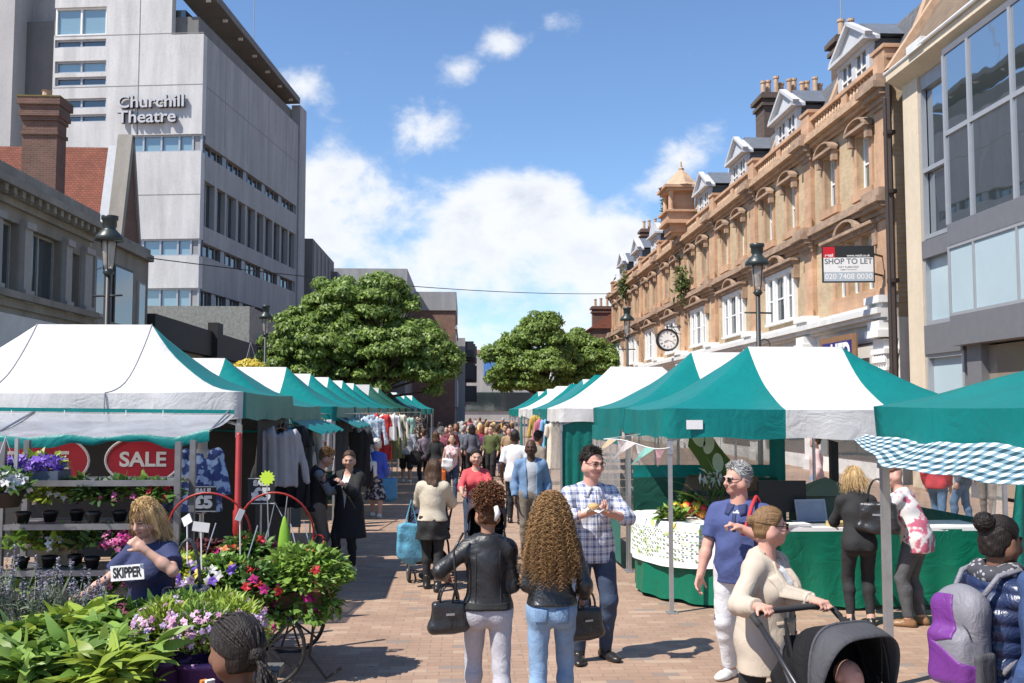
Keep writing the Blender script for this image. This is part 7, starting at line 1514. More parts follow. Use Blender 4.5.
# --- pushchair
M_frame = mat('anthracite_tube', (.05, .05, .055), .35, .05, metal=.5); M_hoodf = cl('black_canvas', (.012, .0115, .0125), rough=.8, spec=.2); M_visor = cl('grey_canvas', (.06, .06, .068), rough=.8); M_rub = mat('tyre_rubber', (.03, .03, .031), .8, .1)
def pushchair(label, loc, rz, hood=M_hoodf, visor=M_visor, th=(165, 66, 34), group='pushchairs in the market'):
    r = thing('pushchair', label, 'pushchair', loc, rz, group)
    for x, y, R in ((-.27, -.34, .145), (.27, -.34, .145), (-.2, .40, .105), (.2, .40, .105)):
        t = MB(); t.tube([(x, y + R * .86 * math.cos(a), R + R * .86 * math.sin(a)) for a in np.linspace(0, 2 * PI, 22, endpoint=False)], R * .15, 7, closed=True); w = t.build('wheel', M_rub, r, True); q = MB()
        for k in range(5): a = 2 * PI * k / 5; q.bar((x, y, R), (x, y + R * .8 * math.cos(a), R + R * .8 * math.sin(a)), .022, .014)
        q.tube([(x - .025, y, R), (x + .025, y, R)], .025, 10); q.build('rim', M_greyl, w)
    f = MB()
    for s in (-1, 1):
        f.tube([(s * .2, .40, .12), (s * .24, .12, .46), (s * .26, -.22, .74), (s * .27, -.50, 1.0)], .015, 8); f.tube([(s * .27, -.34, .145), (s * .26, -.16, .45), (s * .25, .05, .58)], .014, 8); f.tube([(s * .27, -.34, .145), (s * .2, .40, .12)], .011, 6)
    f.tube([(-.27, -.34, .145), (.27, -.34, .145)], .012, 6); f.tube([(-.2, .40, .12), (.2, .40, .12)], .011, 6); f.build('frame', M_frame, r, True)
    h = MB(); h.tube([(-.27, -.50, 1.0), (-.27, -.56, 1.035), (-.2, -.585, 1.05), (.2, -.585, 1.05), (.27, -.56, 1.035), (.27, -.50, 1.0)], .018, 8); h.build('handle', M_rub, r, True)
    P = [(.0 + a, b) for a, b in ((-.38, .96), (-.30, .70), (-.2, .5), (.02, .44), (.2, .46), (.3, .36), (.36, .22), (.44, .21))]; s = MB()
    s.grid([[(x, y, z + .03 * (abs(x) / .2) ** 2 * (1 if z < .6 else .3)) for y, z in P] for x in np.linspace(-.21, .21, 9)]); s.build('seat', M_hoodf, r, True, solid=.03)
    sd = MB()
    for sg in (-1, 1): sd.grid([[(sg * (.215 + .01 * v), y, z + (.16 - .03 * i) * v) for v in (0, .5, 1)] for i, (y, z) in enumerate(((-.36, .9), (-.28, .68), (-.18, .5), (.02, .45), (.2, .46)))])
    sd.build('side_wing', M_hoodf, r, True, solid=.012)
    def arc(t, n=22, W=.26, R=.45): return [(W * math.copysign(abs(math.cos(p)) ** .55, math.cos(p)), -.14 + R * max(math.sin(p), 0) ** .55 * math.cos(math.radians(t)), .60 + R * max(math.sin(p), 0) ** .55 * math.sin(math.radians(t))) for p in np.linspace(0, PI, n)]
    hd = MB(); ts = np.linspace(th[0], th[1], 13); hd.grid([[tuple(Vector(q) + (Vector(q) - Vector((0, -.14, .6))) * (-.035 * abs(math.sin(i * PI / 4)))) for q in arc(t)] for i, t in enumerate(ts)]); ho = hd.build('hood', hood, r, True, solid=.008)
    v = MB(); v.grid([[q if k else q for q in arc(t, W=.262 - .004 * k, R=.452 - .004 * k)] for k, t in enumerate(np.linspace(th[1] - 1, th[2], 5))]); v.build('visor', visor, r, True, solid=.007)
    p = MB()
    for t in (th[0] - 26, th[1] + .5): p.tube([tuple(Vector(q) * 1.0 + (Vector(q) - Vector((0, -.14, .6))) * .012) for q in arc(t)], .009, 6)
    p.build('piping', M_visor, ho, True)
    b = MB(); b.grid([[(x, y, .24 - .06 * math.sin(PI * (y + .3) / .62)) for x in np.linspace(-.22, .22, 5)] for y in np.linspace(-.3, .32, 7)]); b.grid([[(sg_ * .22, y, z) for z in (.24, .34)] for sg_ in (1,) for y in np.linspace(-.3, .32, 5)]); b.grid([[(-.22, y, z) for z in (.24, .34)] for y in np.linspace(-.3, .32, 5)]); b.build('basket', M_hoodf, r, True, solid=.006)
    return r
# --- the two young women walking away
x = px_at(488, 7.0)
f = Fig(1.60, 1.02, True, feet=((-.1, .1, 0, .1), (.1, -.16, 0.03, -.05, .4)), hands=((-.30, .12, 1.03), (.15, .22, 1.0)), elbows=((-.6, -1, -.1), (.12, -1, -.4)), head=(.1, .03))
person('young woman in black bomber jacket and grey joggers, curly bun with white clip', (x, 7.0, 0), 0, f, 'tan', ('afro', 'auburn', (0, -.055, .12, .078)), [('top', 'jacket', C_bomber, dict(off=.026, arm_off=.02, sleeve=1.9, hem=-.01, fold=.007, collar=.7)), ('legs', 'trousers', C_joggers, dict(off=.008)), ('shoes', 'shoe', C_trainer, dict(off=.006))], vox=.0075, brows='dark', hands_spec=(dict(curl=.9), dict(curl=.6)))
pw = bpy.data.objects['person']
for sg in (-1, 1): patch('seam', pw, 'jacket', f, [(sg * .085, .43), (sg * .092, .43), (sg * .1, .0), (sg * .093, .0)], C_black, .002, True, nv=10)
patch('hem_rib', pw, 'jacket', f, [(-.16, .045), (.16, .045), (.16, .0), (-.16, .0)], C_black, .003, True, nu=12)
b = MB(); hc = (x, 7.0 - .12, 1.56); b.tube([(x + .05, 6.86, 1.545), (x + .065, 6.85, 1.495), (x + .05, 6.87, 1.445)], [.016, .02, .01], 8); tag(b.build('hair_clip', M_white, None, True), 'white clip in the curly bun of the woman in the bomber jacket', 'hair clip')
handbag('black structured handbag hanging from the arm of the woman in grey joggers', (x - .27, 6.92, .70), .25, (.24, .1, .2), C_leather, .11, [(x - .17, 6.9, 1.36), (x - .235, 6.85, 1.25), (x - .22, 6.87, 1.0), (x - .25, 6.9, .86)])
x = px_at(551, 6.9)
f = Fig(1.63, 1.0, True, feet=((-.1, -.14, 0.02, .05, .35), (.1, .1, 0, -.1)), hands=((-.15, .22, 1.0), (.23, .16, .90)), elbows=((-.12, -1, -.4), (.25, -1, -.3)), head=(0, 0))
person('young woman with long curly golden brown hair, leather jacket and pale jeans', (x, 6.9, 0), -.05, f, 'fair', ('curly', 'curl', -.33), [('top', 'jacket', C_leather, dict(off=.022, arm_off=.018, sleeve=1.9, hem=.02, fold=.007)), ('legs', 'trousers', C_denim, dict(off=.005, fold=.003)), ('shoes', 'shoe', C_shoe, dict(off=.006))], vox=.0075)
pw = bpy.data.objects['person.001']; C_dp = cl('light_denim_pocket', (.16, .26, .41), var=.3, scale=5)
for sg in (-1, 1): patch('back_pocket', pw, 'trousers', f, [(sg * .03, .005), (sg * .125, .015), (sg * .12, -.10), (sg * .035, -.105)], C_dp, .003, True, thick=.003)
patch('belt_band', pw, 'trousers', f, [(-.13, .10), (.13, .10), (.13, .06), (-.13, .06)], C_dp, .003, True, nu=12, thick=.003)
handbag('black leather handbag on the right arm of the curly haired woman', (x + .24, 7.02, .63), .4, (.25, .11, .2), C_leather, .12)
# --- man in the checked shirt eating
x = px_at(590, 8.95)
f = Fig(1.86, 1.14, False, feet=((-.13, .0, 0, .3), (.13, .06, 0, -.25)), hands=((-.10, .33, 1.30), (.08, .34, 1.33)), elbows=((-1, -.3, -.6), (1, -.3, -.6)), head=(.3, -.08))
person('man in blue and white checked shirt holding a filled roll, black boots', (x, 8.95, 0), PI + .15, f, 'pink', ('short', 'dark'), [('top', 'shirt', C_plaid, dict(off=.022, arm_off=.018, sleeve=1.3, hem=-.12, fold=.007, collar=.5, widen=.006)), ('legs', 'trousers', C_ddenim, dict(off=.014)), ('shoes', 'shoe', C_shoe, dict(off=.008, boot=True, top=.08))], vox=.0075, glasses='clear', brows='dark', hands_spec=(dict(curl=.8, normal=(.3, 0, 1)), dict(curl=.8, normal=(-.3, 0, 1))))
pw = bpy.data.objects['person.002']; patch('placket', pw, 'shirt', f, [(-.016, .47), (.016, .47), (.016, -.1), (-.016, -.1)], C_plaid, .004, nv=14); patch('breast_pocket', pw, 'shirt', f, [(-.13, .36), (-.05, .36), (-.05, .25), (-.13, .25)], C_plaid, .004)
for sg in (-1, 1): patch('collar', pw, 'shirt', f, [(sg * .012, .50), (sg * .075, .51), (sg * .085, .43), (sg * .05, .42)], C_plaid, .010, thick=.006, nu=3, nv=3)
sw_ = thing('filled_roll', 'filled bread roll in a paper napkin held by the man in the checked shirt', 'food', (x - .03, 8.95 - .44, 1.38)); b = MB(); ball(b, (0, 0, 0), .05, 8, .6); b.build('bread', mat('bread', (.55, .33, .14), .8, .15), sw_, True); b = MB(); b.grid([[(.11 * u, .07 * v, -.03 + .02 * math.sin(u * 5 + v * 3)) for v in (-1, 0, 1)] for u in np.linspace(-1, 1, 7)]); b.build('napkin', C_white, sw_, True)
# --- man in the navy polo shirt
x = px_at(738, 8.1)
f = Fig(1.76, 1.42, False, feet=((-.14, .1, 0, .2), (.15, -.14, 0, -.2)), hands=((-.10, .27, 1.27), (.30, .16, .80)), elbows=((-1, -.25, -.7), None), head=(-.6, .0))
person('grey haired man in navy polo shirt and dark glasses holding a red strap', (x, 8.1, 0), 2.55, f, 'pink', ('short', 'grey'), [('top', 'shirt', C_polo, dict(off=.02, arm_off=.02, sleeve=.8, hem=-.12, fold=.007, collar=.5, widen=.01)), ('legs', 'trousers', cl('white_chino', (.66, .66, .68)), dict(off=.014)), ('shoes', 'shoe', C_trainer, dict(off=.008))], vox=.0075, glasses='sun', brows='grey', hands_spec=(dict(curl=1.2, normal=(.3, .1, -.9)), dict(curl=.5)))
pw = bpy.data.objects['person.003']
for sg in (-1, 1): patch('collar', pw, 'shirt', f, [(sg * .012, .50), (sg * .08, .51), (sg * .09, .43), (sg * .05, .42)], C_navy, .010, thick=.006, nu=3, nv=3)
patch('placket', pw, 'shirt', f, [(-.015, .46), (.015, .46), (.015, .30), (-.015, .30)], C_navy, .004)
b = MB(); Rz = lambda lx, ly, lz: (x + lx * math.cos(2.55) - ly * math.sin(2.55), 8.1 + lx * math.sin(2.55) + ly * math.cos(2.55), lz); b.tube([Rz(-.14, .0, 1.50), Rz(-.14, .12, 1.43), Rz(-.13, .19, 1.32), Rz(-.11, .26, 1.22)], .016, 6); b.tube([Rz(-.14, .0, 1.50), Rz(-.15, -.12, 1.4), Rz(-.17, -.2, 1.1)], .016, 6); tag(b.build('shoulder_strap', cl('red_webbing', (.5, .03, .04)), None, True), 'red shoulder strap over the navy polo shirt', 'strap')
b = MB(); M_ = Matrix.Translation(Rz(-.04, .205, 1.385)) @ Matrix.Rotation(2.55, 4, 'Z'); b.obox(M_, .026, .003, .006); b.obox(M_ @ Matrix.Translation((-.008, 0, .011)), .01, .003, .007); tag(b.build('shirt_emblem', C_white), 'small white embroidered emblem on the navy polo shirt', 'emblem')
# --- woman in the stone coat with a pushchair, and the baby
TW = -2.4; wp = Vector((px_at(762, 5.98), 5.98, 0)); TP = -2.75; fwd = Vector((-math.sin(TP), math.cos(TP), 0)); rgt = Vector((math.cos(TP), math.sin(TP), 0))
pc_ = Vector((px_at(845, 5.15), 5.15, 0)) + fwd * .15; SC = 1.04
def to_local(p): d = Vector(p) - wp; c, s_ = math.cos(-TW), math.sin(-TW); return (d.x * c - d.y * s_, d.x * s_ + d.y * c, d.z)
grip = [to_local(pc_ + (rgt * (sg * .19) - fwd * .60 + Vector((0, 0, 1.07))) * SC) for sg in (-1, 1)]
f = Fig(1.62, 1.22, True, feet=((-.1, .1, 0, .05), (.11, -.18, .04, -.05, .5)), hands=tuple(grip), elbows=((-.15, -1, -.8), (.15, -1, -.8)), lean=.03, twist=.1, head=(.7, .0))
person('woman in a stone coloured coat and sunglasses pushing a black pushchair', wp, TW, f, 'pink', ('bun', 'fairbrown', (0, -.115, .03, .034)), [('top', 'coat', C_trench, dict(off=.036, arm_off=.022, sleeve=1.86, hem=-.21, flare=.05, fold=.0035, v=(.085, .05, .12), collar=.5, sweep=.02)), ('top', 'blouse', C_white, dict(off=.012, sleeve=.4, hem=-.05, scoop=.9, neck=.0)), ('legs', 'trousers', C_black, dict(off=.006)), ('shoes', 'shoe', C_trainer, dict(off=.006))], vox=.0075, glasses='sun', hands_spec=(dict(curl=1.25, normal=(0, .2, -1)), dict(curl=1.25, normal=(0, .2, -1))))
wt = bpy.data.objects[[o.name for o in COL.objects if o.name.startswith('person')][-1]]
C_trd = cl('stone_cotton_edge', (.43, .36, .28), var=.06, wrinkle=.1)
for sg in (-1, 1):
    patch('lapel', wt, 'coat', f, [(sg * .045, .50), (sg * .10, .49), (sg * .125, .37), (sg * .062, .22)], C_trench, .008, thick=.010); patch('pocket_flap', wt, 'coat', f, [(sg * .06, -.05), (sg * .15, -.03), (sg * .15, -.085), (sg * .06, -.105)], C_trd, .006)
    patch('storm_flap', wt, 'coat', f, [(sg * .10, .43), (sg * .165, .40), (sg * .155, .29), (sg * .075, .255)], C_trench, .006, thick=.008); patch('front_edge', wt, 'coat', f, [(sg * .058, .2), (sg * .07, .2), (sg * .06, -.2), (sg * .05, -.2)], C_trd, .003, thick=.003, nu=1, nv=14)
    for z in (.14, .04, -.06): patch('button', wt, 'coat', f, [(sg * .05 - .009, z + .009), (sg * .05 + .009, z + .009), (sg * .05 + .009, z - .009), (sg * .05 - .009, z - .009)], C_taupe, .008, nu=2, nv=2)
patch('waist_seam', wt, 'coat', f, [(-.13, .125), (.13, .125), (.13, .105), (-.13, .105)], C_trd, .003)
pp = pushchair('black pushchair with a grey peaked hood and a baby inside, right of the stone coat', pc_, TP, th=(160, 93, 72)); pp.scale = (SC,) * 3
bt = MB(); 
handbag('black bag slung below the pushchair handle in front of the stone coat', tuple(pc_ - fwd * .50 + Vector((0, 0, .60))), TP, (.26, .12, .26), C_black, .1, slump=.004)
by = tag(empty('person', pc_, TP), 'sleeping baby in the pushchair under a white blanket', 'person'); S = SDF((-.2, -.4, .4), (.2, .4, 1.0), .009)
hc = np.array((0, -.17, .80)); tilt = rot('x', .5)
S.ell(hc, (.066, .074, .072), tilt.T, 0); S.ell(hc + tilt @ np.array((0, .03, -.035)), (.05, .045, .05), tilt.T, .02); S.ell(hc + tilt @ np.array((0, .075, -.015)), (.01, .012, .01), None, .012)
for sg in (-1, 1): S.ell(hc + np.array((sg * .066, 0, -.01)), (.01, .015, .02), None, .008); S.cap((sg * .08, -.1, .66), (sg * .1, .04, .60), .03, .026, .02); S.cap((sg * .1, .04, .60), (sg * .03, .1, .66), .026, .022, .02); S.ell((sg * .02, .1, .67), (.024, .024, .02), None, .01)
S.cap((0, -.14, .70), (0, .04, .52), .075, .09, .03)
for sg in (-1, 1): S.cap((sg * .06, .05, .52), (sg * .08, .25, .50), .045, .035, .02)
V, F = S.mesh(); npmesh('body', V, F, skin_mat('pink'), by); S = SDF((-.25, -.3, .4), (.25, .35, .8), .011); S.cap((0, -.12, .69), (0, .04, .53), .088, .1, .03); 
for sg in (-1, 1): S.cap((sg * .085, -.1, .66), (sg * .105, .04, .60), .04, .036, .02)
S.folds(.004, seed=2); V, F = S.mesh(); npmesh('babygrow', V, F, cl('grey_babygrow', (.26, .27, .31)), by)
by.scale = (SC,) * 3; bl_ = thing('baby_blanket', 'white blanket over the baby in the pushchair', 'blanket', pc_, TP); b = MB(); b.grid([[(xx, yy, .66 - .1 * abs(xx / .22) ** 2 - .28 * max(0, yy - .06) + .018 * math.sin(xx * 30 + yy * 17) + .012 * math.sin(yy * 40)) for yy in np.linspace(-.02, .42, 14)] for xx in np.linspace(-.23, .23, 16)]); b.build('cloth', cl('white_muslin', (.70, .73, .76)), bl_, True, solid=.012); bl_.scale = (SC,) * 3
# --- the two customers at the counter
x = px_at(856, 10.2)
f = Fig(1.62, 1.08, True, lean=.24, hands=((-.15, .42, .98), (.12, .40, .95)), head=(-.15, -.1))
person('blonde woman in black leaning over the counter with a large black shoulder bag', (x, 10.2, 0), -.15, f, 'fair', ('bob', 'blonde', -.07), [('top', 'top', C_black, dict(off=.02, sleeve=1.85, hem=-.1, fold=.006)), ('legs', 'trousers', C_black, dict(off=.006)), ('shoes', 'shoe', C_shoe, dict(off=.006))], vox=.01)
handbag('large slouchy black leather bag on the shoulder of the blonde woman in black', (x + .13, 10.02, .98), -.5, (.36, .16, .28), C_leather, .24, slump=.006)
x = px_at(908, 10.15)
f = Fig(1.68, 1.08, False, lean=.34, feet=((-.1, .02, 0, .15), (.1, -.05, 0, -.1)), hands=((-.18, .45, 1.0), (.1, .48, .98)), head=(.75, .12), hip_xy=(0, -.05))
person('man in a white shirt splashed with red flowers and a dark hat at the counter', (x, 10.15, 0), .85, f, 'pink', ('cap', 'auburn'), [('top', 'shirt', C_floralshirt, dict(off=.024, sleeve=1.15, hem=-.14, fold=.007, collar=.4)), ('legs', 'trousers', C_stonewash, dict(off=.014)), ('shoes', 'shoe', C_tan, dict(off=.008))], vox=.01)
# --- woman with the rucksack, and the man cut by the edge
x = px_at(988, 4.75); TB = -1.2
f = Fig(1.69, 1.0, True, feet=((-.1, .05, 0), (.1, -.06, 0)), hands=((-.12, .34, 1.05), (.16, .34, 1.02)), head=(-.05, -.05), lean=.04)
person('woman with dark bun, patterned scarf and shiny navy quilted jacket', (x, 4.75, 0), TB, f, 'brown', ('bun', 'dark', (0, -.11, .085, .048)), [('top', 'jacket', C_puff, dict(off=.034, arm_off=.028, sleeve=1.88, hem=-.06, fold=.003, puff=.011)), ('legs', 'trousers', C_khaki, dict(off=.02)), ('scarf', 'scarf', pattern_mat('fabric_grey_scarf', (.05, .05, .06), (.36, .35, .36), 34, 'spots'), {}), ('shoes', 'shoe', C_shoe, dict(off=.006))], vox=.0075, brows='dark')
rk = thing('rucksack', 'grey and purple rucksack on the back of the woman in the quilted jacket', 'rucksack', (x, 4.75, 0), TB); M_rg = cl('rucksack_grey', (.19, .185, .21), rough=.6); M_rp = cl('rucksack_purple', (.14, .025, .20), rough=.55)
def pack(S, o):
    S.rbox((0, -.215, 1.12), (.132 + o, .075 + o, .21 + o), .065); S.ell((0, -.21, 1.28), (.122 + o, .07 + o, .10 + o), None, .05); S.rbox((0, -.285, 1.05), (.11 + o, .05 + o, .125 + o), .045, None, .03); return S
S = pack(SDF((-.25, -.52, .8), (.25, -.06, 1.5), .008), 0); S.folds(.003, (20, 22, 12), 3); V, F = S.mesh(); npmesh('pack', V, F, M_rg, rk)
S = pack(SDF((-.25, -.52, .8), (.25, -.06, 1.5), .008), .006); S.folds(.003, (20, 22, 12), 3); S.plane((0, -.225, 1.2), (0, 1, .35)); S.plane((0, 0, 1.13), (.3, 0, -1)); S.plane((.035, 0, 1.2), (1, 0, .2)); V, F = S.mesh(); npmesh('purple_panel', V, F, M_rp, rk)
S = pack(SDF((-.25, -.52, .8), (.25, -.06, 1.5), .008), .006); S.folds(.003, (20, 22, 12), 3); S.plane((0, -.27, 1.0), (-.2, 1, 0)); S.plane((0, 0, 1.09), (.5, 0, 1)); V, F = S.mesh(); npmesh('purple_pocket', V, F, M_rp, rk)
b = MB()
for sg in (-1, 1): b.tube([(sg * .085, -.17, 1.33), (sg * .105, -.09, 1.42), (sg * .12, .03, 1.445), (sg * .13, .125, 1.34), (sg * .145, .12, 1.14), (sg * .135, -.12, .98)], .014, 7)
b.build('strap', M_rg, rk, True); z_ = MB(); z_.tube([(.0 + .115 * math.cos(a), -.285 - .004, 1.13 + .1 * math.sin(a)) for a in np.linspace(.2, 2.9, 14)], .004, 5); z_.build('zip', M_black, rk); 
for sg in (-1, 1): S = SDF((-.3, -.45, .9), (.3, -.1, 1.25), .01); S.rbox((sg * .125, -.22, 1.0), (.025, .06, .085), .02); V, F = S.mesh(); npmesh('mesh_pocket', V, F, M_visor, rk)
x = px_at(1052, 4.5)
f = Fig(1.8, 1.1, False)
person('man in a navy denim jacket cut off by the right edge', (x, 4.5, 0), .5, f, 'fair', ('short', 'brown'), [('top', 'jacket', cl('navy_denim', (.035, .07, .17), var=.2), dict(off=.03, sleeve=1.9, hem=-.06, fold=.006)), ('legs', 'trousers', C_ddenim, dict(off=.014)), ('shoes', 'shoe', C_shoe, dict(off=.008))], vox=.011)
# --- woman with braids in front
x = px_at(246, 3.35); TBR = .75
f = Fig(1.53, 1.05, True, head=(.1, -.08), feet=((-.1, .05, 0), (.1, -.06, 0)))
br = person('woman with braided black hair tied in a low bunch, seen from behind', (x, 3.35, 0), TBR, f, 'brown', ('bun', 'dark', (0, -.12, -.02, .03)), [('top', 'jacket', C_black, dict(off=.028, sleeve=1.88, hem=-.1, fold=.005, collar=.9)), ('legs', 'trousers', C_ddenim, dict(off=.012)), ('shoes', 'shoe', C_shoe, dict(off=.006))], vox=.0075, brows='dark')
b = MB(); rd = random.Random(3); k = f.k * 1.03; G3 = lambda v: tuple(f.hc + f.Rh @ (np.array(v) * k))
def braid(pts, r0, r1):
    n = len(pts); b.tube(pts, [(r0 + (r1 - r0) * i / (n - 1)) * (1 + .22 * math.sin(i * 2.4)) for i in range(n)], 6)
for i in range(46):   # cornrows that run over the skull to the tie
    a = -1.25 + 2.5 * i / 45; c0 = np.array((.086 * math.sin(a), .075 * math.cos(a * .8) - .01, .03 + .05 * math.cos(a * 1.2))); P = []
    for q in np.linspace(0, 1, 26):
        v = c0 * (1 - q) + np.array((.012 * math.sin(a * 2), -.115, -.03)) * q; v = v - np.array((0, -.012, .022)); v = v / np.linalg.norm(v / np.array((.089, .11, .108))) + np.array((0, -.012, .022)) if q < .93 else np.array((.012 * math.sin(a * 2), -.128, -.028)); P.append(G3(v))
    braid(P, .0062, .0055)
for i in range(44):   # hanging bunch
    t0 = rd.random() * 6.28; rr = rd.random() ** .5; L_ = .24 + .14 * rd.random(); P = [G3((.012 * math.sin(t0) + (.05 * rr * math.cos(t0)) * min(1, q * 2.2), -.13 + .045 * rr * math.sin(t0) * min(1, q * 2.2) - .03 * math.sin(q * 3) - .01, -.03 - L_ * q + .03 * math.sin(min(q * 4, 3.1)))) for q in np.linspace(0, 1, 22)]; braid(P, .0065, .0045)
ho_ = b.build('braids', hair_mat('dark'), br, True)
b = MB(); tw = f.hc + f.Rh @ (np.array((-.075, .055, -.10)) * k); b.bar(tuple(tw), tuple(tw + np.array((.0, .02, -.13))), .03, .012); b.build('white_strap', C_white, br); b = MB(); tw2 = tw + np.array((-.015, .012, .0)); b.bar(tuple(tw2), tuple(tw2 + np.array((.0, .02, -.11))), .022, .012); b.build('orange_strap', cl('orange_webbing', (.65, .22, .03)), br)
# --- woman choosing plants
x = px_at(156, 6.75); TS = 2.72
f = Fig(1.63, 1.05, True, lean=.02, feet=((-.1, .05, 0), (.1, -.06, 0)), hands=((-.15, .26, 1.33), (.30, .32, 1.0)), elbows=((-1, -.2, -.8), None), head=(.05, -.32))
sk = person('woman with blonde bob in lettered navy T-shirt looking down at the plants', (x, 6.75, 0), TS, f, 'fair', ('bob', 'blonde', -.13), [('top', 'shirt', C_navy, dict(off=.024, arm_off=.026, sleeve=.72, hem=-.14, widen=.014, fold=.007)), ('legs', 'trousers', C_ddenim, dict(off=.01)), ('shoes', 'shoe', C_shoe, dict(off=.006))], vox=.0075, hands_spec=(dict(curl=1.4, normal=(.8, -.3, .2)), dict(curl=.6)))
T0 = f.T(.0, .235, .33); up_ = f.R @ np.array((.12, -.05, 1.0)); rt_ = np.array((-1, 0, .12)); b = MB(); Mp = face_matrix(T0, rt_, up_); b.obox(Mp, .135, .048, .003); pl_ = b.build('shirt_print', C_white, sk); text_mesh('shirt_lettering', 'SKIPPER', .088, C_black, sk, Mp @ Matrix.Translation((0, 0, .0045)), .0008, bold=.003, sx=.74)
handbag('grey leather shoulder bag of the woman in the lettered T-shirt', (x + .26, 6.63, .82), TS + .6, (.3, .12, .24), cl('grey_leather', (.05, .052, .058), rough=.4), .3)
# --- couple looking at a phone by the rails
x = px_at(318, 13.9)
f = Fig(1.70, 1.1, False, hands=((-.1, .36, 1.12), (.14, .38, 1.12)), head=(0, -.45), lean=.05)
person('man in black gilet and grey sleeves looking down at a phone by the rails', (x, 13.9, 0), -1.35, f, 'fair', ('short', 'fairbrown'), [('top', 'jumper', C_grey, dict(off=.014, sleeve=1.88, hem=-.06)), ('top', 'gilet', C_black, dict(off=.03, sleeve=0, hem=-.08, puff=.004)), ('legs', 'trousers', C_taupe, dict(off=.016)), ('shoes', 'shoe', C_shoe, dict(off=.008))], vox=.011)
x2 = px_at(350, 13.75)
f = Fig(1.66, 1.08, True, feet=((-.08, .02, 0), (.14, .1, 0, -.3)), hands=((-.05, .3, 1.22), (.28, .2, 1.28)), elbows=(None, (1, -.2, -.8)), head=(.35, -.2))
person('woman in a long black coat over black leggings and white trainers by the rails', (x2, 13.75, 0), PI - .35, f, 'fair', ('ponytail', 'brown'), [('top', 'coat', C_black, dict(off=.034, sleeve=1.85, hem=-.42, flare=.09, v=(.07, .01, .0))), ('top', 'blouse', C_white, dict(off=.01, sleeve=.4, hem=-.02, scoop=1.2)), ('legs', 'leggings', C_black, dict(off=.004)), ('shoes', 'shoe', C_trainer, dict(off=.008))], vox=.011)
b = MB(); b.box(-.035, .035, -.004, .004, -.07, .07); o = b.build('mobile_phone', M_black, None, False, (x + .42, 13.88, 1.17)); o.rotation_euler = (.5, .1, .4); tag(o, 'dark mobile phone held by the man in the gilet', 'phone')
x = px_at(377, 20.8)
f = Fig(1.6, 1.14, True, feet=((-.1, .14, 0), (.1, -.14, .04, 0, .5)))
person('elderly white haired woman in a royal blue cardigan and patterned skirt', (x, 20.8, 0), -.1, f, 'fair', ('frizz', 'white'), [('top', 'cardigan', C_blue, dict(off=.024, sleeve=1.8, hem=-.06)), ('skirt', 'skirt', C_patskirt, dict(end=.36, flare=.1)), ('shoes', 'shoe', C_white, dict(off=.008))], vox=.014)
tote('white shoulder bag on the back of the elderly woman in royal blue', (x - .16, 20.6, 1.2), 0, .36, .36, C_white, 'shoulder_bag', .3); tote('bright blue carrier bag in the hand of the elderly woman in royal blue', (x + .26, 20.78, .86), .3, .34, .5, cl('blue_plastic', (.04, .22, .42), rough=.4), group='blue carrier bags')
x = px_at(433, 12.4)
f = Fig(1.6, 1.04, True, feet=((-.08, .1, 0), (.08, -.12, .03, 0, .4)), hands=((-.16, .4, 1.0), (.18, .4, 1.0)), lean=.1, head=(-.3, -.1))
person('woman in a short cream jacket and black skirt pushing a stroller away from us', (x, 12.4, 0), -.1, f, 'fair', ('long', 'brown', -.3), [('top', 'jacket', C_cream, dict(off=.034, sleeve=1.88, hem=.0, fold=.006)), ('skirt', 'skirt', C_black, dict(end=.62, flare=.07)), ('legs', 'leggings', C_black, dict(off=.004)), ('shoes', 'shoe', C_shoe, dict(off=.008, boot=True, top=.12))], vox=.011)
pushchair('navy stroller pushed by the woman in the cream jacket', (x - .1, 13.35, 0), .15, cl('navy_canvas', (.02, .03, .08)), cl('navy_canvas', (.02, .03, .08)))
tote('light blue shopping bag beside the woman in the cream jacket', (x - .27, 12.55, .86), .2, .34, .52, cl('pale_blue_plastic', (.11, .33, .46), rough=.45), group='blue carrier bags')
x = px_at(476, 14.6)
f = Fig(1.64, 1.12, True, hands=((-.2, .4, 1.03), (.2, .4, 1.03)), head=(.1, -.1))
person('woman in a coral red top pushing a dark pushchair towards us', (x, 14.6, 0), PI, f, 'fair', ('bun', 'dark'), [('top', 'top', C_red, dict(off=.014, sleeve=1.45, hem=-.1, scoop=1.0)), ('legs', 'trousers', C_ddenim, dict(off=.008)), ('shoes', 'shoe', C_shoe, dict(off=.008))], vox=.012)
pushchair('dark pushchair coming towards us in front of the coral red top', (px_at(486, 13.6), 13.62, 0), PI - .1, cl('plum_canvas', (.05, .035, .045)), cl('plum_canvas', (.05, .035, .045)), (165, 75, 45))
x = px_at(452, 23.8)
f = Fig(1.65, .98, True, feet=((-.08, .16, 0), (.08, -.1, .03, 0, .4)))
person('woman in a blush sleeveless top and jeans carrying an orange bag', (x, 23.8, 0), PI, f, 'fair', ('long', 'brown', -.2), [('top', 'top', C_blushp, dict(off=.016, sleeve=0, hem=-.1)), ('legs', 'jeans', C_ddenim, dict(off=.008)), ('shoes', 'shoe', C_shoe, dict(off=.008))], vox=.015)
tote('orange carrier bag held by the woman in the blush top', (x - .27, 23.7, .82), .3, .26, .34, cl('orange_plastic', (.75, .18, .03), rough=.4)); tote('small white shoulder bag at the hip of the woman in the blush top', (x - .1, 23.6, 1.08), .1, .26, .24, C_white, 'shoulder_bag')
x = px_at(531, 15.2)
f = Fig(1.76, 1.08, False, hands=(None, None), head=(-.15, 0), feet=((-.1, .1, 0), (.1, -.1, .03, 0, .4)))
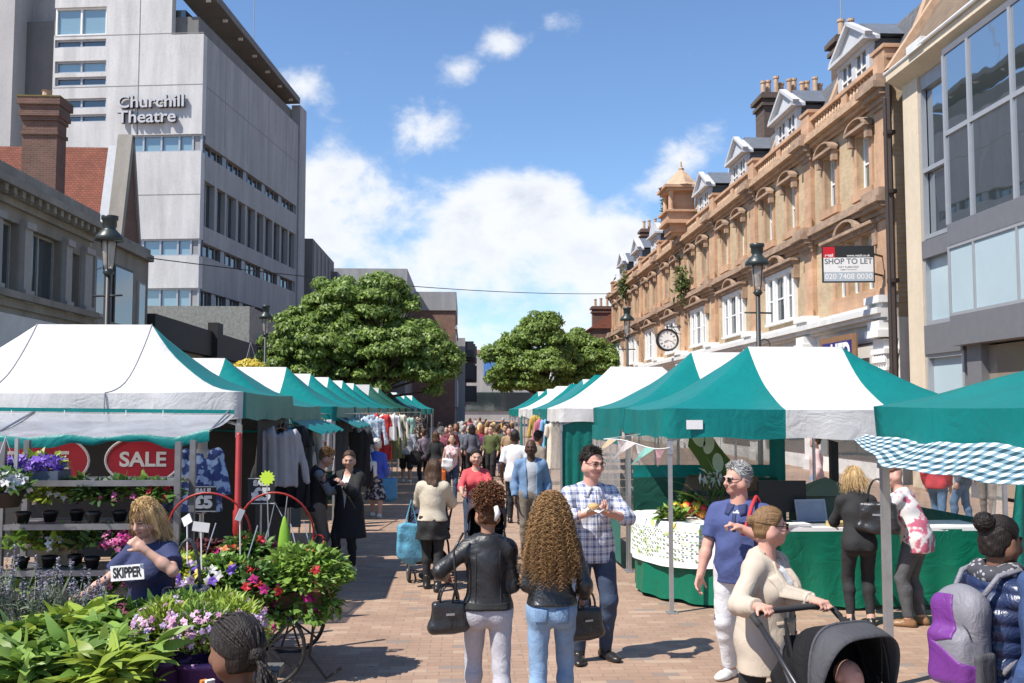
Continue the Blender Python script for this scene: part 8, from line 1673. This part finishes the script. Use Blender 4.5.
person('bald man in a pale denim jacket over a grey T-shirt', (x, 15.2, 0), PI, f, 'dark', None, [('top', 'jacket', C_djacket, dict(off=.028, sleeve=1.88, hem=-.06, v=(.08, .06, -.1), collar=.5)), ('top', 'shirt', C_hoodie, dict(off=.012, sleeve=.5, hem=-.1)), ('legs', 'trousers', C_taupe, dict(off=.014)), ('shoes', 'shoe', C_shoe, dict(off=.008))], vox=.0115, brows='dark')
x = px_at(515, 19.5)
f = Fig(1.82, 1.12, False, feet=((-.1, .1, 0), (.1, -.1, .03, 0, .4)))
person('man in a loose white polo shirt walking away on the right', (x, 19.5, 0), -.1, f, 'dark', ('crop', 'dark'), [('top', 'shirt', C_white, dict(off=.024, sleeve=.85, hem=-.14)), ('legs', 'trousers', C_black, dict(off=.012)), ('shoes', 'shoe', C_shoe, dict(off=.008))], vox=.014)
x = px_at(536, 20.5); f = Fig(1.76, 1.0, False, lean=.1)
person('man with short dark hair browsing the clothes of the right stalls', (x, 20.5, 0), -.9, f, 'tan', ('short', 'dark'), [('top', 'shirt', C_taupe, dict(off=.016, sleeve=.8, hem=-.1)), ('legs', 'trousers', C_ddenim, dict(off=.01)), ('shoes', 'shoe', C_shoe, dict(off=.008))], vox=.016)
x = px_at(407, 30.5); f = Fig(1.77, 1.14, False, feet=((-.1, .12, 0), (.1, -.1, .03, 0, .4)))
person('person in a pale grey hoodie and long dark shorts walking away', (x, 30.5, 0), .1, f, 'fair', ('short', 'fairbrown'), [('top', 'hoodie', C_hoodie, dict(off=.035, sleeve=1.88, hem=-.08, collar=.9)), ('legs', 'shorts', C_black, dict(off=.03, end=.42)), ('shoes', 'shoe', C_trainer, dict(off=.01))], vox=.018)
x = px_at(424, 29); f = Fig(1.66, 1.0, True)
person('shopper in a mauve grey top with a dark shoulder bag by the left rails', (x, 29, 0), .5, f, 'fair', ('bun', 'brown'), [('top', 'top', cl('mauve', (.22, .17, .2)), dict(off=.018, sleeve=1.2, hem=-.1)), ('legs', 'trousers', C_black, dict(off=.01)), ('shoes', 'shoe', C_shoe, dict(off=.008))], vox=.018)
tote('dark shoulder bag of the shopper in the mauve grey top', (x - .2, 28.85, 1.1), .2, .36, .4, C_black, 'shoulder_bag', .3)
x = px_at(441, 28.2); f = Fig(1.72, 1.12, False)
person('grey haired man in a maroon short sleeved shirt walking away', (x, 28.2, 0), 0, f, 'fair', ('short', 'grey'), [('top', 'shirt', C_maroon, dict(off=.024, sleeve=.8, hem=-.12)), ('legs', 'trousers', C_black, dict(off=.012)), ('shoes', 'shoe', C_shoe, dict(off=.008))], vox=.018)
# --- passers-by beyond the plastic windows on the right
for px, Y, th_, sk_, hr, top, bot, lab in ((935, 17.5, -.8, 'fair', ('long', 'auburn', -.5), cl('red_knit', (.5, .04, .05)), C_mdenim, 'woman with long auburn hair and red top beyond the plastic window'), (960, 18.3, .9, 'fair', ('short', 'grey'), cl('slate_jacket', (.09, .11, .15)), C_mdenim, 'man in a slate jacket and jeans beyond the plastic window'), (815, 19.5, 1.2, 'fair', ('short', 'brown'), C_blush, C_denim, 'person in pale jeans seen through the back of the counter stall'), (985, 19.5, 2.6, 'tan', ('short', 'dark'), C_taupe, C_taupe, 'person in khaki brown clothes strolling past the modern shop')):
    f = Fig(1.7, 1.05, hr[0] == 'long', feet=((-.08, .14, 0), (.08, -.12, .03, 0, .4))); person(lab, (px_at(px, Y), Y, 0), th_, f, sk_, hr, [('top', 'jacket', top, dict(off=.024, sleeve=1.85, hem=-.1)), ('legs', 'jeans', bot, dict(off=.012)), ('shoes', 'shoe', C_shoe, dict(off=.008))], vox=.015)
# --- the distant crowd
crowd = [(447, 34, 0, 'brown', 'short', 'black', 'black'), (456, 36, PI, 'brown', 'long', 'charcoal', 'navy'), (463, 33, .1, 'grey', 'short', 'slate', 'black'), (469, 38, PI, 'dark', 'long', 'navy', 'black'), (472, 32, .2, 'dark', 'long', 'dark floral', 'black'), (479, 41, PI, 'brown', 'short', 'maroon', 'navy'), (482, 36, 0, 'auburn', 'bob', 'wine red', 'black'), (488, 42, PI, 'blonde', 'bob', 'salmon', 'navy'), (492, 37, .1, 'blonde', 'long', 'peach', 'black'), (497, 33, 0, 'brown', 'short', 'olive', 'navy'), (499, 45, PI, 'dark', 'short', 'pale blue', 'black'), (504, 40, .2, 'dark', 'short', 'black', 'charcoal'), (459, 44, PI, 'grey', 'short', 'grey', 'navy'), (465, 50, 0, 'blonde', 'long', 'white', 'navy'), (475, 52, PI, 'brown', 'short', 'teal', 'black'), (486, 55, 0, 'dark', 'short', 'brown', 'black'), (494, 50, PI, 'brown', 'long', 'cream', 'navy'), (503, 56, 0, 'grey', 'short', 'mustard', 'black'), (508, 36, .5, 'brown', 'short', 'plum', 'black'), (512, 44, PI, 'blonde', 'bob', 'lilac', 'navy'), (451, 48, .1, 'dark', 'long', 'forest green', 'black'), (480, 62, 0, 'brown', 'short', 'dark grey', 'navy'), (470, 66, 0, 'brown', 'long', 'rose', 'black')]
for i in range(16):
    q = random.Random(500 + i); crowd.append((436 + (i * 29 % 76), 27 + (i * 7 % 15) + i * .3, (0, PI, .3, PI - .4)[i % 4], ('brown', 'dark', 'blonde', 'dark', 'grey')[i % 5], ('long', 'short', 'bob', 'short')[i % 4], ('black', 'dark teal', 'ink', 'dusk', 'sepia', 'iron', 'coal', 'plum', 'peat', 'steel', 'pine', 'wine', 'rust', 'tan', 'stone', 'moss')[i], 'black'))
DC = {'slate': (.1, .12, .16), 'dark floral': (.1, .1, .13), 'wine red': (.26, .02, .04), 'salmon': (.6, .25, .18), 'peach': (.65, .38, .24), 'plum': (.1, .03, .09), 'forest green': (.02, .09, .04), 'dark grey': (.07, .07, .075), **CC, 'dark teal': (.02, .06, .07), 'ink': (.02, .02, .05), 'dusk': (.08, .07, .1), 'sepia': (.1, .06, .035), 'iron': (.06, .06, .065), 'coal': (.025, .025, .027), 'peat': (.05, .035, .025), 'steel': (.12, .14, .17), 'pine': (.02, .06, .035), 'wine': (.14, .02, .035), 'rust': (.24, .08, .03), 'tan': (.33, .22, .13), 'stone': (.34, .31, .27), 'moss': (.08, .1, .03)}
for i, (px, Y, th_, hr, st_, top, bot) in enumerate(crowd):
    fem = st_ != 'short'; f = Fig(1.62 + .16 * ((i * 37 % 10) / 10), 1 + .15 * ((i * 13 % 7) / 7), fem, feet=((-.09, .12, 0), (.09, -.1, 0))); w_ = 'facing us' if th_ == PI else 'walking away'
    person(f'distant {"woman" if fem else "man"} with {hr} hair in {top} {w_} in the far crowd', (px_at(px, Y), Y, 0), th_, f, ('fair', 'tan', 'fair', 'brown')[i % 4], ((st_, hr, -.2) if st_ == 'long' else (st_, hr)), [('top', 'top', cl('crowd_' + top.replace(' ', '_'), DC[top]), dict(off=.024, sleeve=1.7 if i % 3 else .8, hem=-.1)), ('legs', 'trousers', cl('crowd_' + bot, DC[bot]), dict(off=.012)), ('shoes', 'shoe', C_shoe, dict(off=.01))], group='people in the far crowd', vox=.026)
# ------------------------------------------------------------------ plant stall: shelves, barrow, bench of plants
rk_ = thing('plant_shelves', 'grey metal plant shelving under the plastic awning of the white tent', 'shelving', (-3.3, 9.25, 0)); X0_, X1_ = -.76, .76
M_rack = mat('shaded_galvanised_rack', (.22, .22, .225), .5, .2, 9, metal=.6)  # steel coloured darker to carry the shade under the awning
for x in (X0_, X1_):
    for y in (-.24, .24): b = MB(); b.box(x - .025, x + .025, y - .025, y + .025, 0, 1.92); b.build('post', M_rack, rk_)
for z in (.42, .80, 1.20, 1.58):
    b = MB(); b.box(X0_ + .026, X1_ - .026, -.26, -.225, z - .05, z); b.box(X0_ + .026, X1_ - .026, .225, .26, z - .05, z)
    for i in range(4): b.box(X0_ + .03, X1_ - .03, -.2 + i * .11, -.12 + i * .11, z - .03, z - .012)
    b.build('shelf', M_rack, rk_)
b = MB(); b.bar((X0_ + .12, -.25, 1.58), (X0_ + .12, -.25, 1.95), .03); b.build('stub_post', M_steel, rk_)
shp = [('strawberry plant', 'bright', None), ('herb pot', 'fresh', None), ('fuchsia', 'mid', 'pink'), ('geranium', 'mid', 'red'), ('pale primula', 'lime', 'white'), ('ivy pot', 'dark', None), ('tomato seedling', 'bright', None)]
tier = {1.58: 'top', 1.2: 'second', .8: 'third', .42: 'lowest'}; cnt = 0
for z in (1.20, .80, .42):
    for i in range(7):
        nm, lf, fl = shp[(i * 3 + cnt) % 7]; cnt += 1; x = -3.3 - .62 + i * .205; R = .11 + .03 * ((i * 5 + cnt) % 3)
        leafy(nm.replace(' ', '_').replace('pale_', ''), f'potted {nm} on the {tier[z]} shelf, {["at the left end", "second from the left end", "third from the left end", "in the middle", "third from the right end", "second from the right end", "at the right end"][i]}', 'plant', (x, 9.2 + .08 * ((i * 7) % 3 - 1), z + .1), 90, (R * 1.1, R, .13 if z != 1.2 else .17), (.1, .065), ML[lf], .5, .08, (MF[fl], 16, .035, .2) if fl else None, (M_bpot, .065, .1), 'potted plants on the metal shelves', seed=100 + cnt)
tp_ = leafy('flower_tray', 'tray of purple and violet flowers on the top of the plant shelves', 'plant tray', (-3.86, 9.2, 1.63), 300, (.25, .14, .12), (.07, .045), ML['lime'], .5, .04, ([MF['purple'], MF['violet']], 120, .05, .75), None, seed=31)
b = MB(); b.box(-.26, .26, -.15, .15, -.05, .03); b.build('tray', mat('blue_grey_tray', (.08, .1, .14), .5), tp_)
bx_ = thing('cardboard_box', 'cardboard box numbered 10 on the third shelf behind the pots', 'box', (-3.72, 9.36, .8)); b = MB(); b.box(-.16, .16, -.07, .07, 0, .3); b.build('box', mat('brown_card', (.42, .32, .22), .85, .1), bx_); text_mesh('lettering', '10', .14, M_sgr, bx_, face_matrix((.04, -.072, .17), (1, 0, 0), (0, 0, 1)), .001, bold=.003)
leafy('heather_plant', 'tall pink heather on the third shelf behind the woman in the navy T-shirt', 'plant', (-3.05, 9.12, .9), 240, (.17, .14, .2), (.05, .02), ML['mid'], .9, .08, ([MF['magenta'], MF['pink']], 120, .03, .3), (M_bpot, .08, .1), seed=44)
hb = leafy('hanging_basket', 'hanging basket of white flowers at the left edge beside the shelves', 'hanging basket', (at(4, 485, 8.7).x, 8.7, 1.52), 260, (.2, .2, .16), (.08, .06), ML['mid'], .3, .0, (MF['white'], 60, .05, .2), (M_black, .17, .14), seed=51)
b = MB(); [b.tube([(.16 * math.cos(a), .16 * math.sin(a), 0), (0, 0, .45)], .004, 4) for a in (0, 2.1, 4.2)]; b.build('chain', M_steel, hb)
for i, (px, py, Y, s_, fl, lab) in enumerate(((74, 379, 17.6, .32, 'pink', 'basket of pink flowers just above the white tent, left of the lamp post'), (91, 378, 17.8, .24, 'red', 'smaller basket of red flowers nearest the left lamp post'), (250, 372, 36.5, .6, 'yellow', 'big basket of yellow flowers on the slim lamp post by the tree'))):
    p = at(px, py, Y); h_ = leafy('hanging_basket', lab, 'hanging basket', tuple(p), 240, (s_, s_, s_ * .7), (.3 * s_, .2 * s_), ML['mid'], .3, .0, (MF[fl], 110, .22 * s_, .1), (M_black, s_ * .7, s_ * .5), 'baskets hung on lamp posts', seed=60 + i); b = MB(); [b.tube([(s_ * .6 * math.cos(a), s_ * .6 * math.sin(a), 0), (0, 0, s_ * 1.8)], .008, 4) for a in (0, 2.1, 4.2)]; b.build('chain', M_steel, h_)
# flower barrow with red post and hoops
M_redp = mat('red_paint', (.33, .022, .02), .45, .15, 8)
bw = thing('flower_barrow', 'wooden flower barrow with a red post and red hoops', 'barrow', (-1.78, 8.75, 0)); b = MB(); b.box(-.62, .62, -.48, .48, .52, .56)
for y in (-.48, .46): b.box(-.62, .62, y, y + .02, .56, .72)
for x in (-.62, .6): b.box(x, x + .02, -.46, .46, .56, .72)
b.build('bed', M_woodd, bw)
for y in (-.56, .56):
    w = MB(); w.tube([(.2 + .3 * math.cos(a), y, .3 + .3 * math.sin(a)) for a in np.linspace(0, 2 * PI, 28, endpoint=False)], .018, 6, closed=True); wo = w.build('wheel', M_black, bw, True); w = MB(); [w.bar((.2, y, .3), (.2 + .29 * math.cos(2 * PI * k / 10), y, .3 + .29 * math.sin(2 * PI * k / 10)), .016) for k in range(10)]; w.build('spokes', M_black, wo)
b = MB(); b.tube([(.2, -.56, .3), (.2, .56, .3)], .02, 6); b.build('axle', M_black, bw)
for x, y in ((-.5, -.42), (-.5, .42), (.56, -.42)): b = MB(); b.tube([(x, y, .52), (x - .04, y, .2), (x + .1, y, .02), (x + .22, y, .1)], .014, 6); b.build('leg', M_black, bw)
b = MB(); b.lathe([(.034, 0), (.034, 1.1), (.042, 1.12), (.042, 1.3), (.03, 1.32), (.028, 1.98), (.015, 2.0)], 12, (-.24, .3, 0)); b.build('post', M_redp, bw, True)
for cx_, r_ in ((-.46, .36), (.12, .33)):
    b = MB(); b.tube([(cx_ + r_ * math.cos(a), .2 - .1 * math.sin(a), 1.12 + .36 * math.sin(a)) for a in np.linspace(-.25, PI + .25, 22)], .010, 6); b.tube([(cx_ + r_ * math.cos(-.25) + .05 + .05 * math.cos(a), .21, 1.05 + .05 * math.sin(a)) for a in np.linspace(0, 2 * PI, 14)], .01, 5); b.build('hoop', M_redp, bw, True)
b = MB()
for x, y, z in ((-.1, -.2, .75), (-.05, .1, .75), (.42, -.1, .75), (.5, .1, .75), (-.5, 0, .75)): b.tube([(x, y, z), (x + (.12 if x < .3 else -.14), y + .1, 1.22)], .006, 4)
b.build('basket_wires', M_steel, bw)
FB = [('petunia_plant', 'violet and white petunias at the left end of the flower barrow', (-2.32, 8.55, .78), (.27, .26, .2), ML['lime'], ([MF['violet'], MF['white'], MF['yellow'], MF['lilac']], 46, .045, .2)), ('pansy_plant', 'yellow and blue pansies in the middle of the flower barrow', (-2.0, 8.45, .80), (.27, .24, .19), ML['bright'], ([MF['yellow'], MF['violet'], MF['white']], 34, .045, .2)), ('red_geranium_plant', 'red and orange geraniums behind the pansies on the barrow', (-1.9, 8.95, .86), (.3, .25, .24), ML['mid'], ([MF['red'], MF['orange'], MF['magenta']], 20, .05, .3)),
      ('bronze_coleus', 'rusty leaved coleus at the back left of the barrow', (-2.25, 8.95, .84), (.24, .2, .2), ML['red'], ([MF['orange'], MF['yellow']], 24, .04, .3)), ('trailing_fuchsia', 'large trailing green fuchsia spilling over the right end of the barrow', (-1.34, 8.5, .76), (.40, .36, .30), ML['fresh'], ([MF['magenta'], MF['red']], 6, .045, .0)), ('trailing_geranium', 'dark leaved trailing geranium at the front of the barrow', (-1.68, 8.3, .70), (.26, .22, .24), ML['mid'], ([MF['red'], MF['magenta']], 9, .045, .0))]
for i, (nm, lab, loc, R, lf, fl) in enumerate(FB): leafy(nm, lab, 'plant', loc, 900 if i != 4 else 1900, R, (.062, .046), lf, .25, .0, fl, None, 'flowers on the barrow', seed=70 + i)
tr_l = [(-1.30, 8.26, .50, .14, .2), (-1.12, 8.35, .52, .1, .22), (-1.55, 8.2, .48, .1, .18)]
for i, (x, y, z, r_, h_) in enumerate(tr_l): leafy('trailing_shoots', ('long shoots hanging from the right corner of the barrow', 'farthest right shoots trailing from the barrow', 'pink flowered shoots hanging at the barrow front')[i], 'plant', (x, y, z), 150, (r_, .1, h_), (.07, .05), ML['bright'], -.3, .0, ([MF['magenta']], 5, .05, .0), None, 'flowers on the barrow', seed=90 + i, stems=4)
def tag_card(px, py, Y, w, h, label, m=None, tilt=.15, stick=.3):
    p = at(px, py, Y); r = thing('price_card', label, 'price card', tuple(p), tilt, 'plant price cards'); b = MB(); b.obox(Matrix.Rotation(tilt, 4, 'Y'), w / 2, .003, h / 2); b.build('card', m or M_white, r); b = MB(); b.tube([(0, .004, -h * .4), (.01, .006, -h / 2 - stick)], .006, 5); b.build('stick', M_white, r)
tag_card(201, 527, 8.2, .13, .075, 'white price card on a stick in the petunias'); tag_card(187, 520, 7.9, .09, .07, 'small tilted white price card left of the barrow', tilt=-.5); tag_card(240, 515, 8.6, .05, .1, 'narrow white tag hanging in front of the red post', tilt=.4)
nt = thing('neon_star_tag', 'neon yellow green starburst price tag beside the red post', 'price tag', tuple(at(267, 478, 8.7))); n = 24; b = MB(); b.prism([((.07 if i % 2 else .05) * math.cos(2 * PI * i / n), (.07 if i % 2 else .05) * math.sin(2 * PI * i / n)) for i in range(n)], 'y', 0, .004); b.build('card', mat('neon_card', (.55, .75, .05), .6, .05), nt); b = MB(); b.tube([(0, .006, -.06), (.02, .006, -.5)], .006, 4); b.build('stick', M_steel, nt)
nc = thing('neon_sleeve', 'neon green paper cone standing in the trailing fuchsia', 'paper cone', tuple(at(284, 555, 8.75))); b = MB(); b.lathe([(.055, 0), (.05, .1), (.035, .22), (.012, .32), (.004, .33)], 14, sx=1.1, sy=.6); b.build('paper', mat('neon_green', (.30, .55, .05), .6, .05, trans=.3), nc, True); b = MB(); b.tube([(-.02, 0, .33), (-.09, .02, .45), (-.16, 0, .1)], .005, 4); b.tube([(0, 0, .3), (.02, 0, .5)], .005, 4); b.build('wire', M_steel, nc)
# bench of plants in front
bn_ = thing('plant_bench', 'low dark bench that carries the plants at the lower left corner', 'bench', (-2.25, 5.35, 0)); b = MB()
for i in range(7): b.box(-1.3, 1.18, -.78 + i * .225, -.60 + i * .225, .66, .70)
b.build('slats', mat('grey_timber', (.10, .095, .09), .8, .3, 6, stretch=(1, 8, 8)), bn_)
for x in (-1.2, 0, 1.1):
    for y in (-.7, .7): b = MB(); b.box(x - .03, x + .03, y - .03, y + .03, 0, .66); b.build('leg', M_black, bn_)
b = MB(); b.box(-1.3, 1.18, -.80, -.782, .58, .70); b.build('front_rail', mat('purple_grey_rail', (.06, .05, .075), .6, .2), bn_)
rd = np.random.default_rng(20)
def broadleaf(label, loc, n, L, W, seed, m='fresh', up=.75):
    r = tag(empty('broad_leaved_plant', loc), label, 'plant', 'broad leaved plants on the bench'); q = np.random.default_rng(seed); parts = []
    for s_ in range(5):
        k = n // 5; c = q.normal(size=3) * np.array((.06, .06, 0)); a = q.random(k) * 6.28; el = up * (.5 + 1.3 * q.random(k)); hh = q.random(k) ** .8 * .24
        P = np.stack([c[0] + .015 * np.cos(a), c[1] + .015 * np.sin(a), .02 + hh], 1); D = np.stack([np.cos(a), np.sin(a), el], 1); V, F = leaf_arrays(P, D, L * (.45 + .8 * q.random(k)), W * (.7 + .5 * q.random(k)), .25 + .6 * q.random(k), 6, q, shape=[.18, .6, .92, 1.0, .85, .5, .05]); parts.append((V, F, 0))
    V, F, mi = join_arrays(parts); npmesh('foliage', V, F, ML[m], r); p = MB(); p.lathe([(.08, -.14), (.1, 0), (.11, .0), (.11, .02), (.09, .02)], 12); p.build('pot', M_bpot, r, True); return r
bl_spots = [(20, 668, 4.75), (62, 655, 4.8), (100, 672, 4.7), (140, 650, 4.95), (8, 640, 5.2), (48, 632, 5.25), (92, 630, 5.3), (128, 622, 5.45), (75, 612, 5.6)]
words = ['with the largest leaves, at the lower left corner', 'in the middle of the front row', 'with drooping leaves at the right of the front row', 'beside the purple pots', 'at the left edge in the second row', 'second from the left edge in the second row', 'in the middle of the second row', 'in the second row by the pale thyme', 'at the back below the lavender']
for i, (px, py, Y) in enumerate(bl_spots): p = at(px, py, Y); broadleaf('broad leaved green plant ' + words[i], (p.x, Y, .83), 150, .17, .052, 200 + i, ('fresh', 'bright', 'lime')[i % 3])
def lavender(label, loc, seed, n=26, H=.42, m='grey', fm='lilac'):
    r = tag(empty('lavender_plant', loc), label, 'plant', 'lavender pots on the bench'); q = np.random.default_rng(seed); st = MB(); P = []; D = []; FP = []; FD = []
    for i in range(n):
        a = q.random() * 6.28; t = q.random() * .16; hh = H * (.65 + .45 * q.random()); e = np.array((math.cos(a) * (t + .07), math.sin(a) * (t + .07), hh)); st.tube([(math.cos(a) * t * .4, math.sin(a) * t * .4, 0), tuple(e * np.array((.7, .7, .6))), tuple(e)], .0035, 4)
        for k in range(14): P.append(e * np.array((.75, .75, 1)) * (k / 14) * .8); D.append(np.array((q.normal(), q.normal(), .9)))
        for k in range(22): FP.append(e + np.array((0, 0, -.02 + .09 * k / 22))); FD.append(np.array((q.normal(), q.normal(), .5)))
    V, F = leaf_arrays(P, D, .07, .014, .3, 2, q); npmesh('foliage', V, F, ML[m], r); V, F = leaf_arrays(FP, FD, .017, .012, .2, 2, q); npmesh('flower_spikes', V, F, mat('lavender_bud', (.20, .19, .24), .8, .1), r); st.build('stem', mat('sage_stem', (.2, .24, .15), .7), r); p = MB(); p.lathe([(.07, -.14), (.09, 0), (.08, 0)], 12); p.build('pot', M_bpot, r, True)
for i, (px, Y, lab) in enumerate(((6, 5.95, 'tall grey lavender at the left edge of the bench'), (38, 5.9, 'grey lavender second from the left edge'), (70, 5.95, 'grey lavender with curved spikes in front of the shelves'), (90, 5.9, 'sparse lavender nearest the woman in the navy T-shirt'))): lavender(lab, (px_at(px, Y), Y, .86), 300 + i, 30 - 4 * i, .44 - .05 * i)
for i, (px, Y, lab) in enumerate(((128, 5.8, 'dark red salvia directly in front of the woman choosing plants'), (158, 5.85, 'smaller dark red salvia beside the fresh green herbs'))): leafy('salvia_plant', lab, 'plant', (px_at(px, Y), Y, .80), 320, (.13, .12, .2), (.07, .035), ML['mid'], .8, .1, ([mat('petal_burgundy', (.13, .015, .04), .7)], 60, .03, .6), (M_bpot, .08, .1), seed=320 + i)
for i, (px, Y, lab) in enumerate(((178, 5.7, 'fresh green mint at the left of the herb row'), (206, 5.75, 'fresh green mint in the middle of the herb row'), (232, 5.7, 'fresh green mint at the right end of the herb row'))): leafy('mint_plant', lab, 'plant', (px_at(px, Y), Y, .88), 520, (.16, .15, .20), (.065, .035), ML['fresh'], .7, .06, None, (M_bpot, .1, .12), 'mint pots on the bench', seed=330 + i)
for i, (px, py, Y, lab) in enumerate(((172, 640, 5.15, 'mauve flowered thyme in a purple pot next to the broad leaves'), (206, 645, 5.1, 'mauve flowered thyme in the middle purple pot'), (238, 640, 5.2, 'mauve flowered thyme in the right hand purple pot'), (190, 615, 5.4, 'taller mauve thyme behind the purple pots'), (224, 612, 5.4, 'taller pale thyme behind the woman with braids'))): leafy('thyme_plant', lab, 'plant', (px_at(px, Y), Y, .97), 1300, (.16, .16, .21), (.05, .014), ML['fresh' if i % 2 else 'lime'], 1.0, .05, ([MF['heather'], MF['lilac'], mat('petal_pale_pink', (.62, .38, .5), .6)], 150, .019, .8), (M_ppot, .12, .2), 'thyme pots on the bench', seed=340 + i)
